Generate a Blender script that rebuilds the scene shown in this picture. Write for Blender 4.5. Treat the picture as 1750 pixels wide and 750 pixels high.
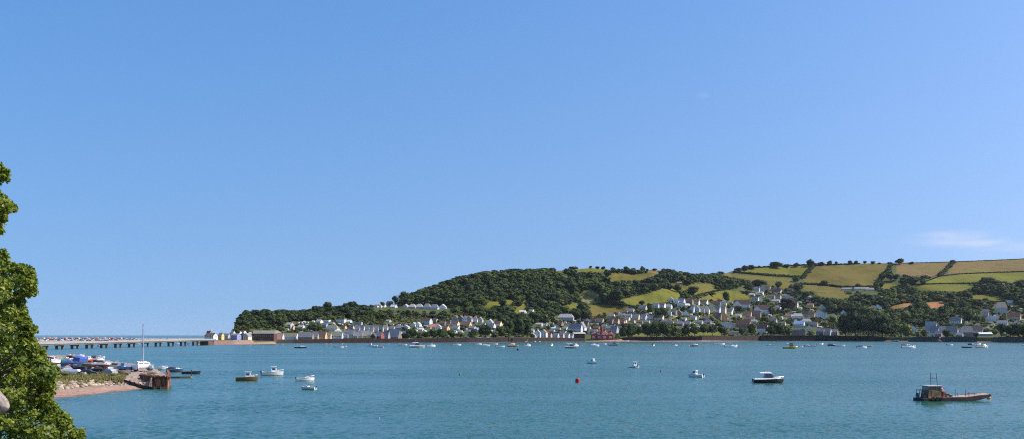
import bpy, math, random
import numpy as np
from math import radians as R, sin, cos, pi, sqrt
for _o in list(bpy.data.objects): bpy.data.objects.remove(_o)
SC = bpy.context.scene
COL = SC.collection
rnd = random.Random(7)
# ------------------------------------------------------------------ camera, sky, sun, exposure
F, HZ, CX, CH = 1876.0, 571.3, 875.0, 12.0     # focal length in photo pixels, eye level row, centre column, eye height (m)
cd = bpy.data.cameras.new('camera'); cam = bpy.data.objects.new('camera', cd); COL.objects.link(cam)
cam.location = (0, 0, CH); cam.rotation_euler = (R(90), 0, 0)
cd.sensor_width = 36; cd.lens = 36 * F / 1750; cd.shift_y = (HZ - 375) / 1750
cd.clip_start = 0.2; cd.clip_end = 90000
SC.camera = cam
HAZE = 1.0e-5
SUN_AZ, SUN_EL = R(91), R(44)
W = bpy.data.worlds.new("World"); SC.world = W; W.use_nodes = True
nt = W.node_tree; bg = nt.nodes['Background']
sky = nt.nodes.new('ShaderNodeTexSky'); sky.sky_type = 'NISHITA'; sky.sun_disc = False
sky.sun_elevation = SUN_EL; sky.sun_rotation = SUN_AZ
sky.altitude = 0; sky.air_density = 1.0; sky.dust_density = 2.4; sky.ozone_density = 2.2
hs = nt.nodes.new('ShaderNodeHueSaturation'); hs.inputs['Saturation'].default_value = 1.4
nt.links.new(sky.outputs[0], hs.inputs['Color'])
# thin cirrus wisps as part of the sky
tc = nt.nodes.new('ShaderNodeTexCoord')
def wmath(op, a, b=None, c=None):
    n = nt.nodes.new('ShaderNodeMath'); n.operation = op
    for i, v in enumerate((a, b, c)):
        if v is None: continue
        if isinstance(v, (int, float)): n.inputs[i].default_value = v
        else: nt.links.new(v, n.inputs[i])
    return n.outputs[0]
sx = nt.nodes.new('ShaderNodeSeparateXYZ'); nt.links.new(tc.outputs['Generated'], sx.inputs[0])
az = wmath('ARCTAN2', sx.outputs[0], sx.outputs[1]); el = wmath('ARCSINE', sx.outputs[2])
mp = nt.nodes.new('ShaderNodeMapping'); mp.inputs['Scale'].default_value = (14, 14, 70)
nt.links.new(tc.outputs['Generated'], mp.inputs[0])
nz = nt.nodes.new('ShaderNodeTexNoise'); nz.inputs['Scale'].default_value = 1.6; nz.inputs['Detail'].default_value = 7
nt.links.new(mp.outputs[0], nz.inputs['Vector'])
def blob(a0, e0, wa, we):
    u = wmath('DIVIDE', wmath('SUBTRACT', az, a0), wa); v = wmath('DIVIDE', wmath('SUBTRACT', el, e0), we)
    d = wmath('ADD', wmath('MULTIPLY', u, u), wmath('MULTIPLY', v, v))
    return wmath('MAXIMUM', wmath('SUBTRACT', 1.0, d), 0.0)
m1 = blob(0.383, 0.081, 0.050, 0.0095); m2 = blob(0.44, 0.070, 0.07, 0.012); m3 = blob(0.1725, 0.2115, 0.009, 0.004)
msk = wmath('ADD', wmath('ADD', m1, wmath('MULTIPLY', m2, .7)), wmath('MULTIPLY', m3, .6))
cl = wmath('MULTIPLY', msk, wmath('MAXIMUM', wmath('SUBTRACT', nz.outputs[0], 0.33), 0.0))
cl = wmath('MINIMUM', wmath('MULTIPLY', wmath('MULTIPLY', cl, msk), 1.0), 0.25)
mx = nt.nodes.new('ShaderNodeMix'); mx.data_type = 'RGBA'
nt.links.new(cl, mx.inputs[0]); tn = nt.nodes.new('ShaderNodeMix'); tn.data_type = 'RGBA'; tn.blend_type = 'MULTIPLY'; tn.inputs[0].default_value = 1; tn.inputs[7].default_value = (1.10, 1.02, 1.11, 1); nt.links.new(hs.outputs[0], tn.inputs[6]); nt.links.new(tn.outputs[2], mx.inputs[6]); skyv = nt.nodes.new('ShaderNodeMapping'); skyv.vector_type = 'POINT'; skyv.inputs['Location'].default_value = (0, 0, .14); skyv.inputs['Scale'].default_value = (1, 1, .5); nt.links.new(tc.outputs['Generated'], skyv.inputs[0]); nt.links.new(skyv.outputs[0], sky.inputs[0]); mx.inputs[7].default_value = (6.4, 5.9, 5.6, 1)
nt.links.new(mx.outputs[2], bg.inputs['Color']); bg.inputs['Strength'].default_value = 0.127
sd = bpy.data.lights.new('sun', 'SUN'); sd.energy = 4.1; sd.angle = R(0.53); sd.color = (1, .95, .87)
so = bpy.data.objects.new('sun', sd); COL.objects.link(so)
so.rotation_euler = (R(90) - SUN_EL, 0, pi - SUN_AZ); so.location = (600, 100, 700)
SC.view_settings.view_transform = 'Standard'; SC.view_settings.look = 'None'
SC.view_settings.gamma = 1; SC.view_settings.exposure = 0.45; SC.view_settings.use_curve_mapping = False
SC.render.engine = 'CYCLES'; SC.cycles.use_denoising = False
try: SC.cycles.denoiser = 'OPENIMAGEDENOISE'; SC.cycles.denoising_prefilter = 'ACCURATE'
except Exception: pass
SC.cycles.max_bounces = 6; SC.cycles.diffuse_bounces = 3; SC.cycles.glossy_bounces = 3; SC.cycles.transparent_max_bounces = 6
SC.cycles.volume_bounces = 0; SC.cycles.filter_width = 1.1; SC.cycles.caustics_reflective = False; SC.cycles.caustics_refractive = False
SC.cycles.sample_clamp_indirect = 4

# ------------------------------------------------------------------ helpers
def pt(px, py, Y): return ((px - CX) / F * Y, Y, CH + (HZ - py) / F * Y)
def yz(py, z): return (CH - z) * F / (py - HZ)      # distance of a point of height z seen on row py
def lerp(t, xs, ys): return float(np.interp(t, xs, ys))
def ivl(tbl, x): return np.interp(x, [a for a, b in tbl], [b for a, b in tbl])

class NB:
    """tiny node-graph helper for a material"""
    def __init__(s, name):
        s.m = bpy.data.materials.new(name); s.m.use_nodes = True; s.t = s.m.node_tree
        s.p = s.t.nodes['Principled BSDF']
    def n(s, typ, **kw):
        x = s.t.nodes.new(typ)
        for k, v in kw.items():
            if k in ('operation', 'data_type', 'blend_type', 'attribute_name', 'feature', 'vector_type', 'noise_dimensions'): setattr(x, k, v)
        return x
    def link(s, a, b): s.t.links.new(a, b)
    def coord(s, scale=(1, 1, 1), kind='Object', rot=(0, 0, 0)):
        c = s.n('ShaderNodeTexCoord'); m = s.n('ShaderNodeMapping'); m.inputs['Scale'].default_value = scale; m.inputs['Rotation'].default_value = rot
        s.link(c.outputs[kind], m.inputs[0]); return m.outputs[0]
    def wcoord(s, scale=(1, 1, 1)):
        c = s.n('ShaderNodeNewGeometry'); m = s.n('ShaderNodeMapping'); m.inputs['Scale'].default_value = scale
        s.link(c.outputs['Position'], m.inputs[0]); return m.outputs[0]
    def noise(s, vec, scale, detail=3, rough=.55):
        x = s.n('ShaderNodeTexNoise'); x.inputs['Scale'].default_value = scale; x.inputs['Detail'].default_value = detail; x.inputs['Roughness'].default_value = rough
        s.link(vec, x.inputs['Vector']); return x.outputs[0]
    def ramp(s, fac, stops):
        x = s.n('ShaderNodeValToRGB'); e = x.color_ramp.elements
        while len(e) < len(stops): e.new(.5)
        for q, (p, c) in zip(e, stops): q.position = p; q.color = (*c, 1)
        s.link(fac, x.inputs[0]); return x.outputs[0]
    def mix(s, f, a, b, mode='MIX'):
        x = s.n('ShaderNodeMix', data_type='RGBA'); x.blend_type = mode
        for v, i in ((f, 0), (a, 6), (b, 7)):
            if isinstance(v, (int, float)): x.inputs[i].default_value = v
            elif isinstance(v, tuple): x.inputs[i].default_value = (*v, 1)
            else: s.link(v, x.inputs[i])
        return x.outputs[2]
    def math(s, op, a, b=0.0):
        x = s.n('ShaderNodeMath', operation=op)
        for v, i in ((a, 0), (b, 1)):
            if isinstance(v, (int, float)): x.inputs[i].default_value = v
            else: s.link(v, x.inputs[i])
        return x.outputs[0]
    def bump(s, h, strength, dist):
        x = s.n('ShaderNodeBump'); x.inputs['Strength'].default_value = strength; x.inputs['Distance'].default_value = dist
        s.link(h, x.inputs['Height']); return x.outputs[0]
    def out(s, color=None, rough=.7, normal=None, spec=None, metal=0):
        if isinstance(color, tuple): s.p.inputs['Base Color'].default_value = (*color, 1)
        elif color is not None: s.link(color, s.p.inputs['Base Color'])
        s.p.inputs['Roughness'].default_value = rough; s.p.inputs['Metallic'].default_value = metal
        if spec is not None: s.p.inputs['Specular IOR Level'].default_value = spec
        if normal is not None: s.link(normal, s.p.inputs['Normal'])
        return s.m
_pc = {}
def paint(c, rough=.6, dirt=.25, sc=1.2, metal=0):
    """paint, render or board of one colour with a little uneven wear"""
    k = (c, rough, dirt, sc, metal)
    if k not in _pc:
        b = NB('painted_surface'); v = b.wcoord((1, 1, 1.0))
        n1 = b.noise(v, sc, 5)
        col = b.ramp(n1, [(.3, tuple(x * (1 - dirt) for x in c)), (.62, c), (.8, tuple(min(1, x * (1 + dirt * .3)) for x in c))])
        _pc[k] = b.out(col, rough, metal=metal)
    return _pc[k]

class MB:
    def __init__(s): s.v = []; s.f = []; s.m = []
    def poly(s, pts, mi=0):
        k = len(s.v); s.v += [tuple(p) for p in pts]; s.f.append(tuple(range(k, k + len(pts)))); s.m.append(mi); return s
    def box(s, c, d, rz=0, mi=0, taper=1.0, top=None):
        hx, hy, hz = d[0] / 2, d[1] / 2, d[2] / 2; k = len(s.v); tx, ty = top or (taper, taper)
        for z, a, b in ((-hz, 1, 1), (hz, tx, ty)):
            for x, y in ((-1, -1), (1, -1), (1, 1), (-1, 1)):
                X, Y = x * hx * a, y * hy * b
                s.v.append((c[0] + X * cos(rz) - Y * sin(rz), c[1] + X * sin(rz) + Y * cos(rz), c[2] + z))
        for q in ((3, 2, 1, 0), (4, 5, 6, 7), (0, 1, 5, 4), (1, 2, 6, 5), (2, 3, 7, 6), (3, 0, 4, 7)):
            s.f.append(tuple(k + i for i in q)); s.m.append(mi)
        return s
    def hexa(s, p, mi=0):
        k = len(s.v); s.v += [tuple(q) for q in p]
        for q in ((3, 2, 1, 0), (4, 5, 6, 7), (0, 1, 5, 4), (1, 2, 6, 5), (2, 3, 7, 6), (3, 0, 4, 7)):
            s.f.append(tuple(k + i for i in q)); s.m.append(mi)
        return s
    def tube(s, p0, p1, r0, r1=None, n=8, mi=0, cap=True):
        r1 = r0 if r1 is None else r1
        a = np.array(p0, float); b = np.array(p1, float); d = b - a; L = np.linalg.norm(d)
        if L < 1e-6: return s
        d /= L; u = np.cross(d, (0, 0, 1)) if abs(d[2]) < .9 else np.cross(d, (1, 0, 0)); u /= np.linalg.norm(u); w = np.cross(d, u)
        k = len(s.v)
        for c, r in ((a, r0), (b, r1)):
            for i in range(n):
                t = 2 * pi * i / n; s.v.append(tuple(c + r * (cos(t) * u + sin(t) * w)))
        for i in range(n):
            j = (i + 1) % n; s.f.append((k + j, k + i, k + n + i, k + n + j)); s.m.append(mi)
        if cap:
            s.f.append(tuple(k + i for i in range(n))); s.m.append(mi)
            s.f.append(tuple(k + n + i for i in reversed(range(n)))); s.m.append(mi)
        return s
    def lathe(s, prof, c=(0, 0, 0), n=14, mi=0):
        k = len(s.v)
        for r, z in prof:
            for i in range(n): t = 2 * pi * i / n; s.v.append((c[0] + r * cos(t), c[1] + r * sin(t), c[2] + z))
        for a in range(len(prof) - 1):
            for i in range(n):
                j = (i + 1) % n; s.f.append((k + a * n + i, k + a * n + j, k + (a + 1) * n + j, k + (a + 1) * n + i)); s.m.append(mi)
        s.f.append(tuple(k + i for i in reversed(range(n)))); s.m.append(mi)
        s.f.append(tuple(k + (len(prof) - 1) * n + i for i in range(n))); s.m.append(mi)
        return s
    def mesh(s, name, mats, smooth=False):
        me = bpy.data.meshes.new(name); me.from_pydata(s.v, [], s.f)
        for m in mats: me.materials.append(m)
        if len(mats) > 1: me.polygons.foreach_set('material_index', s.m)
        if smooth: me.polygons.foreach_set('use_smooth', [True] * len(s.f))
        me.update(); return me
    def build(s, name, mats, parent=None, smooth=False, loc=None, rz=0):
        if not isinstance(mats, (list, tuple)): mats = [mats]
        return put(name, s.mesh(name, mats, smooth), parent, loc, rz)
def put(name, me, parent=None, loc=None, rz=0):
    o = bpy.data.objects.new(name, me); COL.objects.link(o)
    if parent is not None: o.parent = parent
    if loc is not None: o.location = loc
    if rz: o.rotation_euler.z = rz
    return o
def tag(o, label=None, cat=None, group=None, kind=None):
    if label: o['label'] = label
    if cat: o['category'] = cat
    if group: o['group'] = group
    if kind: o['kind'] = kind
    return o
def thing(name, label, cat, loc=(0, 0, 0), rz=0, group=None):
    o = bpy.data.objects.new(name, None); COL.objects.link(o); o.empty_display_size = .5
    o.location = loc; o.rotation_euler.z = rz
    return tag(o, label, cat, group)
def npmesh(name, V, Fc, mats, attr=None, smooth=False, midx=None):
    """V (n,3), Fc (m,k) -> mesh, fast"""
    me = bpy.data.meshes.new(name); m, k = Fc.shape
    me.vertices.add(len(V)); me.vertices.foreach_set('co', V.astype(np.float32).ravel())
    me.loops.add(m * k); me.loops.foreach_set('vertex_index', Fc.astype(np.int32).ravel())
    me.polygons.add(m); me.polygons.foreach_set('loop_start', np.arange(0, m * k, k, dtype=np.int32))
    try: me.polygons.foreach_set('loop_total', np.full(m, k, dtype=np.int32))
    except Exception: pass
    for q in mats: me.materials.append(q)
    if midx is not None: me.polygons.foreach_set('material_index', midx.astype(np.int32))
    me.update(calc_edges=True)
    if smooth: me.polygons.foreach_set('use_smooth', np.ones(m, dtype=bool))
    if attr is not None:
        a = me.attributes.new('tint', 'FLOAT', 'FACE'); a.data.foreach_set('value', attr.astype(np.float32))
    return me
ORD = ['first', 'second', 'third', 'fourth', 'fifth', 'sixth', 'seventh', 'eighth', 'ninth', 'tenth', 'eleventh', 'twelfth', 'thirteenth', 'fourteenth',
       'fifteenth', 'sixteenth', 'seventeenth', 'eighteenth', 'nineteenth', 'twentieth'] + ['%dth' % i if i % 10 not in (1, 2, 3) else '%d%s' % (i, {1: 'st', 2: 'nd', 3: 'rd'}[i % 10]) for i in range(21, 60)]

# ------------------------------------------------------------------ water
b = NB('estuary_water')
# the facets of the wind ripple: a tilt of the normal read straight from noise, so that it does not blur at grazing angles
def tilt(scale, detail, amt_x, amt_y, off):
    x = b.n('ShaderNodeTexNoise'); x.inputs['Scale'].default_value = 1; x.inputs['Detail'].default_value = detail; x.inputs['Roughness'].default_value = .6
    mp_ = b.n('ShaderNodeMapping'); mp_.inputs['Scale'].default_value = scale; mp_.inputs['Location'].default_value = off; g_ = b.n('ShaderNodeNewGeometry')
    b.link(g_.outputs['Position'], mp_.inputs[0]); b.link(mp_.outputs[0], x.inputs['Vector']); sp_ = b.n('ShaderNodeSeparateColor'); b.link(x.outputs['Color'], sp_.inputs[0])
    return b.math('MULTIPLY', b.math('SUBTRACT', sp_.outputs[0], .5), amt_x), b.math('MULTIPLY', b.math('SUBTRACT', sp_.outputs[1], .5), amt_y)
ax, ay = tilt((1.15, .85, 1), 2, .26, .62, (0, 0, 0)); bx_, by_ = tilt((.42, .16, 1), 2, .12, .20, (31, 7, 0))
n0 = b.noise(b.wcoord((.008, .02, 1)), 1.0, 4, .6); gust = b.math('MAXIMUM', .25, b.math('MULTIPLY', b.math('SUBTRACT', n0, .25), 3.6))
# a calm slick curving off the beach, where the ripple dies
pg = b.n('ShaderNodeNewGeometry'); ps = b.n('ShaderNodeSeparateXYZ'); b.link(pg.outputs['Position'], ps.inputs[0])
wob = b.math('MULTIPLY', b.math('SUBTRACT', b.noise(b.wcoord((.03, .02, 1)), 1.0, 4, .6), .5), 46)
ux = b.math('DIVIDE', b.math('ADD', b.math('ADD', ps.outputs[0], wob), b.math('ADD', 66, b.math('MULTIPLY', b.math('SUBTRACT', ps.outputs[1], 175), .06))), 20)
uy = b.math('DIVIDE', b.math('SUBTRACT', ps.outputs[1], 168), 75)
slick = b.math('MAXIMUM', 0, b.math('SUBTRACT', 1, b.math('ADD', b.math('MULTIPLY', ux, ux), b.math('MULTIPLY', uy, uy))))
gust = b.math('MULTIPLY', gust, b.math('SUBTRACT', 1, b.math('MULTIPLY', slick, .75)))
cx_ = b.n('ShaderNodeCombineXYZ'); b.link(b.math('MULTIPLY', b.math('ADD', ax, bx_), gust), cx_.inputs[0]); b.link(b.math('MULTIPLY', b.math('SUBTRACT', b.math('ADD', ay, by_), .05), gust), cx_.inputs[1]); cx_.inputs[2].default_value = 1
nn_ = b.n('ShaderNodeVectorMath', operation='NORMALIZE'); b.link(cx_.outputs[0], nn_.inputs[0])
big = b.noise(b.wcoord((.004, .016, 1)), 1.0, 5, .6)
col = b.ramp(big, [(.35, (.013, .070, .052)), (.65, (.022, .098, .072))])
WATER = b.out(col, .17, nn_.outputs[0], spec=.24); b.p.inputs['IOR'].default_value = 1.33
def ring_sheet(name, z, mat):
    V = []; rr = [0, 40, 90, 160, 260, 420, 700, 1200, 2000, 3500, 7000, 14000, 26000]; n = 48
    V.append((0, 300, z))
    for r in rr[1:]:
        for i in range(n): t = 2 * pi * i / n; V.append((r * cos(t), 300 + r * sin(t), z))
    mb = MB(); mb.v = V
    for i in range(n): mb.f.append((0, 1 + i, 1 + (i + 1) % n)); mb.m.append(0)
    for a in range(len(rr) - 2):
        for i in range(n):
            j = (i + 1) % n; mb.f.append((1 + a * n + i, 1 + (a + 1) * n + i, 1 + (a + 1) * n + j, 1 + a * n + j)); mb.m.append(0)
    return mb.build(name, mat, smooth=True)
o = ring_sheet('water', 0.0, WATER); tag(o, kind='structure')
b = NB('silt'); o = ring_sheet('seabed', -4.0, b.out((.012, .06, .065), .9)); tag(o, kind='structure')

# ------------------------------------------------------------------ far shore terrain, built in bearing (column) and row steps
SHORE = [(330, 588), (400, 587.6), (450, 587), (480, 586.2), (500, 585.7), (600, 585.2), (800, 584.4), (900, 583.6), (950, 583), (1000, 582.6), (1050, 582.6), (1100, 582.6), (1200, 582.7),
         (1300, 581.8), (1400, 581.8), (1500, 582.2), (1560, 583.2), (1650, 584), (1750, 584.6), (2000, 585.5)]
WFOOT = [(330, 587.2), (470, 583.2), (474, 585.6), (600, 584.8), (800, 584), (820, 583.4), (868, 582.5), (900, 583.0), (950, 582.4), (1000, 582.2), (1035, 580.5), (1060, 578.5), (1068, 580.2), (1100, 580.8), (1200, 580.4), (1250, 581.0),
         (1300, 581.4), (1400, 581.4), (1500, 581.8), (1520, 579.5), (1555, 581.2), (1650, 582.6), (1750, 583.2), (2000, 584)]
WTOP = [(330, 582), (425, 581.2), (440, 582), (470, 581.6), (474, 580.6), (600, 579.2), (700, 578.6), (800, 577.6), (870, 576.6), (900, 577.0), (950, 577.0), (1000, 578.6), (1045, 578.6), (1060, 577.8), (1068, 576.4), (1100, 575.8), (1180, 575.8), (1250, 574.6),
        (1300, 573.2), (1400, 573.2), (1500, 574.6), (1515, 576), (1558, 575.6), (1650, 575.2), (1750, 575.8), (2000, 577)]
RIDGE = [(330, 580.5), (388, 580), (394, 574), (399, 562), (404, 549), (410, 540), (418, 534), (440, 532), (470, 533), (510, 534), (530, 532), (545, 528), (575, 527), (600, 526), (630, 525.5), (655, 523), (680, 516), (695, 507), (720, 499), (760, 485), (800, 473),
         (850, 465), (880, 463.5), (950, 462), (980, 460), (1010, 457), (1036, 459), (1060, 464), (1100, 462), (1115, 459.5), (1135, 462), (1180, 472), (1220, 471), (1240, 466), (1256, 461), (1290, 457), (1330, 454.5), (1380, 452.5),
         (1400, 451), (1500, 449), (1550, 448.6), (1620, 446.8), (1700, 443.6), (1760, 441), (1900, 436), (2100, 432)]
YR = [(330, 1560), (390, 1620), (410, 1900), (430, 1980), (520, 2120), (640, 2250), (700, 2380), (800, 2520), (1000, 2720), (1180, 2900), (1250, 3250), (1350, 3400), (2100, 3500)]
XS = np.arange(336, 2081, 2.0); NS = 130
shy = ivl(SHORE, XS); Ysh = CH * F / (shy - HZ)
wf = np.minimum(ivl(WFOOT, XS), shy - .12); wt = np.minimum(ivl(WTOP, XS), wf - .3)
rg = ivl(RIDGE, XS); yr = ivl(YR, XS)
_r = np.random.RandomState(3)
def hfun(s, frac):
    return frac * (1 - np.exp(-s / .05)) + (1 - frac) * s
def land_Y(px, s):
    Y0 = np.interp(px, XS, Ysh) + 24; Y1 = np.interp(px, XS, yr)
    fr = np.interp(px, [330, 390, 430, 700, 900, 1300, 1750], [.5, .45, .42, .26, .22, .2, .25])
    wob = 1 + .012 * np.sin(px * .021 + 5 * s) * np.sin(s * 9) + .008 * np.sin(px * .055 + s * 17)
    return (Y0 + (Y1 - Y0) * hfun(s, fr)) * (1 + (wob - 1) * np.sin(pi * np.clip(s, 0, 1)))
def land(px, py):
    """point of the terrain seen at column px, row py"""
    a = float(np.interp(px, XS, wt)); c = float(np.interp(px, XS, rg))
    s = min(1, max(0, (a - py) / (a - c)))
    return pt(px, a + (c - a) * s, float(land_Y(px, s)))
rows = []
rows.append([(x, None, Y - 60, -3.5) for x, Y in zip(XS, Ysh)])
rows.append([(x, None, Y, 0.02) for x, Y in zip(XS, Ysh)])
rows.append([(x, p, Y + 20, None) for x, Y, p in zip(XS, Ysh, wf)])
SSS = np.linspace(0, 1, NS) ** 1.0
for s in SSS:
    Yl = land_Y(XS, s); rows.append([(x, a + (c - a) * s, Y, None) for x, a, c, Y in zip(XS, wt, rg, Yl)])
V = []
for rw in rows:
    for (x, p, Y, z) in rw:
        V.append(((x - CX) / F * Y, Y, z if z is not None else CH + (HZ - p) / F * Y))
last = np.array(V[-len(XS):])
for dY, dz in ((60, 3), (220, 22), (700, 70), (1500, 120)):
    k = last.copy(); k[:, 0] *= (last[:, 1] + dY) / last[:, 1]; k[:, 1] += dY; k[:, 2] = np.maximum(last[:, 2] - dz, -3.5) if dY > 1400 else np.maximum(last[:, 2] - dz, -3.5 + 0.0 * k[:, 2])
    V += [tuple(q) for q in k]
V = np.array(V); nx = len(XS); nr = len(V) // nx
ii, jj = np.meshgrid(np.arange(nr - 1), np.arange(nx - 1), indexing='ij')
FQ = np.stack([ii * nx + jj, ii * nx + jj + 1, (ii + 1) * nx + jj + 1, (ii + 1) * nx + jj], -1).reshape(-1, 4)
FI, FJ = ii.ravel(), jj.ravel()
# where each face stands in picture rows (its centre), to find the fields
cen = V[FQ].mean(1); cpx = CX + cen[:, 0] / cen[:, 1] * F; cpy = HZ - (cen[:, 2] - CH) / cen[:, 1] * F
def inpoly(x, y, P):
    x = np.asarray(x, float); y = np.asarray(y, float); c = np.zeros(x.shape, bool); n = len(P)
    for i in range(n):
        x0, y0 = P[i]; x1, y1 = P[(i + 1) % n]
        if y0 == y1: continue
        c ^= ((y0 > y) != (y1 > y)) & (x < (x1 - x0) * (y - y0) / (y1 - y0) + x0)
    return c
OLIVE, YG, BRIGHT, GOLD, TAN, RED, PALE = (.105, .098, .018), (.112, .116, .016), (.124, .130, .018), (.112, .098, .020), (.165, .115, .045), (.30, .14, .062), (.14, .16, .05)
FIELDS = [
    (YG, [(974, 463), (985, 458), (1010, 454), (1030, 456), (1038, 461), (1020, 463.5), (995, 463.5)]),
    (OLIVE, [(945, 463), (958, 459), (972, 459), (978, 463), (960, 464.5)]),
    (OLIVE, [(1026, 478), (1040, 470), (1055, 466), (1085, 467.5), (1119, 467), (1117, 471), (1105, 475), (1080, 478), (1058, 477.5), (1030, 480)]),
    (TAN, [(1106, 464), (1110, 457), (1130, 458), (1136, 463), (1134, 467.5), (1118, 466.5)]),
    (PALE, [(990, 501), (997, 495), (1008, 493.5), (1021, 500), (1029, 511), (1024, 516), (1004, 520), (993, 512)]),
    (YG, [(963, 523), (985, 517), (990, 524), (966, 528)]),
    (GOLD, [(1006, 523), (1030, 519), (1060, 520), (1076, 524), (1071, 532), (1040, 535.5), (1020, 539), (1008, 537)]),
    (BRIGHT, [(1060, 513), (1085, 506), (1110, 500), (1135, 491), (1152, 493), (1163, 503), (1158, 511), (1140, 515), (1110, 519), (1085, 524), (1070, 519)]),
    (OLIVE, [(1160, 490), (1180, 486), (1207, 483), (1228, 489), (1222, 496), (1200, 500), (1188, 504), (1172, 497)]),
    (YG, [(1192, 512), (1215, 501), (1240, 495), (1266, 498), (1281, 507), (1280, 512), (1258, 513), (1240, 513)]),
    (YG, [(1253, 464), (1262, 459.5), (1290, 456), (1340, 452), (1383, 450), (1377, 463), (1366, 471.5), (1340, 470), (1300, 468), (1275, 467)]),
    (OLIVE, [(1226, 463), (1250, 460), (1246, 467.5), (1290, 471), (1330, 473.5), (1353, 477), (1351, 484), (1345, 494), (1333, 491), (1305, 481), (1270, 475.5), (1228, 468)]),
    (GOLD, [(1392, 449), (1450, 447), (1521, 446), (1522, 454), (1513, 468), (1500, 480), (1492, 487), (1455, 488), (1430, 486), (1400, 483), (1374, 480), (1371, 471)]),
    (GOLD, [(1362, 488), (1385, 486), (1420, 488), (1447, 491), (1440, 501), (1412, 499), (1380, 496)]),
    (TAN, [(1531, 446), (1570, 446), (1621, 444), (1620, 453), (1607, 464), (1592, 472), (1568, 469), (1548, 472), (1532, 466)]),
    (TAN, [(1633, 443), (1700, 440), (1760, 437), (2085, 425), (2085, 459), (1760, 462), (1720, 463.5), (1660, 466.5), (1618, 468), (1626, 456)]),
    (BRIGHT, [(1580, 482), (1605, 473), (1640, 468.5), (1700, 466), (1760, 464), (2085, 460), (2085, 478), (1720, 481), (1660, 482.5), (1600, 484)]),
    (YG, [(1556, 487), (1600, 484.5), (1656, 486), (1662, 491), (1640, 497), (1600, 496), (1572, 495)]),
    (YG, [(1502, 484), (1530, 484), (1539, 490), (1520, 493), (1502, 490)]),
    (YG, [(1642, 508), (1680, 502), (1717, 507), (1719, 513), (1690, 513), (1660, 510)]),
    (RED, [(1520, 523), (1540, 518), (1556, 516.5), (1554, 523), (1528, 527)]),
    (RED, [(1582, 518), (1600, 514), (1616, 513), (1614, 521), (1600, 525), (1585, 525)]),
    (BRIGHT, [(824, 521), (835, 514), (858, 515), (858, 521), (842, 524), (830, 527)]),
    (YG, [(882, 517), (898, 513), (899, 525), (888, 535), (879, 534), (881, 522)]),
    (YG, [(861, 513), (874, 509), (877, 517), (864, 519)]),
    (BRIGHT, [(1080, 573.5), (1082, 568), (1106, 568), (1106, 573.5)]),
    (BRIGHT, [(1178, 573), (1180, 567), (1234, 567), (1232, 572.5)]),
    (OLIVE, [(760, 520), (768, 517), (784, 515.5), (792, 520), (775, 521)]),
    (OLIVE, [(1395, 499), (1440, 500), (1460, 505), (1440, 509), (1400, 505)]),
]
FNAMES = ['meadow', 'pasture', 'pasture', 'stubble_field', 'meadow', 'pasture', 'meadow', 'meadow', 'pasture', 'meadow', 'meadow', 'pasture', 'corn_field', 'corn_field', 'stubble_field', 'stubble_field',
          'meadow', 'meadow', 'pasture', 'meadow', 'ploughed_field', 'ploughed_field', 'meadow', 'meadow', 'meadow', 'lawn', 'lawn', 'rough_grass', 'pasture']
fid = np.full(len(FQ), -1)
okf = FI >= 3
for k, (c, P) in enumerate(FIELDS): fid[okf & inpoly(cpx, cpy, P)] = k
b = NB('hill_ground'); v = b.wcoord((1, 1, 1))
g1 = b.ramp(b.noise(v, .02, 5), [(.3, (.040, .055, .018)), (.5, (.065, .080, .024)), (.7, (.10, .095, .040))])
HILL = b.out(g1, .95, spec=.1)
b = NB('beach_sand'); v = b.wcoord((1, 1, 1)); SAND = b.out(b.ramp(b.noise(v, .35, 6), [(.3, (.20, .115, .075)), (.6, (.36, .225, .155)), (.8, (.44, .31, .22))]), .95, spec=.1)
def fieldmat(c, k):
    b = NB('grass_field'); rz = rnd.uniform(-.6, .6)
    vv = b.n('ShaderNodeNewGeometry'); m = b.n('ShaderNodeMapping'); m.inputs['Rotation'].default_value = (0, 0, rz); b.link(vv.outputs['Position'], m.inputs[0])
    st = b.n('ShaderNodeMapping'); st.inputs['Scale'].default_value = (.12, .006, .01); b.link(m.outputs[0], st.inputs[0])
    n = b.noise(st.outputs[0], 1, 3); n2 = b.noise(m.outputs[0], .018, 5)
    n = b.math('ADD', b.math('MULTIPLY', n, .45), b.math('MULTIPLY', n2, .55))
    alt = (c[0] * 1.25, c[1] * .98, c[2] * 1.3) if c not in (TAN, RED) else (c[0] * .62, c[1] * .92, c[2] * .45)
    cc = b.ramp(n, [(.36, tuple(x * .74 for x in c)), (.50, c), (.62, alt)])
    return b.out(cc, .95, spec=.08)
sandmask = (FI < 2)
for name, mk, mat in [('hills', (fid < 0) & ~sandmask, HILL), ('beach', sandmask, SAND)] + [(FNAMES[k], fid == k, fieldmat(FIELDS[k][0], k)) for k in range(len(FIELDS))]:
    q = FQ[mk]
    if len(q) == 0: continue
    u, inv = np.unique(q, return_inverse=True)
    tag(put(name, npmesh(name, V[u], inv.reshape(q.shape), [mat], smooth=True)), kind='structure')

# ------------------------------------------------------------------ foliage
b = NB('far_foliage'); a = b.n('ShaderNodeAttribute', attribute_name='tint'); oi = b.n('ShaderNodeObjectInfo')
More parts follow.
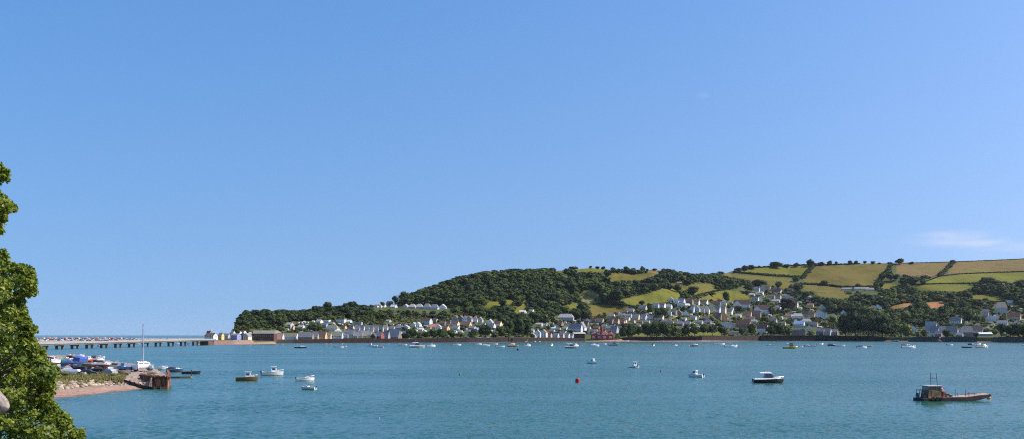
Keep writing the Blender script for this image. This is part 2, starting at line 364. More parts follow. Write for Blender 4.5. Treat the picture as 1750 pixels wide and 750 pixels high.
# object colour R holds the lightness of the kind of tree, G its copper or blue-green lean
sp = b.n('ShaderNodeSeparateColor'); b.link(oi.outputs['Color'], sp.inputs[0])
tt = b.math('ADD', a.outputs['Fac'], sp.outputs[0])
cc = b.ramp(tt, [(.0, (.020, .033, .010)), (.28, (.040, .060, .013)), (.60, (.088, .110, .020)), (1.0, (.175, .185, .032))])
cc = b.mix(sp.outputs[1], cc, (.055, .022, .022))
LEAF = b.out(cc, .8, spec=.15)
b = NB('bark'); BARK = b.out(b.ramp(b.noise(b.wcoord((1, 1, .3)), 3, 4), [(.3, (.05, .04, .03)), (.7, (.13, .11, .09))]), .95)
ICO_V = []; _t = (1 + 5 ** .5) / 2
ICO_V = np.array([(-1, _t, 0), (1, _t, 0), (-1, -_t, 0), (1, -_t, 0), (0, -1, _t), (0, 1, _t), (0, -1, -_t), (0, 1, -_t), (_t, 0, -1), (_t, 0, 1), (-_t, 0, -1), (-_t, 0, 1)]) / sqrt(1 + _t * _t)
ICO_F = np.array([(0, 11, 5), (0, 5, 1), (0, 1, 7), (0, 7, 10), (0, 10, 11), (1, 5, 9), (5, 11, 4), (11, 10, 2), (10, 7, 6), (7, 1, 8), (3, 9, 4), (3, 4, 2), (3, 2, 6), (3, 6, 8), (3, 8, 9), (4, 9, 5), (2, 4, 11), (6, 2, 10), (8, 6, 7), (9, 8, 1)])
def crown_arrays(seed, nleaf, lobes=7, size=.10, conic=False):
    """unit crown: about 1 wide, z 0..1; lumpy lobes with leaf sprays on and around them"""
    r = np.random.RandomState(seed); C = []; Rr = []
    for i in range(lobes):
        t = 2 * pi * (i + r.rand() * .7) / lobes; q = r.rand() ** .6 * .27
        zz = .30 + .42 * r.rand()
        if conic: q *= (1 - zz) * 1.5
        rad = .17 + .11 * r.rand() - (.08 * zz if conic else 0)
        C.append((q * cos(t), q * sin(t), zz)); Rr.append(rad)
    C.append((0, 0, .48)); Rr.append(.30)
    C.append((r.randn() * .05, r.randn() * .05, .74)); Rr.append(.18)
    if conic: C.append((0, 0, .92)); Rr.append(.08)
    C = np.array(C); Rr = np.array(Rr); V = []; Fc = []; T = []
    for c, rad in zip(C, Rr):
        k = len(V) * 12; vv = ICO_V * rad * (.74 + .2 * r.rand(12, 1)) * (1, 1, .9) + c
        V.append(vv); Fc.append(ICO_F + k); T.append(np.full(20, r.uniform(-.06, .04)))
    V = np.concatenate(V); Fc = np.concatenate(Fc); T = np.concatenate(T)
    pr = Rr ** 2; pr /= pr.sum(); ch = r.choice(len(C), nleaf, p=pr)
    d = r.randn(nleaf, 3); d /= np.linalg.norm(d, axis=1)[:, None]
    P = C[ch] + d * (Rr[ch] * (.86 + .26 * r.rand(nleaf)))[:, None] * (1, 1, .92)
    nrm = d + r.randn(nleaf, 3) * .55 + (0, 0, .25); nrm /= np.linalg.norm(nrm, axis=1)[:, None]
    u = np.cross(nrm, r.randn(nleaf, 3)); u /= np.linalg.norm(u, axis=1)[:, None]; w = np.cross(nrm, u)
    s = (size * (.6 + .8 * r.rand(nleaf)))[:, None]
    tri = np.stack([P - u * s * .6 - w * s * .4, P + u * s * .6 - w * s * .4, P + w * s * .7], 1).reshape(-1, 3)
    kk = len(V); V = np.concatenate([V, tri]); Fc = np.concatenate([Fc, kk + np.arange(3 * nleaf).reshape(-1, 3)])
    lob = r.uniform(-.12, .12, len(C))
    T = np.concatenate([T, lob[ch] + r.uniform(-.10, .14, nleaf)])
    V[:, 2] = np.clip(V[:, 2], .02, 1.02)
    return V, Fc, T
CROWNS = [npmesh('crown', *crown_arrays(100 + i, 520, 9, .085)[:2], [LEAF], crown_arrays(100 + i, 520, 9, .085)[2]) for i in range(6)]
BIG = [npmesh('crown', *crown_arrays(200 + i, 1500, 16, .052)[:2], [LEAF], crown_arrays(200 + i, 1500, 16, .052)[2]) for i in range(5)]
CONE = [npmesh('crown', *crown_arrays(300 + i, 420, 8, .08, True)[:2], [LEAF], crown_arrays(300 + i, 420, 8, .08, True)[2]) for i in range(3)]
WOODV = [crown_arrays(400 + i, 240, 7, .10) for i in range(14)]
tb = MB()
tb.tube((0, 0, -.15), (.01, 0, .35), .045, .03, 7); tb.tube((.01, 0, .33), (.16, .04, .62), .028, .012, 5); tb.tube((.01, 0, .30), (-.15, -.06, .58), .026, .012, 5); tb.tube((.01, 0, .35), (0, .05, .75), .03, .010, 5)
TRUNK = tb.mesh('trunk', [BARK])
def tree(name, px, py, wpx, hpx, tone, label, group, Y=None, cop=0, meshes=None, cat='tree', base=None):
    p = base or (land(px, py) if Y is None else pt(px, py, Y)); m = p[1] / F
    w, h = wpx * m, hpx * m
    t = thing(name, label, cat, p, rnd.uniform(0, 6.28), group)
    meshes = meshes or (BIG if wpx >= 19 else CROWNS)
    c = put('crown', rnd.choice(meshes), t, (0, 0, (.06 if wpx >= 15 else -.08) * h)); c.scale = (w * 1.12, w * 1.12, h * .94); c.color = (tone, cop, 0, 1)
    k = put('trunk', TRUNK, t); k.scale = (w * .8, w * .8, h * .8)
    return t
def mass(name, items, kind='stuff'):
    """one mass of crowns: items of (x, y, z, width, height, tone)"""
    Vs = []; Fs = []; Ts = []; k = 0
    for (x, y, z, w, h, tone) in items:
        v0, f0, t0 = WOODV[rnd.randrange(len(WOODV))]; a = rnd.uniform(0, 6.28)
        vv = v0 * (w * 1.15, w * 1.15, h); ca, sa = cos(a), sin(a)
        vv = np.stack([vv[:, 0] * ca - vv[:, 1] * sa + x, vv[:, 0] * sa + vv[:, 1] * ca + y, vv[:, 2] + z - .08 * h], 1)
        Vs.append(vv); Fs.append(f0 + k); k += len(vv); Ts.append(t0 + tone)
    o = put(name, npmesh(name, np.concatenate(Vs), np.concatenate(Fs), [LEAF], np.concatenate(Ts)))
    o.color = (0, 0, 0, 1)
    return o

# ------------------------------------------------------------------ houses
WALLC = dict(w=((.76, .75, .72), 'white'), c=((.72, .63, .44), 'cream'), y=((.74, .58, .24), 'yellow'), p=((.68, .42, .33), 'pink'), g=((.40, .40, .39), 'grey'), b=((.56, .62, .68), 'pale blue'),
             r=((.32, .085, .055), 'red brick'), n=((.27, .20, .15), 'brown stone'), k=((.05, .04, .04), 'dark timbered'), o=((.74, .43, .22), 'peach'), l=((.30, .34, .58), 'lilac blue'), a=((.50, .48, .43), 'pale stone'))
ROOFC = dict(s=((.19, .19, .20), 'slate'), g=((.34, .335, .32), 'light grey'), n=((.15, .085, .06), 'brown'), r=((.34, .13, .075), 'terracotta'), w=((.66, .66, .64), 'white'), d=((.06, .055, .055), 'dark'),
             b=((.42, .52, .66), 'pale blue'), m=((.20, .19, .12), 'mossy'), k=((.50, .17, .11), 'coral red'), t=((.36, .31, .22), 'tan'))
GLASS = NB('window_glass'); GLASS = GLASS.out((.02, .025, .03), .12)
b = NB('roof_tiles')
def tiles(c):
    k = ('tiles', c)
    if k not in _pc:
        b = NB('roof_covering'); v = b.coord((1, 1, 1))
        st = b.noise(b.coord((.5, 2.5, 2.5)), 3, 2); n = b.noise(b.wcoord(), .35, 4)
        f = b.math('ADD', b.math('MULTIPLY', st, .5), b.math('MULTIPLY', n, .5))
        _pc[k] = b.out(b.ramp(f, [(.35, tuple(x * .72 for x in c)), (.5, c), (.68, tuple(min(1, x * 1.3) for x in c))]), .75)
    return _pc[k]
_wm = {}
def window_mesh(w, h):
    k = (round(w, 1), round(h, 1))
    if k not in _wm:
        m = MB(); m.box((0, -.04, 0), (w, .1, h), mi=1); m.box((0, -.10, 0), (w * .42, .04, h * .84), mi=0)
        m = MB(); m.box((0, -.03, 0), (w, .12, h), mi=0)
        for sx in (-1, 0, 1): m.box((sx * (w / 2 - .05) if sx else 0, -.06, 0), (.09, .14, h + .04), mi=1)
        m.box((0, -.09, -h / 2), (w + .2, .2, .1), mi=1)
        _wm[k] = m.mesh('window', [GLASS, paint((.75, .74, .72))])
    return _wm[k]
_dm = {}
def house(px, base, w, eave, ridge, typ, wall, roof, label, group, rot=None, name=None, cat='house', chim=None, depth=None, floors=None, win=True, at=None):
    p = at or land(px, base); m = p[1] / F
    Wd = w * m * 1.04; hw = max(2.2, (base - eave) * m * .92); hr = max(.4, (eave - ridge) * m * (1.25 if typ != 'F' else 1))
    wc, rc = WALLC[wall][0], ROOFC[roof][0]
    if rot is None: rot = {'L': -30, 'G': -14, 'H': -20, 'F': -14}[typ]
    if depth is None: depth = {'L': min(9, max(6, Wd * .6)), 'G': 11, 'H': min(11, Wd * .7), 'F': min(10, Wd * .6)}[typ]
    if typ == 'L': Wd = max(4.8, Wd - depth * abs(sin(R(rot))) * .45)
    jit = rnd.uniform(-6, 6) if abs(rot) > 5 else 0
    if at is None:
        kk = 1 + (depth * .5 + 3.0 + (34 if 470 < px < 512 and base > 576 else 0)) / p[1]; p = (p[0] * kk, p[1] * kk, p[2])
    if typ == 'L' and group in ('yellow and cream terrace', 'long slate terrace', 'waterfront cottages'): rot = -9
    t = thing(name or {'L': 'house', 'G': 'gabled_house', 'H': 'hipped_house', 'F': 'flat_roofed_house'}[typ], label, cat, p, R(rot + jit), group)
    fz = -3.5
    wm, rm = paint(wc, .8, .12, .6), tiles(rc)
    hx, hy = Wd / 2, depth / 2
    mb = MB(); ov = .35; th = .22
    if typ in ('L', 'G'):
        # ridge along x (L) or along y (G)
        if typ == 'L':
            A = [(-hx, -hy, fz), (-hx, hy, fz), (-hx, hy, hw), (-hx, 0, hw + hr), (-hx, -hy, hw)]
            B = [(hx, y, z) for (_, y, z) in A]
        else:
            A = [(hx, -hy, fz), (-hx, -hy, fz), (-hx, -hy, hw), (0, -hy, hw + hr), (hx, -hy, hw)]
            B = [(x, hy, z) for (x, _, z) in A]
        k = len(mb.v); mb.v += A + B; mb.f += [tuple(k + i for i in (4, 3, 2, 1, 0)), tuple(k + 5 + i for i in range(5))]; mb.m += [0, 0]
        for i in range(5):
            j = (i + 1) % 5; mb.f.append((k + i, k + j, k + 5 + j, k + 5 + i)); mb.m.append(0)
        mb.build('wall', wm, t)
        rb = MB(); q = hr / (hy if typ == 'L' else hx)
        for sgn in (-1, 1):
            e0 = (hy if typ == 'L' else hx) + ov; z0 = hw - ov * q + .03; z1 = hw + hr + .03
            def P(a, e, z): return (a, sgn * e, z) if typ == 'L' else (sgn * e, a, z)
            L = (hx if typ == 'L' else hy) + ov
            pts = [P(-L, e0, z0), P(L, e0, z0), P(L, 0, z1), P(-L, 0, z1)]
            top = [(x, y, z + th) for (x, y, z) in pts]
            rb.hexa(pts + top) if (sgn == -1) == (typ == 'L') else rb.hexa([pts[i] for i in (1, 0, 3, 2)] + [top[i] for i in (1, 0, 3, 2)])
        ro = rb.build('roof', rm, t)
    elif typ == 'H':
        mb.box((0, 0, (hw + fz) / 2), (Wd, depth, hw - fz)); mb.build('wall', wm, t)
        rb = MB(); ex, ey = hx + .45, hy + .45; rl = max(.3, hx - hy * .8)
        z0, z1 = hw + .02, hw + hr
        a = [(-ex, -ey, z0), (ex, -ey, z0), (ex, ey, z0), (-ex, ey, z0)]; r0, r1 = (-rl, 0, z1), (rl, 0, z1)
        rb.poly(a[::-1]); rb.poly([a[0], a[1], r1, r0]); rb.poly([a[1], a[2], r1]); rb.poly([a[2], a[3], r0, r1]); rb.poly([a[3], a[0], r0])
        ro = rb.build('roof', rm, t)
    else:
        mb.box((0, 0, (hw + fz) / 2), (Wd, depth, hw - fz)); mb.build('wall', wm, t)
        rb = MB(); rb.box((0, 0, hw + hr * .5 + .02), (Wd + .7, depth + .7, max(.3, hr))); ro = rb.build('roof', rm, t)
    if typ != 'F' and (chim if chim is not None else rnd.random() < .8):
        cx = rnd.choice((-1, 1)) * (hx - .8) if typ == 'L' else rnd.uniform(-.3, .3) * hx
        cy = 0 if typ == 'L' else hy * .5
        cb = MB(); zt = hw + hr + 1.1; cb.box((cx, cy, (hw + zt) / 2), (.9, .7, zt - hw)); cb.box((cx, cy, zt + .06), (1.1, .9, .14))
        for q in (-.22, .22): cb.tube((cx + q, cy, zt + .1), (cx + q, cy, zt + .55), .12, .10, 6, 1)
        cb.build('chimney', [paint(wc if rnd.random() < .5 else (.28, .14, .10), .8, .2), paint((.36, .17, .10))], ro)
    if win:
        nf = floors or max(1, int(hw / 2.7)); sp = 3.1 if Wd > 8 else 2.5; n = max(1, min(5, int((Wd - .8) / sp)))
        fh = hw / nf
        for fl in range(nf):
            for i in range(n):
                x = (i - (n - 1) / 2) * (Wd - 1.2) / n
                if fl == 0 and i == n // 2 and n > 1:
                    if wall not in _dm:
                        _dm[wall] = MB().box((0, -.04, 1.05), (.95, .12, 2.1)).mesh('door', [paint(rnd.choice([(.05, .10, .16), (.22, .05, .04), (.30, .28, .26), (.06, .12, .08)]))])
                    put('door', _dm[wall], t, (x, -hy, 0.05)); continue
                put('window', window_mesh(1.15, min(1.5, fh * .5)), t, (x, -hy, fl * fh + fh * .55))
        if Wd > 5 and typ == 'L':
            o = put('window', window_mesh(1.1, 1.3), t, (hx, 0, (nf - .45) * fh)); o.rotation_euler.z = R(90)
        if typ == 'G':
            put('window', window_mesh(1.1, 1.3), t, (0, -hy, hw + hr * .25))
    return t
HB = []       # footprint boxes in the picture, to keep gardens off the houses
FORM = {'L': 'house', 'G': 'gable-fronted house', 'H': 'hipped house', 'F': 'flat-roofed house'}
CLUSTERS = [
 ('row by the bridge', 'houses by the bridge end', [
   (361, 580.5, 22, 572, 568.5, 'L', 'w', 'n'), (357, 579.5, 9, 570, 564.5, 'L', 'n', 'n'), (378, 579.5, 9, 571, 567.5, 'L', 'y', 's'), (388, 580, 11, 573, 569.5, 'L', 'g', 's'), (403, 580.5, 17, 571.5, 569, 'L', 'l', 's'),
   (415, 580, 9, 572, 569, 'L', 'k', 'd'), (423, 580.5, 9, 573, 569, 'G', 'c', 's'), (429, 580.5, 4, 569, 566.5, 'G', 'w', 's')]),
 ('row behind the lilac house', 'houses behind the bridge row', [
   (398, 573.5, 8, 567.5, 565, 'L', 'c', 's'), (409, 573.5, 8, 567.5, 565, 'L', 'w', 's'), (417, 573, 6, 566, 564, 'L', 'w', 'n')]),
 ('waterfront slate row', 'waterfront cottages', [
   (479, 581, 13, 574, 570, 'L', 'w', 's'), (496, 581, 28, 575, 569.5, 'L', 'w', 'm'), (523, 581, 27, 575.5, 568.5, 'L', 'n', 's'), (539, 581, 11, 575, 569, 'L', 'a', 's'), (549, 581, 20, 574.5, 567.5, 'L', 'o', 'n'),
   (561, 581, 11, 573, 569, 'L', 'c', 'm'), (574, 581, 25, 574, 568, 'L', 'b', 'm'), (591, 577, 12, 571.5, 569, 'L', 'w', 's'), (600, 577, 13, 570, 563.5, 'L', 'g', 's')]),
 ('cream terrace', 'yellow and cream terrace', [
   (608, 578.5, 9, 572.5, 566.5, 'L', 'p', 'g'), (616, 578.5, 9, 572, 565, 'L', 'c', 'g'), (624, 578.5, 9, 572, 565, 'L', 'y', 'g'), (632, 578.5, 9, 571, 565, 'L', 'y', 'g')]),
 ('quay beside the terrace', 'quayside buildings', [
   (640, 579, 8, 573.5, 569, 'G', 'k', 'd'), (649, 579, 15, 573, 567, 'L', 'r', 'g'), (661, 579, 11, 574, 566, 'L', 'g', 's'), (675, 579, 24, 574.5, 564, 'L', 'n', 'g'), (682, 574, 14, 570, 566, 'G', 'c', 'g'), (693, 569.5, 19, 565.5, 564, 'F', 'w', 'w')]),
 ('second waterfront row', 'second row of cottages', [
   (495, 558, 14, 553.5, 550.5, 'L', 'a', 'g'), (500, 563.5, 9, 557.5, 555.5, 'L', 'p', 'n'), (515, 561, 12, 557.5, 554.5, 'L', 'b', 'g'), (528, 557, 11, 554.5, 552.5, 'L', 'a', 'g'),
   (546, 551.5, 12, 548, 545.5, 'L', 'w', 'g'), (558, 550, 11, 547.5, 545.8, 'F', 'w', 'w'), (556, 560, 9, 554, 551, 'L', 'l', 's'), (568, 565, 22, 560, 555, 'H', 'w', 'm'), (566, 555, 14, 552, 549.5, 'L', 'g', 's'),
   (583, 550.5, 15, 545.5, 543.5, 'F', 'w', 'g'), (597, 551, 9, 548, 546, 'L', 'w', 'w'), (588, 561.5, 9, 557.5, 555, 'L', 'o', 'n'), (578, 569, 12, 566, 563, 'L', 'b', 'w'), (592, 569.5, 12, 567, 564, 'L', 'w', 's'), (601, 565, 10, 560, 555.5, 'L', 'c', 's')]),
 ('slate terrace behind', 'long slate terrace', [
   (612, 562, 13, 551.5, 549, 'F', 'g', 'g'), (611, 567, 9, 561, 555.5, 'L', 'b', 's'), (619, 567, 9, 561, 555.5, 'L', 'b', 's'), (627, 567, 9, 561, 555.5, 'L', 'g', 's'), (635, 567, 9, 561.5, 555.5, 'L', 'b', 's'),
   (643, 567, 9, 561.5, 556, 'L', 'g', 's'), (651, 567, 9, 562, 556, 'L', 'b', 's'), (659, 566, 9, 560.5, 555.5, 'L', 'c', 'g')]),
 ('group below the scrub slope', 'houses below the scrub slope', [
   (683, 563, 14, 559, 555.5, 'L', 'l', 's'), (694, 561.5, 11, 558, 555, 'G', 'w', 'g'), (708, 557.5, 8, 553.5, 550.5, 'G', 'w', 'g'), (715, 557.5, 8, 553, 550, 'G', 'w', 'g'), (729, 553.5, 21, 547, 543, 'L', 'b', 'n'),
   (742, 560.5, 20, 557.5, 553.5, 'H', 'w', 'k'), (750, 561.5, 9, 558, 554.5, 'G', 'w', 'g'), (720, 565, 9, 561.5, 559.5, 'L', 'c', 'w'), (726, 572, 9, 567, 563.5, 'G', 'c', 'g'), (731, 561, 11, 559, 557.5, 'F', 'c', 't')]),
 ('hilltop row below the trees', 'hilltop row', [
   (643, 522.5, 8, 520, 518, 'G', 'w', 'n'), (649, 524.5, 8, 521.5, 519, 'G', 'w', 'g'), (656, 524.5, 8, 521.5, 519.5, 'L', 'w', 'g'), (673, 525.5, 12, 523, 520, 'L', 'b', 'w'), (694, 524.5, 8, 522, 519.5, 'G', 'w', 'g'),
   (705, 526.5, 12, 523, 519, 'H', 'g', 'g'), (717, 526.5, 12, 523.5, 519, 'H', 'g', 'g'), (730, 527.5, 13, 523.5, 518.5, 'H', 'b', 's'), (743, 528.5, 14, 524.5, 519.5, 'H', 'b', 's'), (757, 527.5, 12, 524, 519.5, 'G', 'w', 'w'),
   (666, 517.5, 11, 513.5, 511.5, 'L', 'n', 'n')]),
 ('villas under the wood', 'gabled villas under the wood', [
   (780, 549, 9, 543.5, 539, 'G', 'g', 'n'), (788, 549, 9, 542.5, 538.5, 'G', 'n', 'n'), (795, 549.5, 8, 543, 539, 'G', 'w', 'n'), (803, 550, 9, 543.5, 539.5, 'G', 'g', 'n'), (812, 550, 9, 544, 540, 'G', 'w', 'n'), (821, 550.5, 8, 545, 541.5, 'G', 'g', 's')]),
 ('brown roofs below the villas', 'brown roofed houses', [
   (757, 556, 12, 551, 547.5, 'L', 'n', 'n'), (767, 556, 10, 551.5, 548, 'L', 'w', 'n'), (777, 557, 17, 552, 548.5, 'L', 'c', 'n'), (762, 564, 13, 559, 556, 'L', 'o', 'n'), (780, 563, 14, 559, 556, 'L', 'w', 's'),
   (797, 557, 18, 552.5, 549, 'L', 'o', 'n'), (808, 562.5, 12, 559, 556.5, 'L', 'g', 's'), (814, 563.5, 9, 561, 559, 'L', 'b', 'b'), (800, 571, 9, 566, 563, 'L', 'c', 's')]),
 ('group behind the dark oak', 'houses behind the dark oaks', [
   (838, 556, 9, 549, 545, 'G', 'w', 'g'), (841, 560, 12, 556, 552, 'L', 'w', 's'), (851, 557, 15, 552.5, 548.5, 'L', 'c', 'n'), (848, 568.5, 9, 565, 562, 'L', 'g', 's'), (857, 568.5, 8, 565, 562, 'L', 'a', 's'), (863, 570, 8, 567, 563.5, 'L', 'g', 's')]),
 ('clearing in the wood', 'houses in the wood clearing', [
   (893, 534.5, 13, 531.5, 529.5, 'L', 'a', 'w'), (907, 533.5, 12, 530.5, 528, 'L', 'w', 's'), (967, 548, 26, 541, 536, 'H', 'g', 'g'), (989, 548, 7, 543, 540.5, 'L', 'c', 'n'), (998, 548, 14, 544, 541, 'L', 'a', 'n')]),
 ('low houses by the old mansion', 'low houses by the mansion', [
   (920, 556, 16, 553, 551, 'L', 'a', 'g'), (930, 557, 9, 553.5, 551.5, 'F', 'b', 'w'), (956, 556, 14, 552.5, 548.5, 'L', 'n', 'n'), (946, 562.5, 15, 560, 558.5, 'L', 'a', 'b'), (971, 556, 9, 553, 551.5, 'F', 'w', 'g'), (978, 556.5, 10, 554, 552, 'F', 'a', 'w')]),
 ('village waterfront row', 'village waterfront houses', [
   (912, 576, 9, 573, 571.5, 'L', 'a', 'w'), (919, 576, 9, 567, 563, 'G', 'b', 'g'), (930, 575.5, 9, 567, 562.5, 'G', 'w', 'r'), (939, 575.5, 9, 571, 568, 'L', 'p', 'n'), (950, 577, 11, 572, 568.5, 'L', 'b', 's'),
   (960, 577, 9, 571, 567.5, 'L', 'p', 's'), (969, 577, 10, 571.5, 568.5, 'L', 'b', 's'), (977, 577.5, 7, 572.5, 569, 'L', 'b', 's'), (963, 570, 8, 566.5, 565, 'F', 'w', 'w')]),
 ('streets behind the red brick house', 'houses behind the red brick house', [
   (1002, 557, 9, 552, 548, 'L', 'n', 'n'), (1015, 551, 10, 546.5, 543, 'L', 'n', 'n'), (1026, 551, 12, 546.5, 543, 'L', 'a', 'n'), (1043, 552.5, 12, 547.5, 543, 'L', 'n', 'n'), (1053, 553, 11, 547.5, 543, 'L', 'p', 'n'), (1064, 552, 9, 549, 546, 'L', 'p', 'n'),
   (1005, 563, 10, 559.5, 557, 'L', 'a', 's'), (1020, 562, 10, 558.5, 556, 'L', 'n', 'n'), (1033, 559.5, 9, 556, 553.5, 'L', 'b', 's'), (1040, 563, 10, 559, 556.5, 'L', 'c', 's'), (1050, 570, 14, 562, 556, 'L', 'g', 's'), (1059, 566, 9, 560, 556.5, 'L', 'b', 's'),
   (1012, 571, 8, 565, 562, 'L', 'n', 's'), (1020, 572, 9, 566, 563, 'G', 'w', 's')]),
 ('estate below the meadow', 'houses below the meadow', [
   (1045, 542, 12, 538.5, 535.5, 'L', 'w', 's'), (1054, 537, 11, 534, 532, 'L', 'a', 'n'), (1063, 541, 12, 537.5, 534.5, 'L', 'c', 's'), (1074, 542, 13, 538, 535.5, 'L', 'a', 's'), (1069, 535.5, 9, 532.5, 530, 'L', 'c', 'n'), (1077, 533, 15, 529.5, 526.5, 'L', 'b', 's'),
   (1087, 545.5, 13, 540, 536, 'L', 'c', 's'), (1100, 546, 12, 540.5, 536.5, 'L', 'b', 's'), (1112, 545, 10, 541, 538, 'L', 'w', 's'), (1126, 546.5, 17, 541.5, 537.5, 'L', 'c', 'n'), (1099, 529, 14, 524.5, 521, 'L', 'a', 's'),
   (1094, 552, 10, 549, 546.5, 'L', 'n', 'n'), (1067, 551, 9, 547.5, 545, 'L', 'c', 'r')]),
 ('meadow edge group', 'houses on the meadow edge', [
   (1121, 526, 11, 521, 517, 'L', 'b', 's'), (1131, 525, 13, 519.5, 516.5, 'L', 'w', 'n'), (1142, 526, 14, 522.5, 519.5, 'L', 'b', 'g'), (1147, 514, 9, 510.5, 507.8, 'G', 'w', 'w'), (1155, 517, 9, 512.5, 509, 'G', 'w', 'g'), (1165, 517, 12, 513, 509.5, 'L', 'b', 's'),
   (1178, 518, 14, 513, 509.5, 'L', 'n', 'n'), (1190, 519, 12, 514.5, 511.5, 'L', 'w', 'n'), (1203, 519, 14, 514.5, 511.5, 'L', 'w', 'n'), (1223, 521, 17, 517.5, 513.5, 'L', 'n', 'n'), (1236, 520, 10, 516.5, 512, 'G', 'w', 'n')]),
 ('middle hill streets', 'middle streets of the hill estate', [
   (1164, 524, 13, 520, 517, 'F', 'b', 'w'), (1173, 523, 11, 520, 518, 'L', 'w', 'w'), (1143, 538, 8, 534.5, 532, 'F', 'w', 'w'), (1152, 537, 10, 532, 528.5, 'L', 'n', 's'), (1161, 538, 9, 533.5, 530, 'G', 'n', 's'), (1172, 539, 10, 534.5, 530, 'G', 'w', 's'),
   (1181, 531, 12, 526, 522, 'L', 'b', 's'), (1191, 532, 10, 526, 521.5, 'G', 'b', 's'), (1199, 533, 10, 526, 522, 'G', 'c', 's'), (1207, 534, 10, 527, 522, 'G', 'w', 'n'), (1215, 530, 9, 522.5, 519, 'G', 'c', 'n'), (1225, 534, 13, 527, 522, 'L', 'b', 's'), (1235, 534, 12, 526, 521.5, 'L', 'c', 's'),
   (1237, 548, 13, 540, 532, 'G', 'o', 'n'), (1226, 545, 15, 540, 534.5, 'L', 'n', 'n'), (1247, 536, 10, 531, 527, 'L', 'w', 's')]),
 ('lower estate above the park trees', 'lower estate above the park', [
   (1144, 554, 14, 549, 545, 'G', 'p', 'n'), (1162, 556.5, 13, 552, 548.5, 'L', 'n', 's'), (1175, 556.5, 12, 552, 548.5, 'L', 'g', 's'), (1185, 545, 11, 541.5, 538.5, 'L', 'b', 's'), (1195, 553, 13, 549.5, 546.5, 'L', 'g', 's'), (1206, 546.5, 11, 541.5, 537.5, 'G', 'p', 'n'),
   (1210, 553, 12, 549.5, 546, 'L', 'n', 's'), (1238, 560, 12, 552.5, 548.5, 'G', 'b', 's'), (1249, 561, 12, 553.5, 548.5, 'G', 'g', 's'), (1168, 547, 11, 543.5, 541, 'L', 'b', 's'), (1216, 561, 10, 557, 554, 'L', 'n', 's')]),
 ('upper lane', 'upper lane houses', [
   (1293, 497, 11, 493, 489.5, 'L', 'b', 's'), (1303, 497, 13, 492, 487.5, 'G', 'a', 'g'), (1299, 502, 12, 499.5, 497.5, 'L', 'w', 'g'), (1312, 494, 10, 490.5, 488, 'L', 'a', 'n'), (1322, 498, 11, 494.5, 491, 'L', 'n', 'n'), (1330, 500, 11, 497, 493, 'L', 'w', 'n'),
   (1291, 514, 12, 510, 506.5, 'L', 'w', 's'), (1297, 513, 9, 509, 505.5, 'G', 'w', 'n'), (1318, 509, 13, 505, 502.5, 'L', 'g', 'n'), (1329, 510, 12, 505.5, 502.5, 'L', 'a', 'n'), (1326, 516.5, 14, 513, 511, 'L', 'a', 'g'), (1337, 517, 10, 513, 510.5, 'L', 'w', 's'),
   (1347, 513, 17, 507, 502.5, 'G', 'a', 'n'), (1357, 524, 14, 518.5, 514.5, 'L', 'w', 's'), (1350, 497.5, 12, 494.5, 491.5, 'L', 'n', 'n')]),
 ('slope under the white twin houses', 'slope under the twin houses', [
   (1277, 540, 15, 535, 531.5, 'L', 'p', 'n'), (1292, 541, 17, 535, 530.5, 'L', 'n', 'n'), (1281, 548, 17, 544.5, 541.5, 'L', 'n', 'n'), (1270, 560, 26, 553, 547, 'L', 'n', 'r'), (1303, 569, 18, 559.5, 553.5, 'L', 'w', 'n'), (1321, 551.5, 14, 547, 543, 'L', 'a', 's'),
   (1256, 570, 16, 566.5, 564.5, 'F', 'p', 'w'), (1243, 549, 8, 543, 539.5, 'G', 'c', 's')]),
 ('gardens by the copper beech', 'houses by the copper beech', [
   (1348, 540.5, 12, 538, 535.5, 'L', 'w', 'r'), (1363, 543.5, 18, 539, 535, 'H', 'w', 'g'), (1377, 539, 12, 535, 531, 'L', 'a', 'n'), (1387, 541, 12, 536.5, 532.5, 'L', 'p', 'n'), (1366, 556, 18, 552, 548, 'L', 'w', 'b'), (1378, 552, 16, 548, 544, 'H', 'a', 'g'),
   (1368, 562.5, 24, 558.5, 555.5, 'F', 'c', 't'), (1383, 566, 14, 560.5, 555, 'G', 'c', 's'), (1392, 558, 12, 553.5, 549.5, 'L', 'p', 's'), (1385, 524.5, 11, 520.5, 517.5, 'L', 'o', 'r'), (1382, 517.5, 8, 514.5, 512.5, 'L', 'w', 's'), (1404, 529, 14, 524.5, 520, 'G', 'c', 'n'),
   (1402, 542, 17, 535.5, 530.5, 'G', 'b', 's'), (1412, 543, 6, 538, 533, 'G', 'w', 's'), (1408, 553.5, 10, 550, 547.5, 'L', 'g', 's'), (1441, 537, 8, 532.5, 529.5, 'G', 'w', 's')]),
 ('streets east of the park', 'houses east of the park', [
   (1262, 541, 10, 538, 535.5, 'L', 'c', 'g'), (1250, 530, 9, 527, 524.5, 'L', 'w', 's'), (1289, 551, 11, 548, 545.5, 'L', 'a', 'g'), (1309, 546, 11, 543, 540.5, 'L', 'w', 's'), (1333, 545, 11, 542, 539.5, 'L', 'a', 'g'), (1337, 556, 12, 552.5, 549.5, 'L', 'c', 's'), (1311, 527, 9, 524, 521.5, 'L', 'a', 'g'), (1330, 527, 10, 524, 521.5, 'L', 'w', 's'), (1285, 505, 9, 502, 500, 'L', 'a', 'g'), (1341, 507, 9, 504, 502, 'L', 'a', 's')]),
 ('lanes above the villas', 'houses between terrace and villas', [
   (664, 550, 9, 547.5, 545.5, 'L', 'a', 'g'), (671, 563, 10, 560, 557.5, 'L', 'c', 's'), (744, 549, 9, 546, 543.5, 'L', 'a', 'n'), (826, 557, 9, 553.5, 551, 'L', 'w', 's'), (787, 570, 9, 566, 563.5, 'L', 'a', 'g'), (820, 569, 9, 565.5, 563, 'L', 'w', 's'), (741, 568, 9, 564.5, 562, 'L', 'c', 's'), (832, 565, 9, 562, 559.5, 'L', 'a', 's')]),
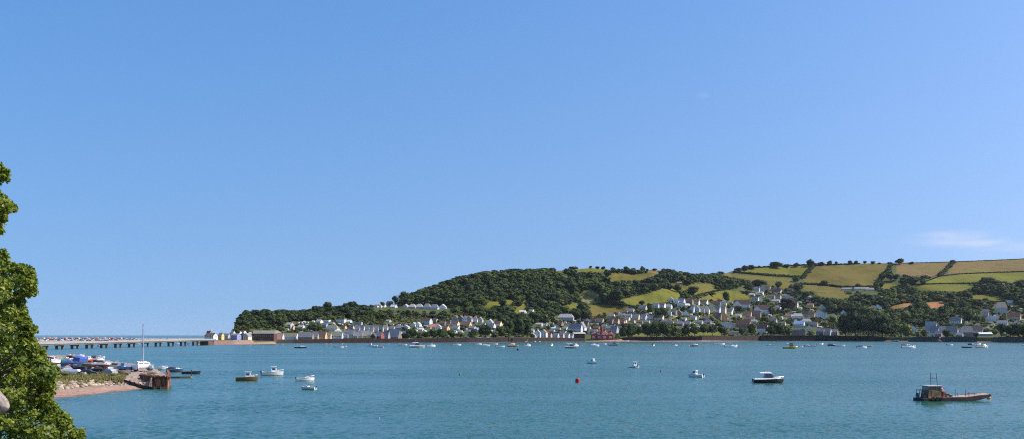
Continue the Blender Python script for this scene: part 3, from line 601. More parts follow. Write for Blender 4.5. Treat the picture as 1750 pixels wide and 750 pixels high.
 ('yards behind the village front', 'houses behind the village front', [
   (909, 567, 9, 563.5, 561, 'L', 'a', 'g'), (928, 564, 9, 561, 558.5, 'L', 'w', 's'), (944, 568, 9, 564.5, 562, 'L', 'c', 's'), (954, 565, 9, 561.5, 559, 'L', 'a', 's'), (966, 563, 9, 560, 557.5, 'L', 'w', 'g'), (1008, 551, 9, 547.5, 545, 'L', 'c', 's'), (1031, 570, 9, 566, 563, 'L', 'a', 'n'), (1042, 572, 8, 568, 565, 'L', 'p', 'n'), (1072, 547, 10, 543.5, 541, 'L', 'w', 's'), (1081, 551, 10, 548, 545.5, 'L', 'a', 'n'), (1136, 551, 9, 548, 545.5, 'L', 'c', 's'), (1106, 552, 10, 549, 546.5, 'L', 'a', 's'), (1118, 553, 9, 550, 547.5, 'L', 'w', 'n')]),
 ('stone row on the sea wall', 'stone row on the sea wall', [
   (1402, 573, 14, 564.5, 560, 'L', 'n', 's', .2), (1414, 573, 14, 565, 560.5, 'L', 'a', 's'), (1426, 573, 13, 566, 562, 'L', 'n', 's'), (1364, 572, 22, 565, 562, 'F', 'n', 's')]),
 ('eastern woods', 'houses among the eastern woods', [
   (1500, 528, 12, 523.5, 520, 'G', 'w', 'n'), (1513, 537, 8, 534, 532, 'G', 'w', 's'), (1560, 566, 11, 561, 556, 'G', 'b', 's'), (1591, 571, 19, 563, 551, 'L', 'w', 'g'), (1597, 574, 15, 566, 558, 'L', 'b', 's'), (1609, 572, 14, 563, 557.5, 'L', 'a', 's'), (1604, 576, 12, 570, 566, 'L', 'n', 's')]),
 ('quay row east of the steps', 'houses east of the steps', [
   (1627, 571, 20, 565, 558, 'L', 'a', 's'), (1652, 574, 22, 566.5, 557.5, 'H', 'n', 's'), (1670, 568, 18, 562, 556.5, 'L', 'a', 'n'), (1634, 552, 18, 547, 541.5, 'L', 'w', 's'), (1640, 575, 12, 571, 568, 'L', 'g', 's')]),
 ('eastern hillside lanes', 'eastern hillside houses', [
   (1684, 541, 11, 532, 527.5, 'L', 'p', 's'), (1693, 548, 13, 541, 537.5, 'G', 'w', 'g'), (1701, 546, 11, 541, 537.5, 'G', 'b', 'w'), (1711, 536, 18, 524, 516, 'H', 'a', 't'), (1712, 529, 20, 526.5, 524.5, 'F', 'w', 'w'), (1713, 554.5, 18, 550, 547, 'L', 'w', 's'), (1733, 545, 22, 539.5, 534, 'L', 'p', 'r'),
   (1726, 520, 10, 516, 512.5, 'L', 'g', 's'), (1747, 568, 14, 562.5, 560, 'L', 'b', 'b'), (1738, 556, 10, 552, 549, 'L', 'a', 's')]),
]
for phrase, group, items in CLUSTERS:
    order = sorted(range(len(items)), key=lambda i: items[i][0])
    for i in range(len(items)):
        px, base, w, ev, rgd, typ, wc, rc = items[i][:8]
        k = order.index(i)
        lab = '%s %s with %s roof, %s from the bridge end of the %s' % (WALLC[wc][1], FORM[typ], ROOFC[rc][1], ORD[k], phrase)
        if len(lab.replace('-', ' ').split()) > 16: lab = '%s %s with %s roof, %s along the %s' % (WALLC[wc][1], FORM[typ], ROOFC[rc][1], ORD[k], phrase)
        house(px, base, w, ev, rgd, typ, wc, rc, lab, group)
        HB.append((px - w * .5 - 1, px + w * .5 + 1, rgd, base))
def special(px, base, w, ev, rgd, typ, wc, rc, lab, **kw):
    HB.append((px - w * .5 - 1, px + w * .5 + 1, rgd, base)); return house(px, base, w, ev, rgd, typ, wc, rc, lab, None, **kw)
# white twin houses with a cross gable each
for px, base, lab in ((1268, 526, 'white house with red-brown roof standing above its white twin at the meadow edge'), (1302, 535, 'white house with red-brown roof standing below its twin beside dark garden trees')):
    t = special(px, base, 26, base - 8, base - 14, 'L', 'w', 'n', lab, rot=-16, name='white_house')
    m = land(px, base)[1] / F; hw, hr, d = 8 * m, 6 * m, 9.0
    mb = MB(); x0 = -8 * m; a = 5.5 * m
    A = [(x0 - a, -d / 2 - 2.2, -3.5), (x0 + a, -d / 2 - 2.2, -3.5), (x0 + a, -d / 2 - 2.2, hw), (x0, -d / 2 - 2.2, hw + hr * .9), (x0 - a, -d / 2 - 2.2, hw)]
    B = [(x, 0, z) for x, y, z in A]; mb.v += A + B; mb.f += [(0, 1, 2, 3, 4), (9, 8, 7, 6, 5)] + [((i + 1) % 5, i, i + 5, (i + 1) % 5 + 5) for i in range(5)]; mb.m += [0] * 7
    mb.build('front_gable', paint(WALLC['w'][0], .8, .12, .6), t)
    rb = MB()
    for sg in (-1, 1):
        lo = [(x0 + sg * (a + .4), -d / 2 - 2.6, hw - .3), (x0, -d / 2 - 2.6, hw + hr * .9 + .05), (x0, .2, hw + hr * .9 + .05), (x0 + sg * (a + .4), .2, hw - .3)]
        if sg > 0: lo = lo[::-1]
        rb.hexa(lo + [(x, y, z + .2) for x, y, z in lo])
    rb.build('gable_roof', tiles(ROOFC['n'][0]), t)
    put('window', window_mesh(1.6, 1.4), t, (x0, -d / 2 - 2.2, hw * .75)); put('window', window_mesh(1.6, 1.4), t, (x0, -d / 2 - 2.2, hw * .28))
special(984, 567, 24, 559, 553, 'L', 'b', 's', 'large pale blue hall beside the tall bright white gable')
special(995, 566, 12, 558.5, 550.5, 'G', 'w', 's', 'tall bright white gable above the timber boathouse on the quay', rot=-22)
# farm sheds on the skyline field
for px, base, w, lab in ((1449, 495, 20, 'low grey farm shed at the foot of the golden cornfield nearest the village'), (1472, 494.5, 24, 'long pale-roofed farm barn below the golden cornfield'), (1486, 496, 14, 'small pale farm shed beside the long pale-roofed barn')):
    special(px, base, w, base - 2.6, base - 4.4, 'L', 'g', 's', lab, rot=-6, name='farm_shed', cat='barn', chim=False, win=False)
for px, base, w, lab in ((1157, 484, 16, 'long green-grey shed on the hill above the olive pasture'),):
    special(px, base, w, base - 2, base - 3.5, 'L', 'n', 'm', lab, rot=-4, name='farm_shed', cat='barn', chim=False, win=False)

# ------------------------------------------------------------------ the air: faint sea haze
hm = bpy.data.materials.new('haze'); hm.use_nodes = True; ht = hm.node_tree; ht.nodes.remove(ht.nodes['Principled BSDF'])
pv = ht.nodes.new('ShaderNodeVolumePrincipled'); pv.inputs['Density'].default_value = HAZE; pv.inputs['Color'].default_value = (.80, .90, 1.0, 1); pv.inputs['Anisotropy'].default_value = .25
ht.links.new(pv.outputs[0], ht.nodes['Material Output'].inputs['Volume'])
hz = MB().box((0, 300, 116), (54000, 54000, 242)).build('haze', hm); tag(hz, kind='stuff')

# ------------------------------------------------------------------ special buildings of the waterfront
def gpoint(px, py): return land(px, py)
def brick_block():
    p = land(450, 581.2); m = p[1] / F
    t = thing('brick_block', 'long dark red brick block with an arcade of arches behind the beach', 'building', p, R(-10))
    Wd, D, H = 38 * m, 12, 12 * m; wall = paint((.13, .05, .04), .85, .3, .8)
    mb = MB(); mb.box((0, D / 2, (H * .5 - 3) / 1 - .0), (Wd, D, H + 6)); 
    mb = MB(); mb.box((0, D / 2, H / 2 - 1.5), (Wd, D, H + 3)); mb.build('wall', wall, t)
    rb = MB(); rb.hexa([(-Wd / 2 - .4, -.5, H), (Wd / 2 + .4, -.5, H), (Wd / 2 + .4, D + .4, H), (-Wd / 2 - .4, D + .4, H), (-Wd / 2 - .4, 4.0, H + 5.5 * m), (Wd / 2 + .4, 4.0, H + 5.5 * m), (Wd / 2 + .4, D + .4, H + 5.5 * m), (-Wd / 2 - .4, D + .4, H + 5.5 * m)])
    ro = rb.build('roof', tiles((.24, .24, .18)), t)
    for x in (-13, -4, 5, 12): MB().box((x, 6, H + 5.5 * m + .6), (1.4, .9, 1.8)).build('chimney', paint((.26, .12, .09)), ro)
    am = MB(); n = 8; pts = [(-.95, 0)] + [(-.95 * cos(pi * i / n), 2.6 + .95 * sin(pi * i / n)) for i in range(n + 1)] + [(.95, 0)]
    am.poly([(x, -.03, z) for x, z in pts]); am.poly([(x * .84, -.12, z * .97) for x, z in pts], 1)
    k = len(pts)
    me = am.mesh('arch', [paint((.42, .33, .26)), GLASS])
    for i in range(10): put('arch', me, t, (-Wd / 2 + 2 + i * (Wd - 4) / 9, 0, .3))
    for i in range(10): put('window', window_mesh(1.1, 1.6), t, (-Wd / 2 + 2 + i * (Wd - 4) / 9, 0, H * .68))
    p = land(468, 581.2)
    t = thing('arched_gable_house', 'tall dark brick gable with one great round arch beside the long block', 'building', p, R(-22))
    hx = 5.2; H2 = 13.5 * m; A = [(hx, 0, -3), (-hx, 0, -3), (-hx, 0, H2), (0, 0, H2 + 2.6), (hx, 0, H2)]
    mb = MB(); mb.v = A + [(x, 11, z) for x, y, z in A]; mb.f = [(4, 3, 2, 1, 0), (5, 6, 7, 8, 9)] + [(i, (i + 1) % 5, (i + 1) % 5 + 5, i + 5) for i in range(5)]; mb.m = [0] * 7
    mb.build('wall', paint((.22, .12, .09), .85, .3, .8), t)
    o = MB(); sc = 2.6; pts = [(-1, 0)] + [(-cos(pi * i / 10), 1.7 + sin(pi * i / 10)) for i in range(11)] + [(1, 0)]
    o.poly([(x * sc * 1.12, -.04, 1 + z * sc * 1.06) for x, z in pts], 0); o.poly([(x * sc, -.10, 1 + z * sc) for x, z in pts], 1)
    o.build('arched_window', [paint((.40, .30, .22)), GLASS], t)
    rb = MB()
    for sg in (-1, 1):
        lo = [(sg * (hx + .4), -.4, H2 - .15), (0, -.4, H2 + 2.65), (0, 11.3, H2 + 2.65), (sg * (hx + .4), 11.3, H2 - .15)]
        if sg > 0: lo = lo[::-1]
        rb.hexa(lo + [(x, y, z + .25) for x, y, z in lo])
    rb.build('roof', tiles((.20, .19, .15)), t)
brick_block(); HB.append((428, 474, 562, 582))
def red_villa():
    p = land(1027, 579.5); m = p[1] / F
    t = thing('red_brick_villa', 'bright red brick villa with a slim square tower and white bays at the slipway', 'villa', p, R(-14))
    br = paint((.36, .075, .05), .85, .2, .8); wh = paint((.76, .74, .70), .7)
    def wing(x, y, w, d, h, hr, nm='wing'):
        o = MB(); o.box((x, y + d / 2, h / 2 - 1.5), (w, d, h + 3)); o = o.build(nm, br, t)
        r = MB(); a = [(x - w / 2 - .3, y - .3, h), (x + w / 2 + .3, y - .3, h), (x + w / 2 + .3, y + d + .3, h), (x - w / 2 - .3, y + d + .3, h)]
        r.poly(a[::-1]); e = [(x, y + d * .3, h + hr), (x, y + d * .7, h + hr)]
        r.poly([a[0], a[1], e[0]]); r.poly([a[1], a[2], e[1], e[0]]); r.poly([a[2], a[3], e[1]]); r.poly([a[3], a[0], e[0], e[1]])
        r.build('roof', tiles((.30, .10, .06)), o); return o
    wing(-13 * m, 0, 9 * m, 9, 9 * m, 3.5 * m); wing(-3.5 * m, 1.5, 9 * m, 10, 12 * m, 3 * m); wing(6 * m, -1, 10 * m, 10, 10 * m, 3.5 * m); wing(16 * m, 0, 9 * m, 9, 8 * m, 4 * m)
    tw = MB(); tw.box((1 * m, .5, 10 * m), (4.2 * m, 4.2 * m, 22 * m)); tw.box((1 * m, .5, 21.3 * m), (5 * m, 5 * m, .6 * m)); tw = tw.build('tower', br, t)
    MB().box((1 * m, .5, 22.4 * m), (4.4 * m, 4.4 * m, 2 * m), top=(.06, .06)).build('tower_roof', tiles((.28, .10, .07)), tw)
    for x, y, z, w, h in ((-13, -.1, 3.2, 4, 3.4), (-3.5, 1.4, 9.5, 6, 3.4), (-3.5, 1.4, 3, 4, 3.2), (6, -1.1, 8.4, 7.5, 2.6), (6, -1.1, 3.0, 4, 3.2), (16, -.1, 3.2, 4, 3.4)):
        b = MB(); b.box((x * m, y - .45, z * m), (w * m, 1.1, h * m)); b = b.build('bay', wh, t)
        for i in (-1, 0, 1): put('window', window_mesh(1.1, 1.5), b, (x * m + i * w * m * .3, y - 1.0, z * m))
    for x, y, z in ((-13, 4, 12), (-5, 6, 15), (8, 5, 13.5), (17, 4, 12)):
        MB().box((x * m, y, z * m), (1.5, 1.1, 3.6)).build('chimney', br, t)
red_villa(); HB.append((1007, 1049, 558, 580))
def boathouse():
    p = land(989, 579.2); m = p[1] / F
    t = thing('timber_boathouse', 'dark timber boathouse with pale fretted eaves standing at the water by the hall', 'boathouse', p, R(-10))
    W_, H = 21 * m, 9 * m
    MB().box((0, 4, H / 2 - 1.5), (W_, 8, H + 3)).build('wall', paint((.055, .028, .022), .8, .3), t)
    r = MB(); r.hexa([(-W_ / 2 - .6, -1.0, H - .3), (W_ / 2 + .6, -1.0, H - .3), (W_ / 2 + .6, 8.4, H + .2), (-W_ / 2 - .6, 8.4, H + .2), (-W_ / 2 - .6, -1.0, H), (W_ / 2 + .6, -1.0, H), (W_ / 2 - .6, 5, H + 2.4), (-W_ / 2 + .6, 5, H + 2.4)]); r.build('roof', tiles((.46, .38, .27)), t)
    for i in range(7):
        MB().box((-W_ / 2 + .8 + i * (W_ - 1.6) / 6, -.1, H * .48), (.35, .3, H * .92)).build('post', paint((.32, .17, .10)), t)
    for i in range(6): MB().box((-W_ / 2 + .8 + (i + .5) * (W_ - 1.6) / 6, -.06, H * .5), (2.0, .2, 2.4)).build('window', GLASS, t)
boathouse(); HB.append((978, 1001, 566, 580))
def white_boathouse():
    p = land(1687, 582); p = pt(1687, 583, yz(583, .3)); m = p[1] / F
    t = thing('white_boathouse', 'long boathouse with pale blue-white roof and grey boarded front on the east wall', 'boathouse', (p[0], p[1] + 18, 1.0), R(-6))
    W_, H = 32 * m, 12.5 * m
    MB().box((0, 5, H / 2 - 1), (W_, 10, H + 2)).build('wall', paint((.30, .30, .30), .8, .2), t)
    r = MB(); r.hexa([(-W_ / 2 - .5, -.6, H), (W_ / 2 + .5, -.6, H), (W_ / 2 + .5, 10.5, H + .3), (-W_ / 2 - .5, 10.5, H + .3), (-W_ / 2 - .5, -.6, H + .35), (W_ / 2 + .5, -.6, H + .35), (W_ / 2 + .5, 5.5, H + 2.8), (-W_ / 2 - .5, 5.5, H + 2.8)]); r.build('roof', tiles((.58, .62, .68)), t)
    for i in range(6): put('window', window_mesh(1.8, 1.6), t, (-W_ / 2 + 2.4 + i * (W_ - 4.8) / 5, 0, H * .72))
    for i in (-1, 1): MB().box((i * W_ * .2, -.08, 2.2), (3.6, .2, 3.4)).build('door', paint((.20, .21, .22), .8, .2), t)
white_boathouse(); HB.append((1669, 1706, 566, 583))

# ------------------------------------------------------------------ sea walls
b = NB('wall_stone'); v = b.wcoord()
nb = b.noise(b.wcoord((.9, .9, 2.2)), 1.0, 4, .7); nl = b.noise(v, .12, 3)
WALLRED = b.out(b.ramp(b.math('ADD', b.math('MULTIPLY', nb, .5), b.math('MULTIPLY', nl, .5)), [(.32, (.006, .005, .005)), (.48, (.015, .010, .009)), (.62, (.036, .018, .015))]), .95)
b = NB('pale_stone'); nb = b.noise(b.wcoord((.6, .6, 1.6)), 1.0, 4, .7)
WALLTAN = b.out(b.ramp(nb, [(.3, (.14, .085, .06)), (.5, (.30, .19, .14)), (.7, (.42, .30, .22))]), .95)
def sea_wall(x0, x1, label, mat, name='sea_wall', cope=True, dy=-13.0, up=0.0):
    n = max(2, int((x1 - x0) / 4)); mb = MB(); cp = MB()
    xs = np.linspace(x0, x1, n)
    A = []
    for x in xs:
        Y = float(np.interp(x, XS, Ysh)) + 18 + dy; a = float(np.interp(x, XS, wt)); top = CH + (HZ - a) / F * (Y + 3) + .9 + up
        A.append(((x - CX) / F * Y, Y, top))
    for (xa, ya, za), (xb, yb, zb) in zip(A, A[1:]):
        mb.hexa([(xa, ya - .35, -2), (xb, yb - .35, -2), (xb, yb + .9, -2), (xa, ya + .9, -2), (xa, ya, za), (xb, yb, zb), (xb, yb + .7, zb), (xa, ya + .7, za)])
        mb.hexa([(xa, ya + .9, -2), (xb, yb + .9, -2), (xb, yb + 7 - dy, -2), (xa, ya + 7 - dy, -2), (xa, ya + .7, za - .9), (xb, yb + .7, zb - .9), (xb, yb + 7 - dy, zb - .9), (xa, ya + 7 - dy, za - .9)])
        cp.hexa([(xa, ya - .12, za + .004), (xb, yb - .12, zb + .004), (xb, yb + .85, zb + .004), (xa, ya + .85, za + .004), (xa, ya - .12, za + .25), (xb, yb - .12, zb + .25), (xb, yb + .85, zb + .25), (xa, ya + .85, za + .25)])
    mb2 = thing(name, label, 'sea wall', (0, 0, 0), 0, None)
    mb.build('wall', mat, mb2)
    if cope: cp.build('coping', paint((.09, .065, .055), .9, .3), mb2)
sea_wall(352, 428, 'pale pinkish stone embankment wall carrying the bridge road to the houses', WALLTAN, 'stone_embankment', dy=-10)
sea_wall(474, 600, 'dark red sea wall under the waterfront cottages next to the sandy beach', WALLRED)
sea_wall(600.5, 735, 'dark red sea wall under the yellow and cream terrace', WALLRED)
sea_wall(735.5, 868, 'dark red sea wall below the big waterside oaks and the two lamp posts', WALLRED)
sea_wall(876, 1000, 'dark red sea wall between the stone slipway and the timber boathouse', WALLRED)
sea_wall(1066, 1178, 'dark sea wall of the park beside the shingle patch', WALLRED, dy=-3)
sea_wall(1178.5, 1300, 'dark sea wall in front of the lawn and the row of park trees', WALLRED, dy=-3)
sea_wall(1300.5, 1512, 'long dark sea wall below the copper beech and the stone row', WALLRED)
GREYW = paint((.085, .065, .055), .95, .35, .5)
sea_wall(1560, 1605, 'grey-brown stone wall between the small cove and the sandy steps', GREYW)
sea_wall(1616, 1670, 'grey-brown stone wall between the sandy steps and the boathouse', GREYW)
sea_wall(1706, 1900, 'dark stone wall running on east of the boathouse', GREYW)
def ramp(px, w, label, mat, side=1):
    Y = float(np.interp(px, XS, Ysh)) + 8; m = Y / F; x = (px - CX) / F * Y; zt = CH + (HZ - float(np.interp(px, XS, wt))) / F * Y
    t = thing('slipway', label, 'slipway', (x, Y, 0)); a = w * m / 2
    mb = MB(); mb.hexa([(-a, -8, -1), (a, -8, -1), (a, 14, -1), (-a, 14, -1), (-a * .8, -4, .1), (a * .8, -4, .1), (a, 14, zt + .6), (-a, 14, zt + .6)])
    mb.build('ramp', mat, t)
    for s in (-1, 1):
        MB().hexa([(s * a - .3, -6, -1), (s * a + .3, -6, -1), (s * a + .3, 14, -1), (s * a - .3, 14, -1), (s * a - .3, -6, .6), (s * a + .3, -6, .6), (s * a + .3, 14, zt + 1.1), (s * a - .3, 14, zt + 1.1)]).build('side_wall', mat, t)
ramp(897, 9, 'pale sandstone slipway breaking the dark sea wall', WALLTAN); ramp(872, 5, 'narrow dark slip beside the waterside oaks', WALLRED)
ramp(1610, 10, 'sandy pink steps between two grey-brown walls', WALLTAN)
# lamp posts and flag poles of the shore
def post(px, top, base, label, name='lamp_post', col=(.6, .58, .54), lamp=True, r=.14):
    p = land(px, base); m = p[1] / F; h = (base - top) * m
    t = thing(name, label, 'lamp post' if lamp else 'pole', p)
    MB().tube((0, 0, -1), (0, 0, h), r, r * .7, 8).build('pole', paint(col), t)
    if lamp: MB().box((.3, 0, h), (1.3, .5, .3)).tube((0, 0, h - .2), (.3, 0, h), .1).build('lamp', paint((.7, .7, .68)), t)
    else: MB().lathe([(.05, 0), (.2, .12), (.2, .25), (.04, .36)], (0, 0, h), 8).build('cap', paint(col), t)
post(778.5, 575.3, 577.6, 'lamp post nearer the bridge of the two on the oak-shaded wall'); post(786.5, 575.3, 577.6, 'lamp post farther from the bridge of the two on the oak-shaded wall')
post(1234, 570, 575, 'pale stumpy pole on the park sea wall above a moored boat', 'marker_pole', (.35, .32, .2), False, .35); post(1571, 563, 576, 'slim pale flagpole behind the grey-brown wall', 'flagpole', (.7, .68, .62), False, .16)
post(1542, 572, 579, 'short pale post standing on the sandy cove', 'mooring_post', (.6, .5, .42), False, .4)
for i, (px, py) in enumerate([(365, 560), (393, 562), (374, 564)]): pass

# ------------------------------------------------------------------ the road bridge
CONC = paint((.33, .325, .30), .85, .18, .3); DARKC = paint((.16, .15, .14), .9, .3, .4)
def bx(Y): return -460.5 + .0796 * Y
def bz(Y): return lerp(Y, [700, 911, 1250, 1300], [4.4, 5.0, 6.6, 6.7])
tb = thing('road_bridge', 'long low concrete road bridge on paired dark piers across the estuary mouth', 'bridge', (bx(700), 700, 0))
def rel(x, y, z): return (x - bx(700), y - 700, z)
def strip(name, mat, off0, off1, z0, z1, ya=640, yb=1306, parent=tb):
    mb = MB(); ys = np.linspace(ya, yb, 26)
    for a, c in zip(ys, ys[1:]):
        P = [rel(bx(Y) + o, Y, bz(Y) + z) for z in (z0, z1) for (Y, o) in ((a, off0), (a, off1), (c, off1), (c, off0))]
        mb.hexa(P)
    return mb.build(name, mat, parent)
dk = strip('deck', CONC, -4.6, 4.6, -.65, .05)
strip('girder', DARKC, 3.2, 4.2, -1.9, -.655); strip('girder', DARKC, -4.2, -3.2, -1.9, -.655)
strip('parapet', CONC, 4.3, 4.6, .055, .75, parent=tb); strip('parapet', CONC, -4.6, -4.3, .055, .75, parent=tb)
ppx = [22, 48.5, 75.2, 101.8, 127.9, 152.8, 177.6, 201.7, 225, 248.4, 270.2, 292, 313, 333.8]
for px in ppx:
    Y = 863900 / (1024.3 - px); z = bz(Y) - 1.9
    mb = MB()
    for o in (-2.5, 2.5): mb.box(rel(bx(Y) + o, Y, (z - 3) / 2), (2.0, 1.8, z + 3), taper=.9)
    mb.box(rel(bx(Y), Y, z - .45), (8.2, 1.8, .9))
    mb.build('pier', DARKC, tb)
Y = 863900 / (1024.3 - 349); mb = MB(); mb.box(rel(bx(Y), Y + 12, 1.6), (9.8, 24, 7.2)); mb.build('abutment', paint((.12, .08, .07), .9, .3), tb)

# ------------------------------------------------------------------ far sand spit with parked cars
sp_ = MB(); pxs = list(range(-160, 381, 12))
def spitz(px, Y): return lerp(Y, [1630, 1650, 1800, 2600, 2680, 2720], [-1, .1, 2.2, 3.4, 2.0, -2])
ys = [1630, 1650, 1700, 1800, 2000, 2300, 2600, 2680, 2720]
for px in pxs:
    for Y in ys:
        k = lerp(px, [-160, 200, 300, 352, 380], [1, 1, 1.02, 1.0, 1.0]); s0 = lerp(px, [200, 352], [0, 700]); Yq = Y + s0 * max(0, 1 - (Y - 1630) / 1090)
        sp_.v.append(((px - CX) / F * Yq * k, Yq, spitz(px, Y)))
n = len(ys)
for i in range(len(pxs) - 1):
    for j in range(n - 1): sp_.f.append((i * n + j, (i + 1) * n + j, (i + 1) * n + j + 1, i * n + j + 1)); sp_.m.append(0)
b = NB('pale_sand'); PSAND = b.out(b.ramp(b.noise(b.wcoord((.05, .05, .05)), 1, 5), [(.3, (.22, .16, .12)), (.55, (.36, .275, .22)), (.8, (.48, .40, .34))]), .95)
tag(sp_.build('sand_spit', PSAND, None, smooth=True), kind='structure')
CARC = [((.72, .72, .72), 'white'), ((.35, .36, .38), 'silver'), ((.03, .03, .035), 'black'), ((.05, .09, .22), 'blue'), ((.38, .04, .03), 'red'), ((.14, .15, .16), 'dark grey'), ((.55, .50, .40), 'beige'), ((.72, .72, .72), 'white')]
def car_meshes(c, van=False):
    L, Wc = (4.9, 1.9) if van else (4.2, 1.75)
    sec = ([(-L / 2, .35), (-L / 2, 1.9), (L * .28, 1.95), (L * .40, 1.15), (L / 2, 1.0), (L / 2, .35)] if van else
           [(-L / 2, .30), (-L / 2, .95), (-L * .40, 1.02), (-L * .30, 1.42), (L * .10, 1.45), (L * .24, .98), (L * .47, .82), (L / 2, .6), (L / 2, .30)])
    mb = MB(); n = len(sec)
    for y, q in ((-Wc / 2, 0), (Wc / 2, 0)): mb.v += [(x, y * (.86 if z > 1.1 else 1), z) for x, z in sec]
    mb.f.append(tuple(range(n))); mb.f.append(tuple(range(2 * n - 1, n - 1, -1))); mb.m += [0, 0]
    for i in range(n): j = (i + 1) % n; mb.f.append((j, i, n + i, n + j)); mb.m.append(0)
    body = mb.mesh('body', [paint(c, .3, .05)])
    g = MB()
    if van: g.box((L * .2, 0, 1.5), (1.0, Wc * .93, .5)); g.hexa([(L * .29, -.75, 1.85), (L * .29, .75, 1.85), (L * .40, .75, 1.2), (L * .40, -.75, 1.2), (L * .30, -.75, 1.9), (L * .30, .75, 1.9), (L * .42, .75, 1.2), (L * .42, -.75, 1.2)])
    else: g.box((-L * .10, 0, 1.2), (1.9, Wc * .92, .30), top=(.82, .96)); g.box((-L * .08, 0, 1.2), (L * .52, Wc * .72, .28), top=(.78, .95))
    gl = g.mesh('window', [GLASS])
    w = MB()
    w.tube((0, -.11, 0), (0, .11, 0), .32, .32, 12)
    return body, gl, w.mesh('wheel', [paint((.02, .02, .02))]), L, Wc
_cars = {}
def car(loc, rz, ci, label, group, van=False, name=None, parts=True):
    k = (ci, van)
    if k not in _cars: _cars[k] = car_meshes(CARC[ci][0], van)
    bd, gl, wh, L, Wc = _cars[k]
    t = thing(name or ('parked_van' if van else 'parked_car'), label, 'van' if van else 'car', loc, rz, group)
    put('body', bd, t); put('window', gl, t)
    if parts:
        for sx in (-.32, .31):
            for sy in (-.46, .46): put('wheel', wh, t, (sx * L, sy * Wc, .32))
    return t
rr = random.Random(11)
seen = {}
for row, Y in enumerate((1780, 1890, 2010, 2150, 2300, 2470)):
    px = 58 + rr.random() * 6 - row * 2
    while px < (262 if row < 5 else 330):
        if rr.random() < (.84 if px < 235 else .35):
            Yc = Y + rr.uniform(-22, 22); z = spitz(px, Yc if px < 200 else Yc) ; van = rr.random() < .34; ci = rr.randrange(len(CARC))
            if px > 200:
                s0 = lerp(px, [200, 352], [0, 700]); z = lerp(Yc, [1650 + s0, 2600], [.6, 3.4])
                if Yc < 1720 + s0: px += 5; continue
            kind = '%s %s' % (CARC[ci][1], 'van' if van else 'car')
            zone = 'the %s car line on the sand spit behind the bridge' % ('front', 'second', 'third', 'fourth', 'rear')[row] if False else None
            lab = '%s parked in the %s row of vehicles on the spit beyond the bridge' % (kind, ('front', 'second', 'third', 'fourth', 'fifth', 'last')[row])
            car((( px - CX) / F * Yc, Yc, z - .03), rr.choice((0, pi)) + rr.uniform(-.4, .4), ci, lab, '%s in the %s row on the spit' % (kind, ('front', 'second', 'third', 'fourth', 'fifth', 'last')[row]), van, parts=False)
        px += rr.uniform(3.4, 6.2) * 1900 / Y
# huts on the spit
for px, Y, c, lab in ((74, 2390, (.60, .58, .54), 'pale beach hut at the tree end of the spit'), (112, 2420, (.55, .45, .36), 'sandy brown hut among the cars on the spit'), (147, 2400, (.62, .60, .58), 'tall white kiosk in the middle of the parked cars'), (166, 2350, (.50, .30, .22), 'brick-coloured lookout hut beside the white kiosk'), (84, 2300, (.60, .28, .16), 'terracotta hut near the tree end of the spit'), (94, 2440, (.62, .60, .58), 'white hut between terracotta and brown huts'), (122, 2330, (.30, .34, .40), 'blue-grey hut beyond the brown beach hut'), (133, 2440, (.62, .52, .38), 'cream hut beside the blue-grey one'), (157, 2440, (.12, .12, .13), 'black hut behind the white kiosk'), (178, 2450, (.64, .62, .60), 'white hut past the lookout hut'), (192, 2400, (.08, .10, .09), 'dark green hut towards the open sand'), (206, 2440, (.60, .60, .58), 'last white hut before the open sand')):
    t = thing('beach_hut', lab, 'hut', ((px - CX) / F * Y, Y, 2.6), R(-12))
    MB().box((0, 0, 1.6), (6, 5, 3.4)).build('wall', paint(c), t); r = MB(); r.hexa([(-3.3, -2.9, 3.3), (3.3, -2.9, 3.3), (3.3, 2.9, 3.3), (-3.3, 2.9, 3.3), (-3.3, -.2, 4.9), (3.3, -.2, 4.9), (3.3, .2, 4.9), (-3.3, .2, 4.9)]); r.build('roof', tiles((.25, .24, .24)), t)
    MB().box((-.5, -2.54, 1.0), (1.2, .1, 2.1)).build('door', paint((.10, .14, .2)), t)
for i, (px, py, ci, d) in enumerate([(817, 577.2, 0, 'at the gate end'), (821, 577.1, 0, 'second from the gate'), (834, 576.9, 0, 'alone in the gap'), (837, 576.8, 1, 'touching the shade of the oak'), (859, 576.5, 0, 'under the tallest oaks'), (700, 578.4, 0, 'beside the brick sheds'), (704, 578.4, 1, 'last before the trees')]):
    p = land(px, py); car((p[0], p[1] + 3, p[2] + .25), rr.uniform(-.2, .2), ci, '%s car on the shore road above the sea wall, %s' % (CARC[ci][1], d), 'cars on the shore road')

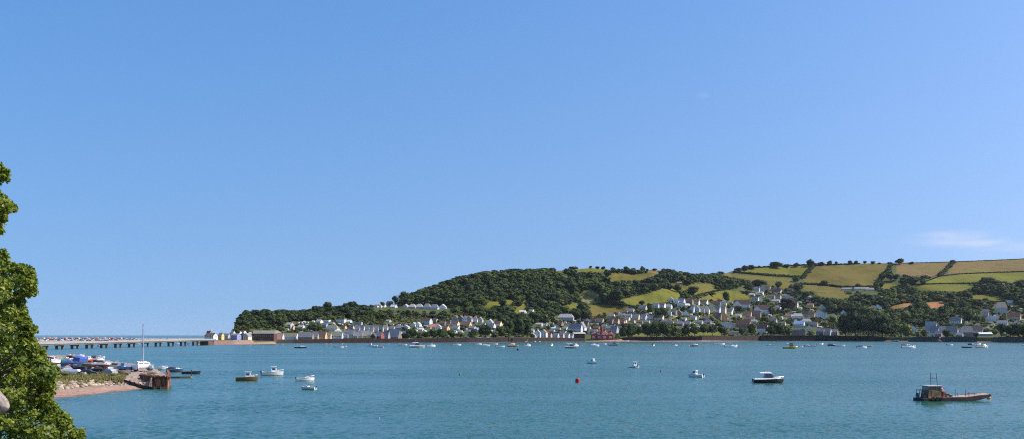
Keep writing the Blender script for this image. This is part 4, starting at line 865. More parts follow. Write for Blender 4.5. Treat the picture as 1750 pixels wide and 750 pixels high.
# ------------------------------------------------------------------ trees one can tell apart
TREES = {
 'waterside oaks': ('oak', 'dark round oak', 'waterside trees west of the village', [(692, 578, 14, 13, .22), (706, 578, 18, 18, .15), (717, 577, 12, 13, .3), (728, 577.6, 17, 14, .2), (741, 577.5, 18, 17, .2), (756, 577.5, 19, 18, .25), (772, 577, 17, 15, .25), (787, 577, 16, 12, .45), (808, 577, 17, 17, .2),
    (829, 576.5, 26, 25, .18), (845, 576.5, 15, 12, .5), (858, 576.5, 20, 22, .3), (869, 576.5, 20, 34, .3), (885, 577, 25, 38, .12), (901, 577, 18, 30, .18), (910, 577, 11, 10, .3), (876, 560, 16, 18, .3), (858, 556, 18, 18, .25), (915, 549, 26, 20, .22), (893, 548, 22, 16, .2)]),
 'park edge': ('park_tree', 'broad dark park tree', 'trees of the waterside park', [(1065, 577, 18, 23, .12), (1079, 576, 20, 25, .16), (1092, 574, 15, 19, .2), (1106, 575.8, 22, 26, .12), (1122, 575.8, 24, 30, .2), (1138, 575.8, 22, 27, .25), (1151, 575.5, 17, 22, .5), (1160, 575.5, 9, 9, .75), (1172, 574, 18, 22, .15),
    (1187, 574, 18, 21, .2), (1203, 573, 17, 22, .2), (1218, 573, 18, 23, .22), (1233, 573, 18, 22, .25)]),
 'walled gardens': ('garden_tree', 'bushy dark garden tree', 'garden trees above the long wall', [(1268, 572, 13, 17, .15), (1284, 572, 17, 22, .2), (1277, 566, 8, 9, .3), (1318, 573, 21, 19, .2), (1333, 573, 24, 24, .2), (1347, 573, 16, 15, .45), (1404, 574, 9, 6, .1), (1386, 574, 9, 12, .5), (1308, 553, 20, 14, .3), (1322, 560, 18, 14, .35), (1290, 530, 12, 12, .2), (1318, 535, 14, 16, .15), (1260, 530, 20, 9, .25), (1310, 500, 9, 8, .2)]),
 'yew grove': ('evergreen_tree', 'very dark evergreen', 'dark grove on the east wall', [(1445, 575, 28, 42, .0), (1462, 577, 32, 48, -.04), (1484, 577, 34, 44, .0), (1508, 576, 34, 42, .08), (1526, 575, 24, 28, .2), (1472, 545, 22, 22, .1)]),
 'pale grove': ('lime_tree', 'light green leafy tree', 'light green trees beside the dark grove', [(1548, 575, 24, 24, .72), (1537, 570, 18, 20, .65), (1480, 550, 28, 32, .55), (1497, 552, 28, 30, .5), (1513, 556, 22, 24, .5), (1548, 550, 19, 22, .6), (1424, 552, 16, 14, .75), (1410, 556, 14, 12, .7), (1433, 560, 14, 18, .8), (1390, 548, 12, 10, .6)]),
 'cove': ('shore_tree', 'dark tree', 'trees near the steps and boathouse', [(1580, 574, 12, 15, .3), (1571, 575, 10, 10, .4), (1618, 575.5, 14, 17, .08), (1668, 575.5, 10, 11, .35), (1712, 576.5, 16, 26, .08), (1727, 576.5, 20, 26, .15), (1741, 576.5, 26, 28, .2), (1760, 577, 24, 30, .2), (1656, 548, 24, 24, .35), (1700, 572, 12, 12, .5), (1583, 560, 16, 18, .3), (1530, 553, 20, 20, .3)]),
 'meadow': ('field_tree', 'round dark tree', 'trees around the meadows', [(1097, 521, 13, 11, .12), (1112, 532, 13, 15, .35), (1130, 543, 24, 21, .12), (1241, 516, 16, 21, .25), (1037, 518, 20, 18, .08), (1053, 517, 28, 26, .08), (1066, 522, 10, 8, .2), (1000, 546, 22, 20, .12), (986, 546, 20, 20, .15), (995, 532, 22, 18, .1), (1033, 539, 6, 8, .35),
    (1184, 503, 22, 16, .12), (1158, 499, 16, 16, .15), (1145, 494, 14, 10, .2), (1106, 494, 28, 12, .12), (1018, 513, 5, 5, .3), (950, 519, 20, 22, .15), (886, 523, 14, 14, .12), (858, 525, 18, 18, .1), (1215, 516, 7, 8, .25), (1216, 504, 14, 8, .1)]),
 'hill estate': ('street_tree', 'dark bushy tree', 'trees between the estate houses', [(1075, 538, 9, 8, .2), (1092, 538, 10, 9, .15), (1138, 533, 11, 10, .15), (1160, 545, 10, 8, .2), (1178, 527, 8, 8, .2), (1168, 529, 9, 8, .15), (1190, 540, 10, 8, .3), (1216, 548, 12, 9, .15), (1222, 527, 8, 8, .2), (1246, 528, 10, 10, .15), (1203, 558, 12, 8, .2), (1184, 558, 12, 9, .25), (1152, 558, 12, 9, .2), (1130, 556, 12, 9, .2), (1113, 558, 10, 7, .3), (1228, 556, 10, 8, .3), (1152, 525, 8, 8, .15), (1110, 527, 9, 9, .2)]),
 'village': ('village_tree', 'rounded dark tree', 'trees between the village houses', [(937, 562, 11, 9, .2), (954, 571, 9, 8, .25), (976, 562, 9, 8, .2), (1000, 570, 8, 8, .2), (1010, 560, 9, 8, .2), (1038, 549, 9, 8, .15), (1056, 562, 9, 8, .2), (1028, 566, 9, 7, .25), (990, 552, 10, 9, .2), (949, 553, 12, 10, .2), (534, 567, 20, 17, .3), (545, 566, 16, 15, .35), (523, 569, 14, 10, .3), (508, 568, 10, 8, .35), (555, 569, 12, 10, .3), (603, 561, 9, 8, .1), (624, 553, 12, 7, .15), (672, 569, 9, 7, .25), (698, 569, 12, 9, .2), (721, 556, 9, 8, .2), (752, 570, 14, 11, .2), (770, 569, 12, 9, .25), (790, 565, 12, 10, .2), (825, 563, 12, 10, .2), (812, 572, 12, 10, .3), (772, 553, 9, 7, .2), (756, 549, 10, 8, .25)]),
 'upper lane': ('lane_tree', 'dark tree', 'trees of the upper lane', [(1298, 489, 24, 14, .1), (1330, 492, 13, 16, .08), (1271, 486, 12, 12, .3), (1365, 497, 18, 16, .2), (1280, 500, 16, 20, .2), (1377, 508, 16, 12, .25), (1408, 487, 14, 12, .2), (1360, 481, 14, 12, .15), (1466, 492, 13, 11, .25), (1498, 495, 12, 20, .3), (1385, 503, 8, 8, .1), (1343, 498, 8, 8, .2)]),
 'east slope': ('slope_tree', 'rounded bluish green tree', 'trees on the eastern slope', [(1508, 478, 15, 15, .18), (1521, 480, 18, 20, .12), (1531, 478, 14, 14, .15), (1505, 492, 13, 18, .25), (1546, 487, 22, 16, .25), (1560, 484, 26, 14, .2), (1580, 475, 14, 8, .15), (1588, 475, 8, 5, .2), (1524, 496, 8, 8, .1), (1686, 489, 28, 18, .12), (1701, 490, 22, 14, .15), (1668, 502, 18, 16, .12), (1746, 497, 22, 22, .15), (1728, 500, 18, 12, .2), (1684, 513, 10, 6, .2), (1640, 508, 14, 12, .25), (1655, 500, 12, 10, .3),
    (1520, 545, 18, 20, .1), (1550, 535, 14, 14, .3), (1568, 530, 18, 16, .2), (1630, 530, 22, 16, .12), (1650, 528, 20, 14, .2), (1672, 525, 18, 16, .2), (1625, 545, 16, 12, .2), (1670, 550, 14, 16, .2), (1722, 530, 14, 14, .15)]),
 'skyline': ('skyline_tree', 'small round tree', 'trees on the wooded skyline', [(905, 464, 9, 8, .12), (918, 464, 8, 7, .15), (927, 464, 11, 9, .1), (946, 463.5, 11, 9, .1), (972, 461, 8, 4, .1), (984, 459, 9, 7, .1), (1009, 456.5, 7, 5, .15), (1021, 458, 10, 5, .1), (1031, 459, 10, 6, .1), (1052, 464, 8, 6, .2), (1061, 465, 5, 5, .3), (1071, 464, 13, 13, .12), (1083, 464, 9, 10, .1), (1098, 463, 11, 12, .08), (1106, 463, 6, 6, .1), (1119, 461.5, 9, 5, .1),
    (1135, 464, 12, 8, .1), (1150, 467.5, 16, 9, .1), (1163, 469, 12, 8, .12), (1198, 473, 12, 10, .12), (1211, 472, 7, 5, .1), (1217, 472, 6, 6, .1), (1232, 469, 12, 8, .1), (539, 533, 13, 15, .08), (551, 532, 14, 13, .08), (560, 531, 16, 18, .06), (581, 531, 14, 13, .06), (592, 531, 16, 16, .04), (603, 531, 18, 19, .04), (612, 530, 14, 13, .08), (634, 528, 11, 11, .1), (653, 522, 12, 11, .05), (676, 519, 12, 19, .02), (691, 514, 20, 19, .2), (706, 508, 13, 12, .25), (397, 577, 6, 6, .08), (401, 570, 7, 9, .06), (404, 560, 7, 9, .08), (408, 551, 9, 10, .06), (413, 543, 10, 10, .08), (420, 537, 13, 11, .1), (438, 535, 12, 9, .1), (456, 535, 10, 8, .12), (419, 540, 12, 10, .12), (431, 539, 12, 10, .1), (448, 538, 12, 9, .15), (465, 538.5, 9, 8, .1), (478, 538, 12, 8, .15), (495, 538.5, 12, 7, .12), (530, 535, 10, 9, .08)]),
 'far skyline': ('hedgerow_tree', 'small dark tree', 'trees on the far field skyline', [(1262, 463, 14, 9, .1), (1273, 461, 14, 11, .08), (1285, 459, 14, 10, .1), (1297, 451.5, 5, 5, .1), (1326, 457, 22, 12, .08), (1345, 456.5, 12, 8, .1), (1361, 455.5, 12, 10, .1), (1385, 455, 16, 14, .05), (1403, 453, 13, 9, .08), (1418, 452, 11, 10, .06), (1429, 452, 6, 8, .1), (1453, 451, 11, 9, .06), (1463, 450.5, 8, 8, .08), (1478, 450, 7, 7, .1), (1492, 450, 9, 6, .08), (1503, 450, 6, 3, .1), (1519, 450, 7, 4, .1), (1537, 451.5, 17, 12, .06), (1558, 450, 11, 5, .08), (1628, 450, 11, 9, .06)]),
}
TREEDESC = {'waterside oaks': 'in the waterside oaks', 'park edge': 'along the park sea wall', 'walled gardens': 'in the gardens behind the long wall', 'yew grove': 'in the black grove', 'pale grove': 'around the black grove', 'cove': 'along the eastern shore',
            'meadow': 'around the middle meadows', 'upper lane': 'along the upper lane', 'hill estate': 'side among the hill estate roofs', 'village': 'side among the village roofs', 'east slope': 'on the eastern slope', 'skyline': 'on the wooded skyline', 'far skyline': 'on the far field skyline'}
KEEP = []
for key, (nm, look, grp, items) in TREES.items():
    order = sorted(range(len(items)), key=lambda i: items[i][0])
    for i, (px, py, w, h, tone) in enumerate(items):
        tw = 'tall ' if h > w * 1.2 else ('low ' if h < w * .7 else '')
        tree(nm, px, py, w, h, tone, '%s%s, %s from the bridge %s' % (tw, look, ORD[order.index(i)], TREEDESC[key]), grp)
        if w > 8: KEEP.append((px, py, w, h))
tree('copper_beech', 1346, 532, 28, 27, .1, 'big purple-brown copper beech among the hillside gardens', None, cop=.75)
tree('copper_beech', 1640, 520, 14, 10, .2, 'small purplish tree on the eastern slope below the red soil field', None, cop=.6)
tree('cypress', 1517, 548, 8, 24, .02, 'slim dark conifer rising behind the light green trees', None, meshes=CONE)
tree('cypress', 1330, 548, 7, 11, .9, 'golden green conical bush under the copper beech', None, meshes=CONE)

# ------------------------------------------------------------------ hedges between the fields
def hedge(pts, thick, label, tone=.12, group='field hedges', step=None):
    P = [];
    for (x0, y0), (x1, y1) in zip(pts, pts[1:]):
        d = sqrt((x1 - x0) ** 2 + ((y1 - y0) * 1.5) ** 2); n = max(1, int(d / (step or thick * .30)))
        P += [(x0 + (x1 - x0) * i / n, y0 + (y1 - y0) * i / n) for i in range(n)]
    items = []
    for x, y in P:
        p = land(x + rnd.uniform(-.4, .4), y + rnd.uniform(-.3, .3)); m = p[1] / F; w = thick * m * rnd.uniform(.7, 1.5)
        items.append((p[0], p[1], p[2] - .1 * w, w * 1.25, thick * m * rnd.uniform(.75, 1.25), tone + rnd.uniform(-.08, .08)))
    o = mass('hedge', items); tag(o, label, 'hedge', group)
HEDGES = [
 ([(1256, 465), (1280, 467.5), (1320, 470.5), (1366, 473.5)], 4.6, 'thick hedge between the two olive pastures west of the golden cornfield'),
 ([(1371, 476), (1380, 465), (1393, 451)], 6, 'tall hedge climbing the west side of the golden cornfield'),
 ([(1366, 485), (1400, 486), (1440, 490), (1465, 491), (1500, 489)], 4.2, 'lumpy hedge along the bottom of the golden cornfield'),
 ([(1256, 461), (1290, 457), (1330, 454.5), (1385, 452)], 3.2, 'dark skyline hedge above the olive pasture'),
 ([(1385, 453), (1420, 452), (1470, 450)], 2.6, 'skyline hedge along the top of the golden cornfield'),
 ([(1523, 452), (1519, 460), (1512, 470), (1500, 483)], 6.5, 'broad tree-filled hedge east of the golden cornfield'),
 ([(1630, 448), (1622, 456), (1612, 465), (1604, 472)], 6.0, 'thick hedge running down between the two tan stubble fields'),
 ([(1576, 483), (1592, 476.5), (1606, 471.5), (1640, 467.4), (1700, 464.8), (1760, 463), (2000, 458)], 1.8, 'thin hedge above the bright green field'),
 ([(1558, 486), (1600, 484.6), (1680, 483.4), (1720, 481.8)], 2.6, 'low dark hedge under the bright green field'),
 ([(1535, 449.2), (1620, 447.2), (1700, 444), (1760, 441.3), (2000, 434)], 1.2, 'thin dark hedge on the far skyline'),
 ([(1150, 491), (1162, 500), (1168, 508)], 3.4, 'hedge down the side of the bright green meadow'),
 ([(1008, 519.5), (1030, 517.5), (1062, 519.5), (1085, 523), (1105, 522)], 2.4, 'hedge between the striped meadow and the golden one'),
 ([(1186, 506), (1200, 502), (1222, 497), (1240, 494.5)], 3.0, 'hedge between the brown-green pasture and the meadow above the estate'),
 ([(1545, 472), (1560, 476), (1580, 478)], 5, 'ragged hedge under the first tan stubble field'),
 ([(1640, 509), (1665, 511.5), (1700, 515), (1722, 515)], 2.4, 'hedge under the small meadow on the eastern slope'),
 ([(1070, 530), (1078, 525), (1110, 521), (1140, 517), (1160, 513)], 2.0, 'garden hedge under the bright green meadow'),
 ([(1178, 575), (1200, 574.6), (1240, 574)], 1.6, 'clipped hedge on top of the park sea wall'),
 ([(600, 579), (612, 579), (625, 578.8), (636, 578.8)], 2.6, 'green garden hedge in front of the yellow and cream terrace'),
 ([(585, 580), (600, 579.6)], 3.0, 'low hedge at the end of the waterfront cottages'),
]
for pts, th, lab in HEDGES: hedge(pts, th, lab)

# ------------------------------------------------------------------ sheds, garages and garden walls that fill the streets
def infield0(px, py): return any(inpoly(px, py, P) for c, P in FIELDS)
ZONES = [('the waterfront cottages', [(484, 575), (490, 552), (600, 546), (606, 572)], 20), ('the long slate terrace', [(604, 574), (660, 556), (760, 548), (866, 552), (866, 572), (700, 574)], 32),
         ('the village street', [(906, 574), (930, 548), (1060, 548), (1060, 572)], 26), ('the hill estate', [(1050, 548), (1140, 516), (1250, 514), (1250, 562), (1080, 560)], 46),
         ('the twin white houses', [(1250, 568), (1282, 492), (1400, 510), (1440, 545), (1430, 568)], 38), ('the eastern lanes', [(1600, 570), (1625, 540), (1755, 515), (1755, 570)], 26)]
SHW = [('w', 'white'), ('w', 'white'), ('a', 'pale stone'), ('c', 'cream'), ('g', 'grey'), ('b', 'pale blue')]
Rz = random.Random(31)
for zone, P, n in ZONES:
    xs = [p[0] for p in P]; ys_ = [p[1] for p in P]; k = 0; tries = 0
    while k < n and tries < 3000:
        tries += 1; px = Rz.uniform(min(xs), max(xs)); py = Rz.uniform(min(ys_), max(ys_))
        if not inpoly(px, py, P) or infield0(px, py): continue
        w = Rz.uniform(3.2, 6.5); h = Rz.uniform(1.8, 3.2)
        if any(px + w * .5 > x0 + 1 and px - w * .5 < x1 - 1 and py > y0 + 1 and py - h - 1 < y1 for x0, x1, y0, y1 in HB): continue
        wc, wn = Rz.choice(SHW); rc = Rz.choice('sgggnw'); lab = 'small %s outbuilding with a %s roof, tucked in by %s' % (wn, ROOFC[rc][1], zone)
        house(px, py, w, py - h * .7, py - h, 'L', wc, rc, lab, lab, name='outbuilding', cat='outbuilding', chim=False, depth=3.5, win=False)
        HB.append((px - w * .5, px + w * .5, py - h - 1, py)); k += 1

# ------------------------------------------------------------------ woods and gardens as masses
def infield(px, py): return any(inpoly(px, py, P) for c, P in FIELDS)
REG = [
 ('headland_woods', [(396, 576), (410, 545), (440, 534), (520, 533), (560, 524), (690, 505), (692, 530), (640, 546), (590, 544), (560, 540), (530, 550), (480, 556), (455, 560), (430, 568), (405, 582)], 12, 13, .10),
 ('hillside_woods', [(690, 530), (690, 505), (760, 482), (850, 462), (1050, 460), (1240, 462), (1240, 494), (1190, 495), (1150, 488), (1075, 506), (1030, 516), (1015, 545), (960, 535), (930, 560), (850, 556), (835, 545), (790, 535), (740, 540)], 13, 14, .12),
 ('valley_woods', [(1180, 508), (1225, 466), (1260, 475), (1340, 490), (1370, 486), (1450, 492), (1520, 492), (1560, 484), (2080, 474), (2080, 545), (1750, 530), (1700, 520), (1640, 535), (1600, 560), (1560, 566), (1520, 560), (1440, 565), (1400, 520), (1370, 505), (1345, 495), (1290, 484), (1250, 495)], 11, 12, .2),
]
def covers_house(px, py, w, h):
    for (x0, x1, y0, y1) in HB:
        if px + w * .42 > x0 and px - w * .42 < x1 and py > y0 and py - h < y1:
            if py >= y1 - .5: 
                if py - h < y1 - (y1 - y0) * .25: return True
            else: 
                return True if py > y0 + 2 else False
    return False
Rg = random.Random(5)
tot = 0
for name, P, sp0, sz, tone in REG:
    xs = [p[0] for p in P]; ysv = [p[1] for p in P]; items = []
    y = min(ysv)
    while y < max(ysv):
        x = min(xs) + Rg.random() * sp0
        while x < max(xs):
            px = x + Rg.uniform(-3, 3); py = y + Rg.uniform(-1.6, 1.6)
            a = float(np.interp(px, XS, wt)); c = float(np.interp(px, XS, rg))
            if inpoly(px, py, P) and c < py < a and not infield(px, py):
                w = sz * Rg.choice((.55, .75, .9, 1.0, 1.15, 1.45, 1.7)); h = w * Rg.uniform(.62, .95)
                lf = .5 * sin(px * .043 + py * .09 + 1) + .5 * sin(px * .017 - py * .12)
                if py - h < c - 7: h = py - c + 7
                if infield(px, py - h * .8) or infield(px - w * .35, py - h * .4) or infield(px + w * .35, py - h * .4):
                    w *= .45; h *= .4
                    if infield(px, py - h * .8): x += 2; continue
                if not covers_house(px, py, w, h):
                    p = land(px, py); m = p[1] / F
                    items.append((*p, w * m, h * m, tone + .04 + .10 * lf + Rg.choice((-.08, -.04, 0, .03, .08, .16, .30 if name != 'headland_woods' else .12)) + Rg.uniform(-.05, .05)))
            x += sp0 * Rg.uniform(.5, .85)
        y += 2.9
    tot += len(items)
    tag(mass(name, items), kind='stuff')
print('woods crowns', tot)
items = []; y = 500.0
while y < 582:
    x = 400 + Rg.random() * 5
    while x < 1900:
        px = x + Rg.uniform(-2, 2); py = y + Rg.uniform(-1, 1); a = float(np.interp(px, XS, wt)); c = float(np.interp(px, XS, rg))
        inr = any(inpoly(px, py, P) for _, P, *_ in REG)
        if c + 1 < py < a - .5 and not inr and not infield(px, py) and not infield(px, py - 2) and Rg.random() < .95:
            w = Rg.choice((3, 4, 5, 6, 7, 9)) * Rg.uniform(.85, 1.15); h = w * Rg.uniform(.55, .95)
            if 672 < px < 722 and 538 < py < 556: w *= .6; h *= .5
            if py > a - 3: h = min(h, 4)
            if not covers_house(px, py, w, h):
                p = land(px, py); m = p[1] / F
                items.append((*p, w * m, h * m, Rg.choice((.1, .15, .25, .35, .5, .65)) + Rg.uniform(-.06, .06)))
        x += Rg.uniform(2.6, 4.8)
    y += 2.0
print('garden bushes', len(items))
tag(mass('garden_shrubbery', items), kind='stuff')

# ------------------------------------------------------------------ boatyard spit
YF = [(-120, 190), (60, 196), (84, 202), (100, 206), (153, 217), (193, 228), (225, 237), (255, 246), (262, 250), (288, 251)]
YB = [(-120, 560), (60, 545), (120, 520), (150, 500), (180, 430), (200, 400), (235, 372), (262, 330), (276, 292), (288, 268)]
def yard_z(px, Y):
    f0 = lerp(px, [a for a, _ in YF], [b for _, b in YF]); b0 = max(f0 + 6, lerp(px, [a for a, _ in YB], [b for _, b in YB]))
    if px > 256 and Y < f0 + 1.5: return -2.0
    if px > 256: return lerp(Y, [f0 - 2, f0, b0 - 2, b0 + 6], [2.1, 2.2, 2.2, -1.5])
    bh = lerp(px, [60, 150, 225, 256], [26, 24, 14, 8]); g = min(1, max(0, (256 - px) / 40))
    return lerp(Y, [f0 - 12, f0, f0 + bh, f0 + bh + 8, f0 + bh + 22, b0 - 12, b0, b0 + 10], [-1.6, 0, .75, 1.5, 2.2, 2.4, .1, -2])
def yard_pt(px, Y, dz=0): return ((px - CX) / F * Y, Y, yard_z(px, Y) + dz)
def yard_at(px, py):
    """yard point seen on row py"""
    lo, hi = 180.0, 620.0
    for Y in np.arange(190, 600, 1.0):
        z = yard_z(px, Y)
        if z > -.5 and HZ + (CH - z) / Y * F <= py: return yard_pt(px, float(Y))
    return yard_pt(px, 500.0)
pxs = np.arange(-120, 290, 3.0); Ys = np.concatenate([np.arange(176, 300, 2.0), np.arange(300, 600, 5.0)])
Vv = []; N2 = len(Ys); _rs = np.random.RandomState(8)
for px in pxs:
    for Y in Ys:
        z = yard_z(px, Y); z += (.10 if z > .8 else .03) * _rs.randn() if z > .1 else 0
        Vv.append(((px - CX) / F * Y, Y, z))
Vv = np.array(Vv); i2, j2 = np.meshgrid(np.arange(len(pxs) - 1), np.arange(N2 - 1), indexing='ij')
Q = np.stack([i2 * N2 + j2, (i2 + 1) * N2 + j2, (i2 + 1) * N2 + j2 + 1, i2 * N2 + j2 + 1], -1).reshape(-1, 4)
b = NB('foreshore'); geo = b.n('ShaderNodeNewGeometry'); sz = b.n('ShaderNodeSeparateXYZ'); b.link(geo.outputs['Position'], sz.inputs[0])
n = b.noise(b.wcoord(), .35, 6, .65); n3 = b.noise(b.wcoord(), 2.5, 3, .6)
sand = b.ramp(b.math('ADD', b.math('MULTIPLY', n, .6), b.math('MULTIPLY', n3, .4)), [(.3, (.15, .085, .058)), (.5, (.30, .185, .125)), (.7, (.42, .29, .21))])
dirt = b.ramp(n, [(.3, (.12, .09, .065)), (.55, (.27, .205, .15)), (.8, (.40, .33, .25))])
f = b.ramp(b.math('MULTIPLY', sz.outputs[2], .4), [(.30, (0, 0, 0)), (.62, (1, 1, 1))])
wet = b.ramp(b.math('ADD', sz.outputs[2], b.math('MULTIPLY', n, .25)), [(.14, (.38, .36, .36)), (.34, (1, 1, 1))])
c = b.mix(1.0, b.mix(f, sand, dirt), wet, 'MULTIPLY')
YARD = b.out(c, .92, b.bump(n3, .5, .1))
tag(put('boatyard_ground', npmesh('boatyard_ground', Vv, Q, [YARD], smooth=True)), kind='structure')

# rusty sheet-pile quay at the tip
RUST = NB('rusty_piling'); nr_ = RUST.noise(RUST.wcoord((1.5, 1.5, .35)), 1.0, 6, .7)
RUST = RUST.out(RUST.ramp(nr_, [(.28, (.05, .028, .022)), (.42, (.20, .07, .04)), (.54, (.36, .15, .07)), (.68, (.48, .31, .19))]), .9)
def piling(P, z0, z1, label, name='sheet_pile_wall', cap=True, pitch=.55):
    t = thing(name, label, 'quay wall', (P[0][0], P[0][1], 0)); mb = MB(); cb = MB(); o = P[0]
    for (x0, y0), (x1, y1) in zip(P, P[1:]):
        L = sqrt((x1 - x0) ** 2 + (y1 - y0) ** 2); n = max(1, int(L / pitch)); ux, uy = (x1 - x0) / L, (y1 - y0) / L; nx_, ny_ = uy, -ux
        for i in range(n):
            s0 = i * L / n; s1 = (i + 1) * L / n; d = .28 if i % 2 else 0
            pts = [(x0 - o[0] + ux * s + nx_ * e, y0 - o[1] + uy * s + ny_ * e) for s, e in ((s0, d), (s1, d), (s1, -.3), (s0, -.3))]
            mb.hexa([(x, y, z0) for x, y in pts] + [(x, y, z1 + (.12 if i % 3 == 0 else 0)) for x, y in pts])
        pts = [(x0 - o[0] + ux * s + nx_ * e, y0 - o[1] + uy * s + ny_ * e) for s, e in ((-.1, .42), (L + .1, .42), (L + .1, -.02), (-.1, -.02))]
        if cap: cb.hexa([(x, y, z1 - .55) for x, y in pts] + [(x, y, z1 - .2) for x, y in pts])
    mb.build('piling', RUST, t)
    if cap: cb.build('waling', paint((.10, .05, .035), .9, .4, 1.5), t)
def XY(px, Y): return ((px - CX) / F * Y, Y)
piling([XY(240, 264), XY(268, 250.5), XY(287.3, 249.5), XY(289.3, 262), XY(287, 290)], -1.5, 2.65, 'rusty brown sheet-pile quay wall at the tip of the boatyard')
# low timber groyne down the beach
t = thing('timber_groyne', 'low dark timber wall running down the pink beach to the rusty quay', 'groyne', (*XY(200, 250), 0)); o = XY(200, 250)
mb = MB(); P = [XY(198, 262), XY(222, 250), XY(240, 244.5), XY(262, 242), XY(286, 243)]; H_ = [1.9, 1.45, .9, .5, .4]
for (a, b_), h0, h1 in zip(zip(P, P[1:]), H_, H_[1:]):
    q = [(a[0] - o[0], a[1] - o[1] - .25), (b_[0] - o[0], b_[1] - o[1] - .25), (b_[0] - o[0], b_[1] - o[1] + .25), (a[0] - o[0], a[1] - o[1] + .25)]
    mb.hexa([(x, y, -1) for x, y in q] + [(q[0][0], q[0][1], h0), (q[1][0], q[1][1], h1), (q[2][0], q[2][1], h1), (q[3][0], q[3][1], h0)])
mb.build('planking', paint((.06, .045, .035), .95, .4, 1.2), t)
pb = MB()
for (a, b_), h0, h1 in zip(zip(P, P[1:]), H_, H_[1:]):
    for s in (0.05, .5): pb.box((a[0] + (b_[0] - a[0]) * s - o[0], a[1] + (b_[1] - a[1]) * s - o[1] - .4, (h0 + (h1 - h0) * s) / 2), (.28, .28, h0 + (h1 - h0) * s + .5))
tag(pb.build('posts', paint((.05, .04, .03), .95, .4), t), kind='stuff')
# riprap boulders
ROCKM = [paint((.42, .34, .24), .9, .5, 1.6), paint((.31, .24, .17), .9, .5, 1.4), paint((.46, .39, .29), .9, .4, 1.8)]
RM = []
for i in range(8):
    r = np.random.RandomState(50 + i); v = ICO_V.copy() * (.8 + .45 * r.rand(12, 1)); v = v * (.75 + .5 * r.rand(3)); v[:, 2] = np.clip(v[:, 2], -.5, .35 + .2 * r.rand()); v[:, 0] = np.clip(v[:, 0], -.7, .6 + .3 * r.rand()); v *= (1.1, .8, .7)
    RM.append(npmesh('boulder', v, ICO_F, [ROCKM[i % 3]]))
Rk = random.Random(21)
def rocks(n, x0, x1, f0, f1, smin, smax, label, group):
    for i in range(n):
        px = Rk.uniform(x0, x1); Yf = lerp(px, [a for a, _ in YF], [b for _, b in YF]); bh = lerp(px, [60, 150, 225, 256], [26, 24, 14, 8])
        Y = Yf + bh + Rk.uniform(f0, f1); s = Rk.uniform(smin, smax)
        o = put('boulder', Rk.choice(RM)); o.location = yard_pt(px, Y, s * .12); o.scale = (s, s, s); o.rotation_euler = (Rk.uniform(-.4, .4), Rk.uniform(-.4, .4), Rk.uniform(0, 6))
        tag(o, label, 'boulder', group)
rocks(105, 78, 176, -2, 8, .35, 1.0, 'pale angular boulder in the rock bank between beach and grass', 'boulders of the rock bank')
rocks(60, 80, 134, -5, 8, .3, .95, 'pale tan boulder at the tree end of the rock bank', 'boulders at the tree end of the bank')
rocks(34, 172, 215, -2, 6, .22, .5, 'small pale stone at the thin end of the rock bank', 'stones at the thin end of the rock bank')
rocks(22, 236, 268, -2, 7, .3, .7, 'weedy brown rock heaped behind the rusty quay', 'rocks heaped at the quay')
# grass on the bank
def grass_mass(name, n, fx, hmin, hmax, cols):
    r = np.random.RandomState(4); Vs = []; T = []
    for i in range(n):
        px, Y = fx(r); 
        if px is None: continue
        x, y, z = yard_pt(px, Y); h = r.uniform(hmin, hmax); a = r.rand() * 6.28; w = .05 + .08 * r.rand(); lx, ly = r.randn(2) * .25 * h
        Vs += [(x - w * cos(a), y - w * sin(a), z - .05), (x + w * cos(a), y + w * sin(a), z - .05), (x + lx, y + ly, z + h)]; T.append(r.rand())
    Vs = np.array(Vs); b = NB('grass_blades'); at = b.n('ShaderNodeAttribute', attribute_name='tint')
    m = b.out(b.ramp(b.math('ADD', b.math('MULTIPLY', at.outputs['Fac'], .5), b.math('MULTIPLY', b.noise(b.wcoord(), .25, 3), .55)), cols), .85, spec=.1)
    tag(put(name, npmesh(name, Vs, np.arange(len(Vs)).reshape(-1, 3), [m], np.array(T))), kind='stuff')
def fx(r):
    px = r.uniform(84, 214); Yf = lerp(px, [a for a, _ in YF], [b for _, b in YF]); bh = lerp(px, [60, 150, 225, 256], [26, 24, 14, 8])
    wd = lerp(px, [84, 120, 160, 200, 214], [60, 46, 30, 22, 8]); Y = Yf + bh + 5 + 3.5 * sin(px * .21) + 2 * sin(px * .53 + 1) + r.rand() ** 1.2 * wd
    if sin(px * .37 + Y * .21) + sin(px * .13 - Y * .33 + 2) + .5 * sin(px * .9) < -1.55: return None, 0
    return px, Y
grass_mass('bank_grass', 30000, fx, .25, .85, [(.28, (.055, .09, .018)), (.45, (.12, .15, .03)), (.56, (.22, .19, .07)), (.72, (.36, .28, .14))])
# bushes on the bank
for px, py, w, h, lab in ((192, 645, 16, 8, 'dark green bush on the bank near the rusty quay'), (204, 646, 12, 7, 'low green bush beside the timber groyne'), (176, 643, 14, 6, 'low scrub patch on the grassy bank'), (108, 645, 18, 10, 'bright green bush at the edge of the tree'), (215, 641, 10, 5, 'scrub under the grey hulk')):
    p = yard_at(px, py); tree('bush', px, py, w, h, .3, lab, None, meshes=BIG, cat='bush', base=(p[0], p[1], p[2] - .1))

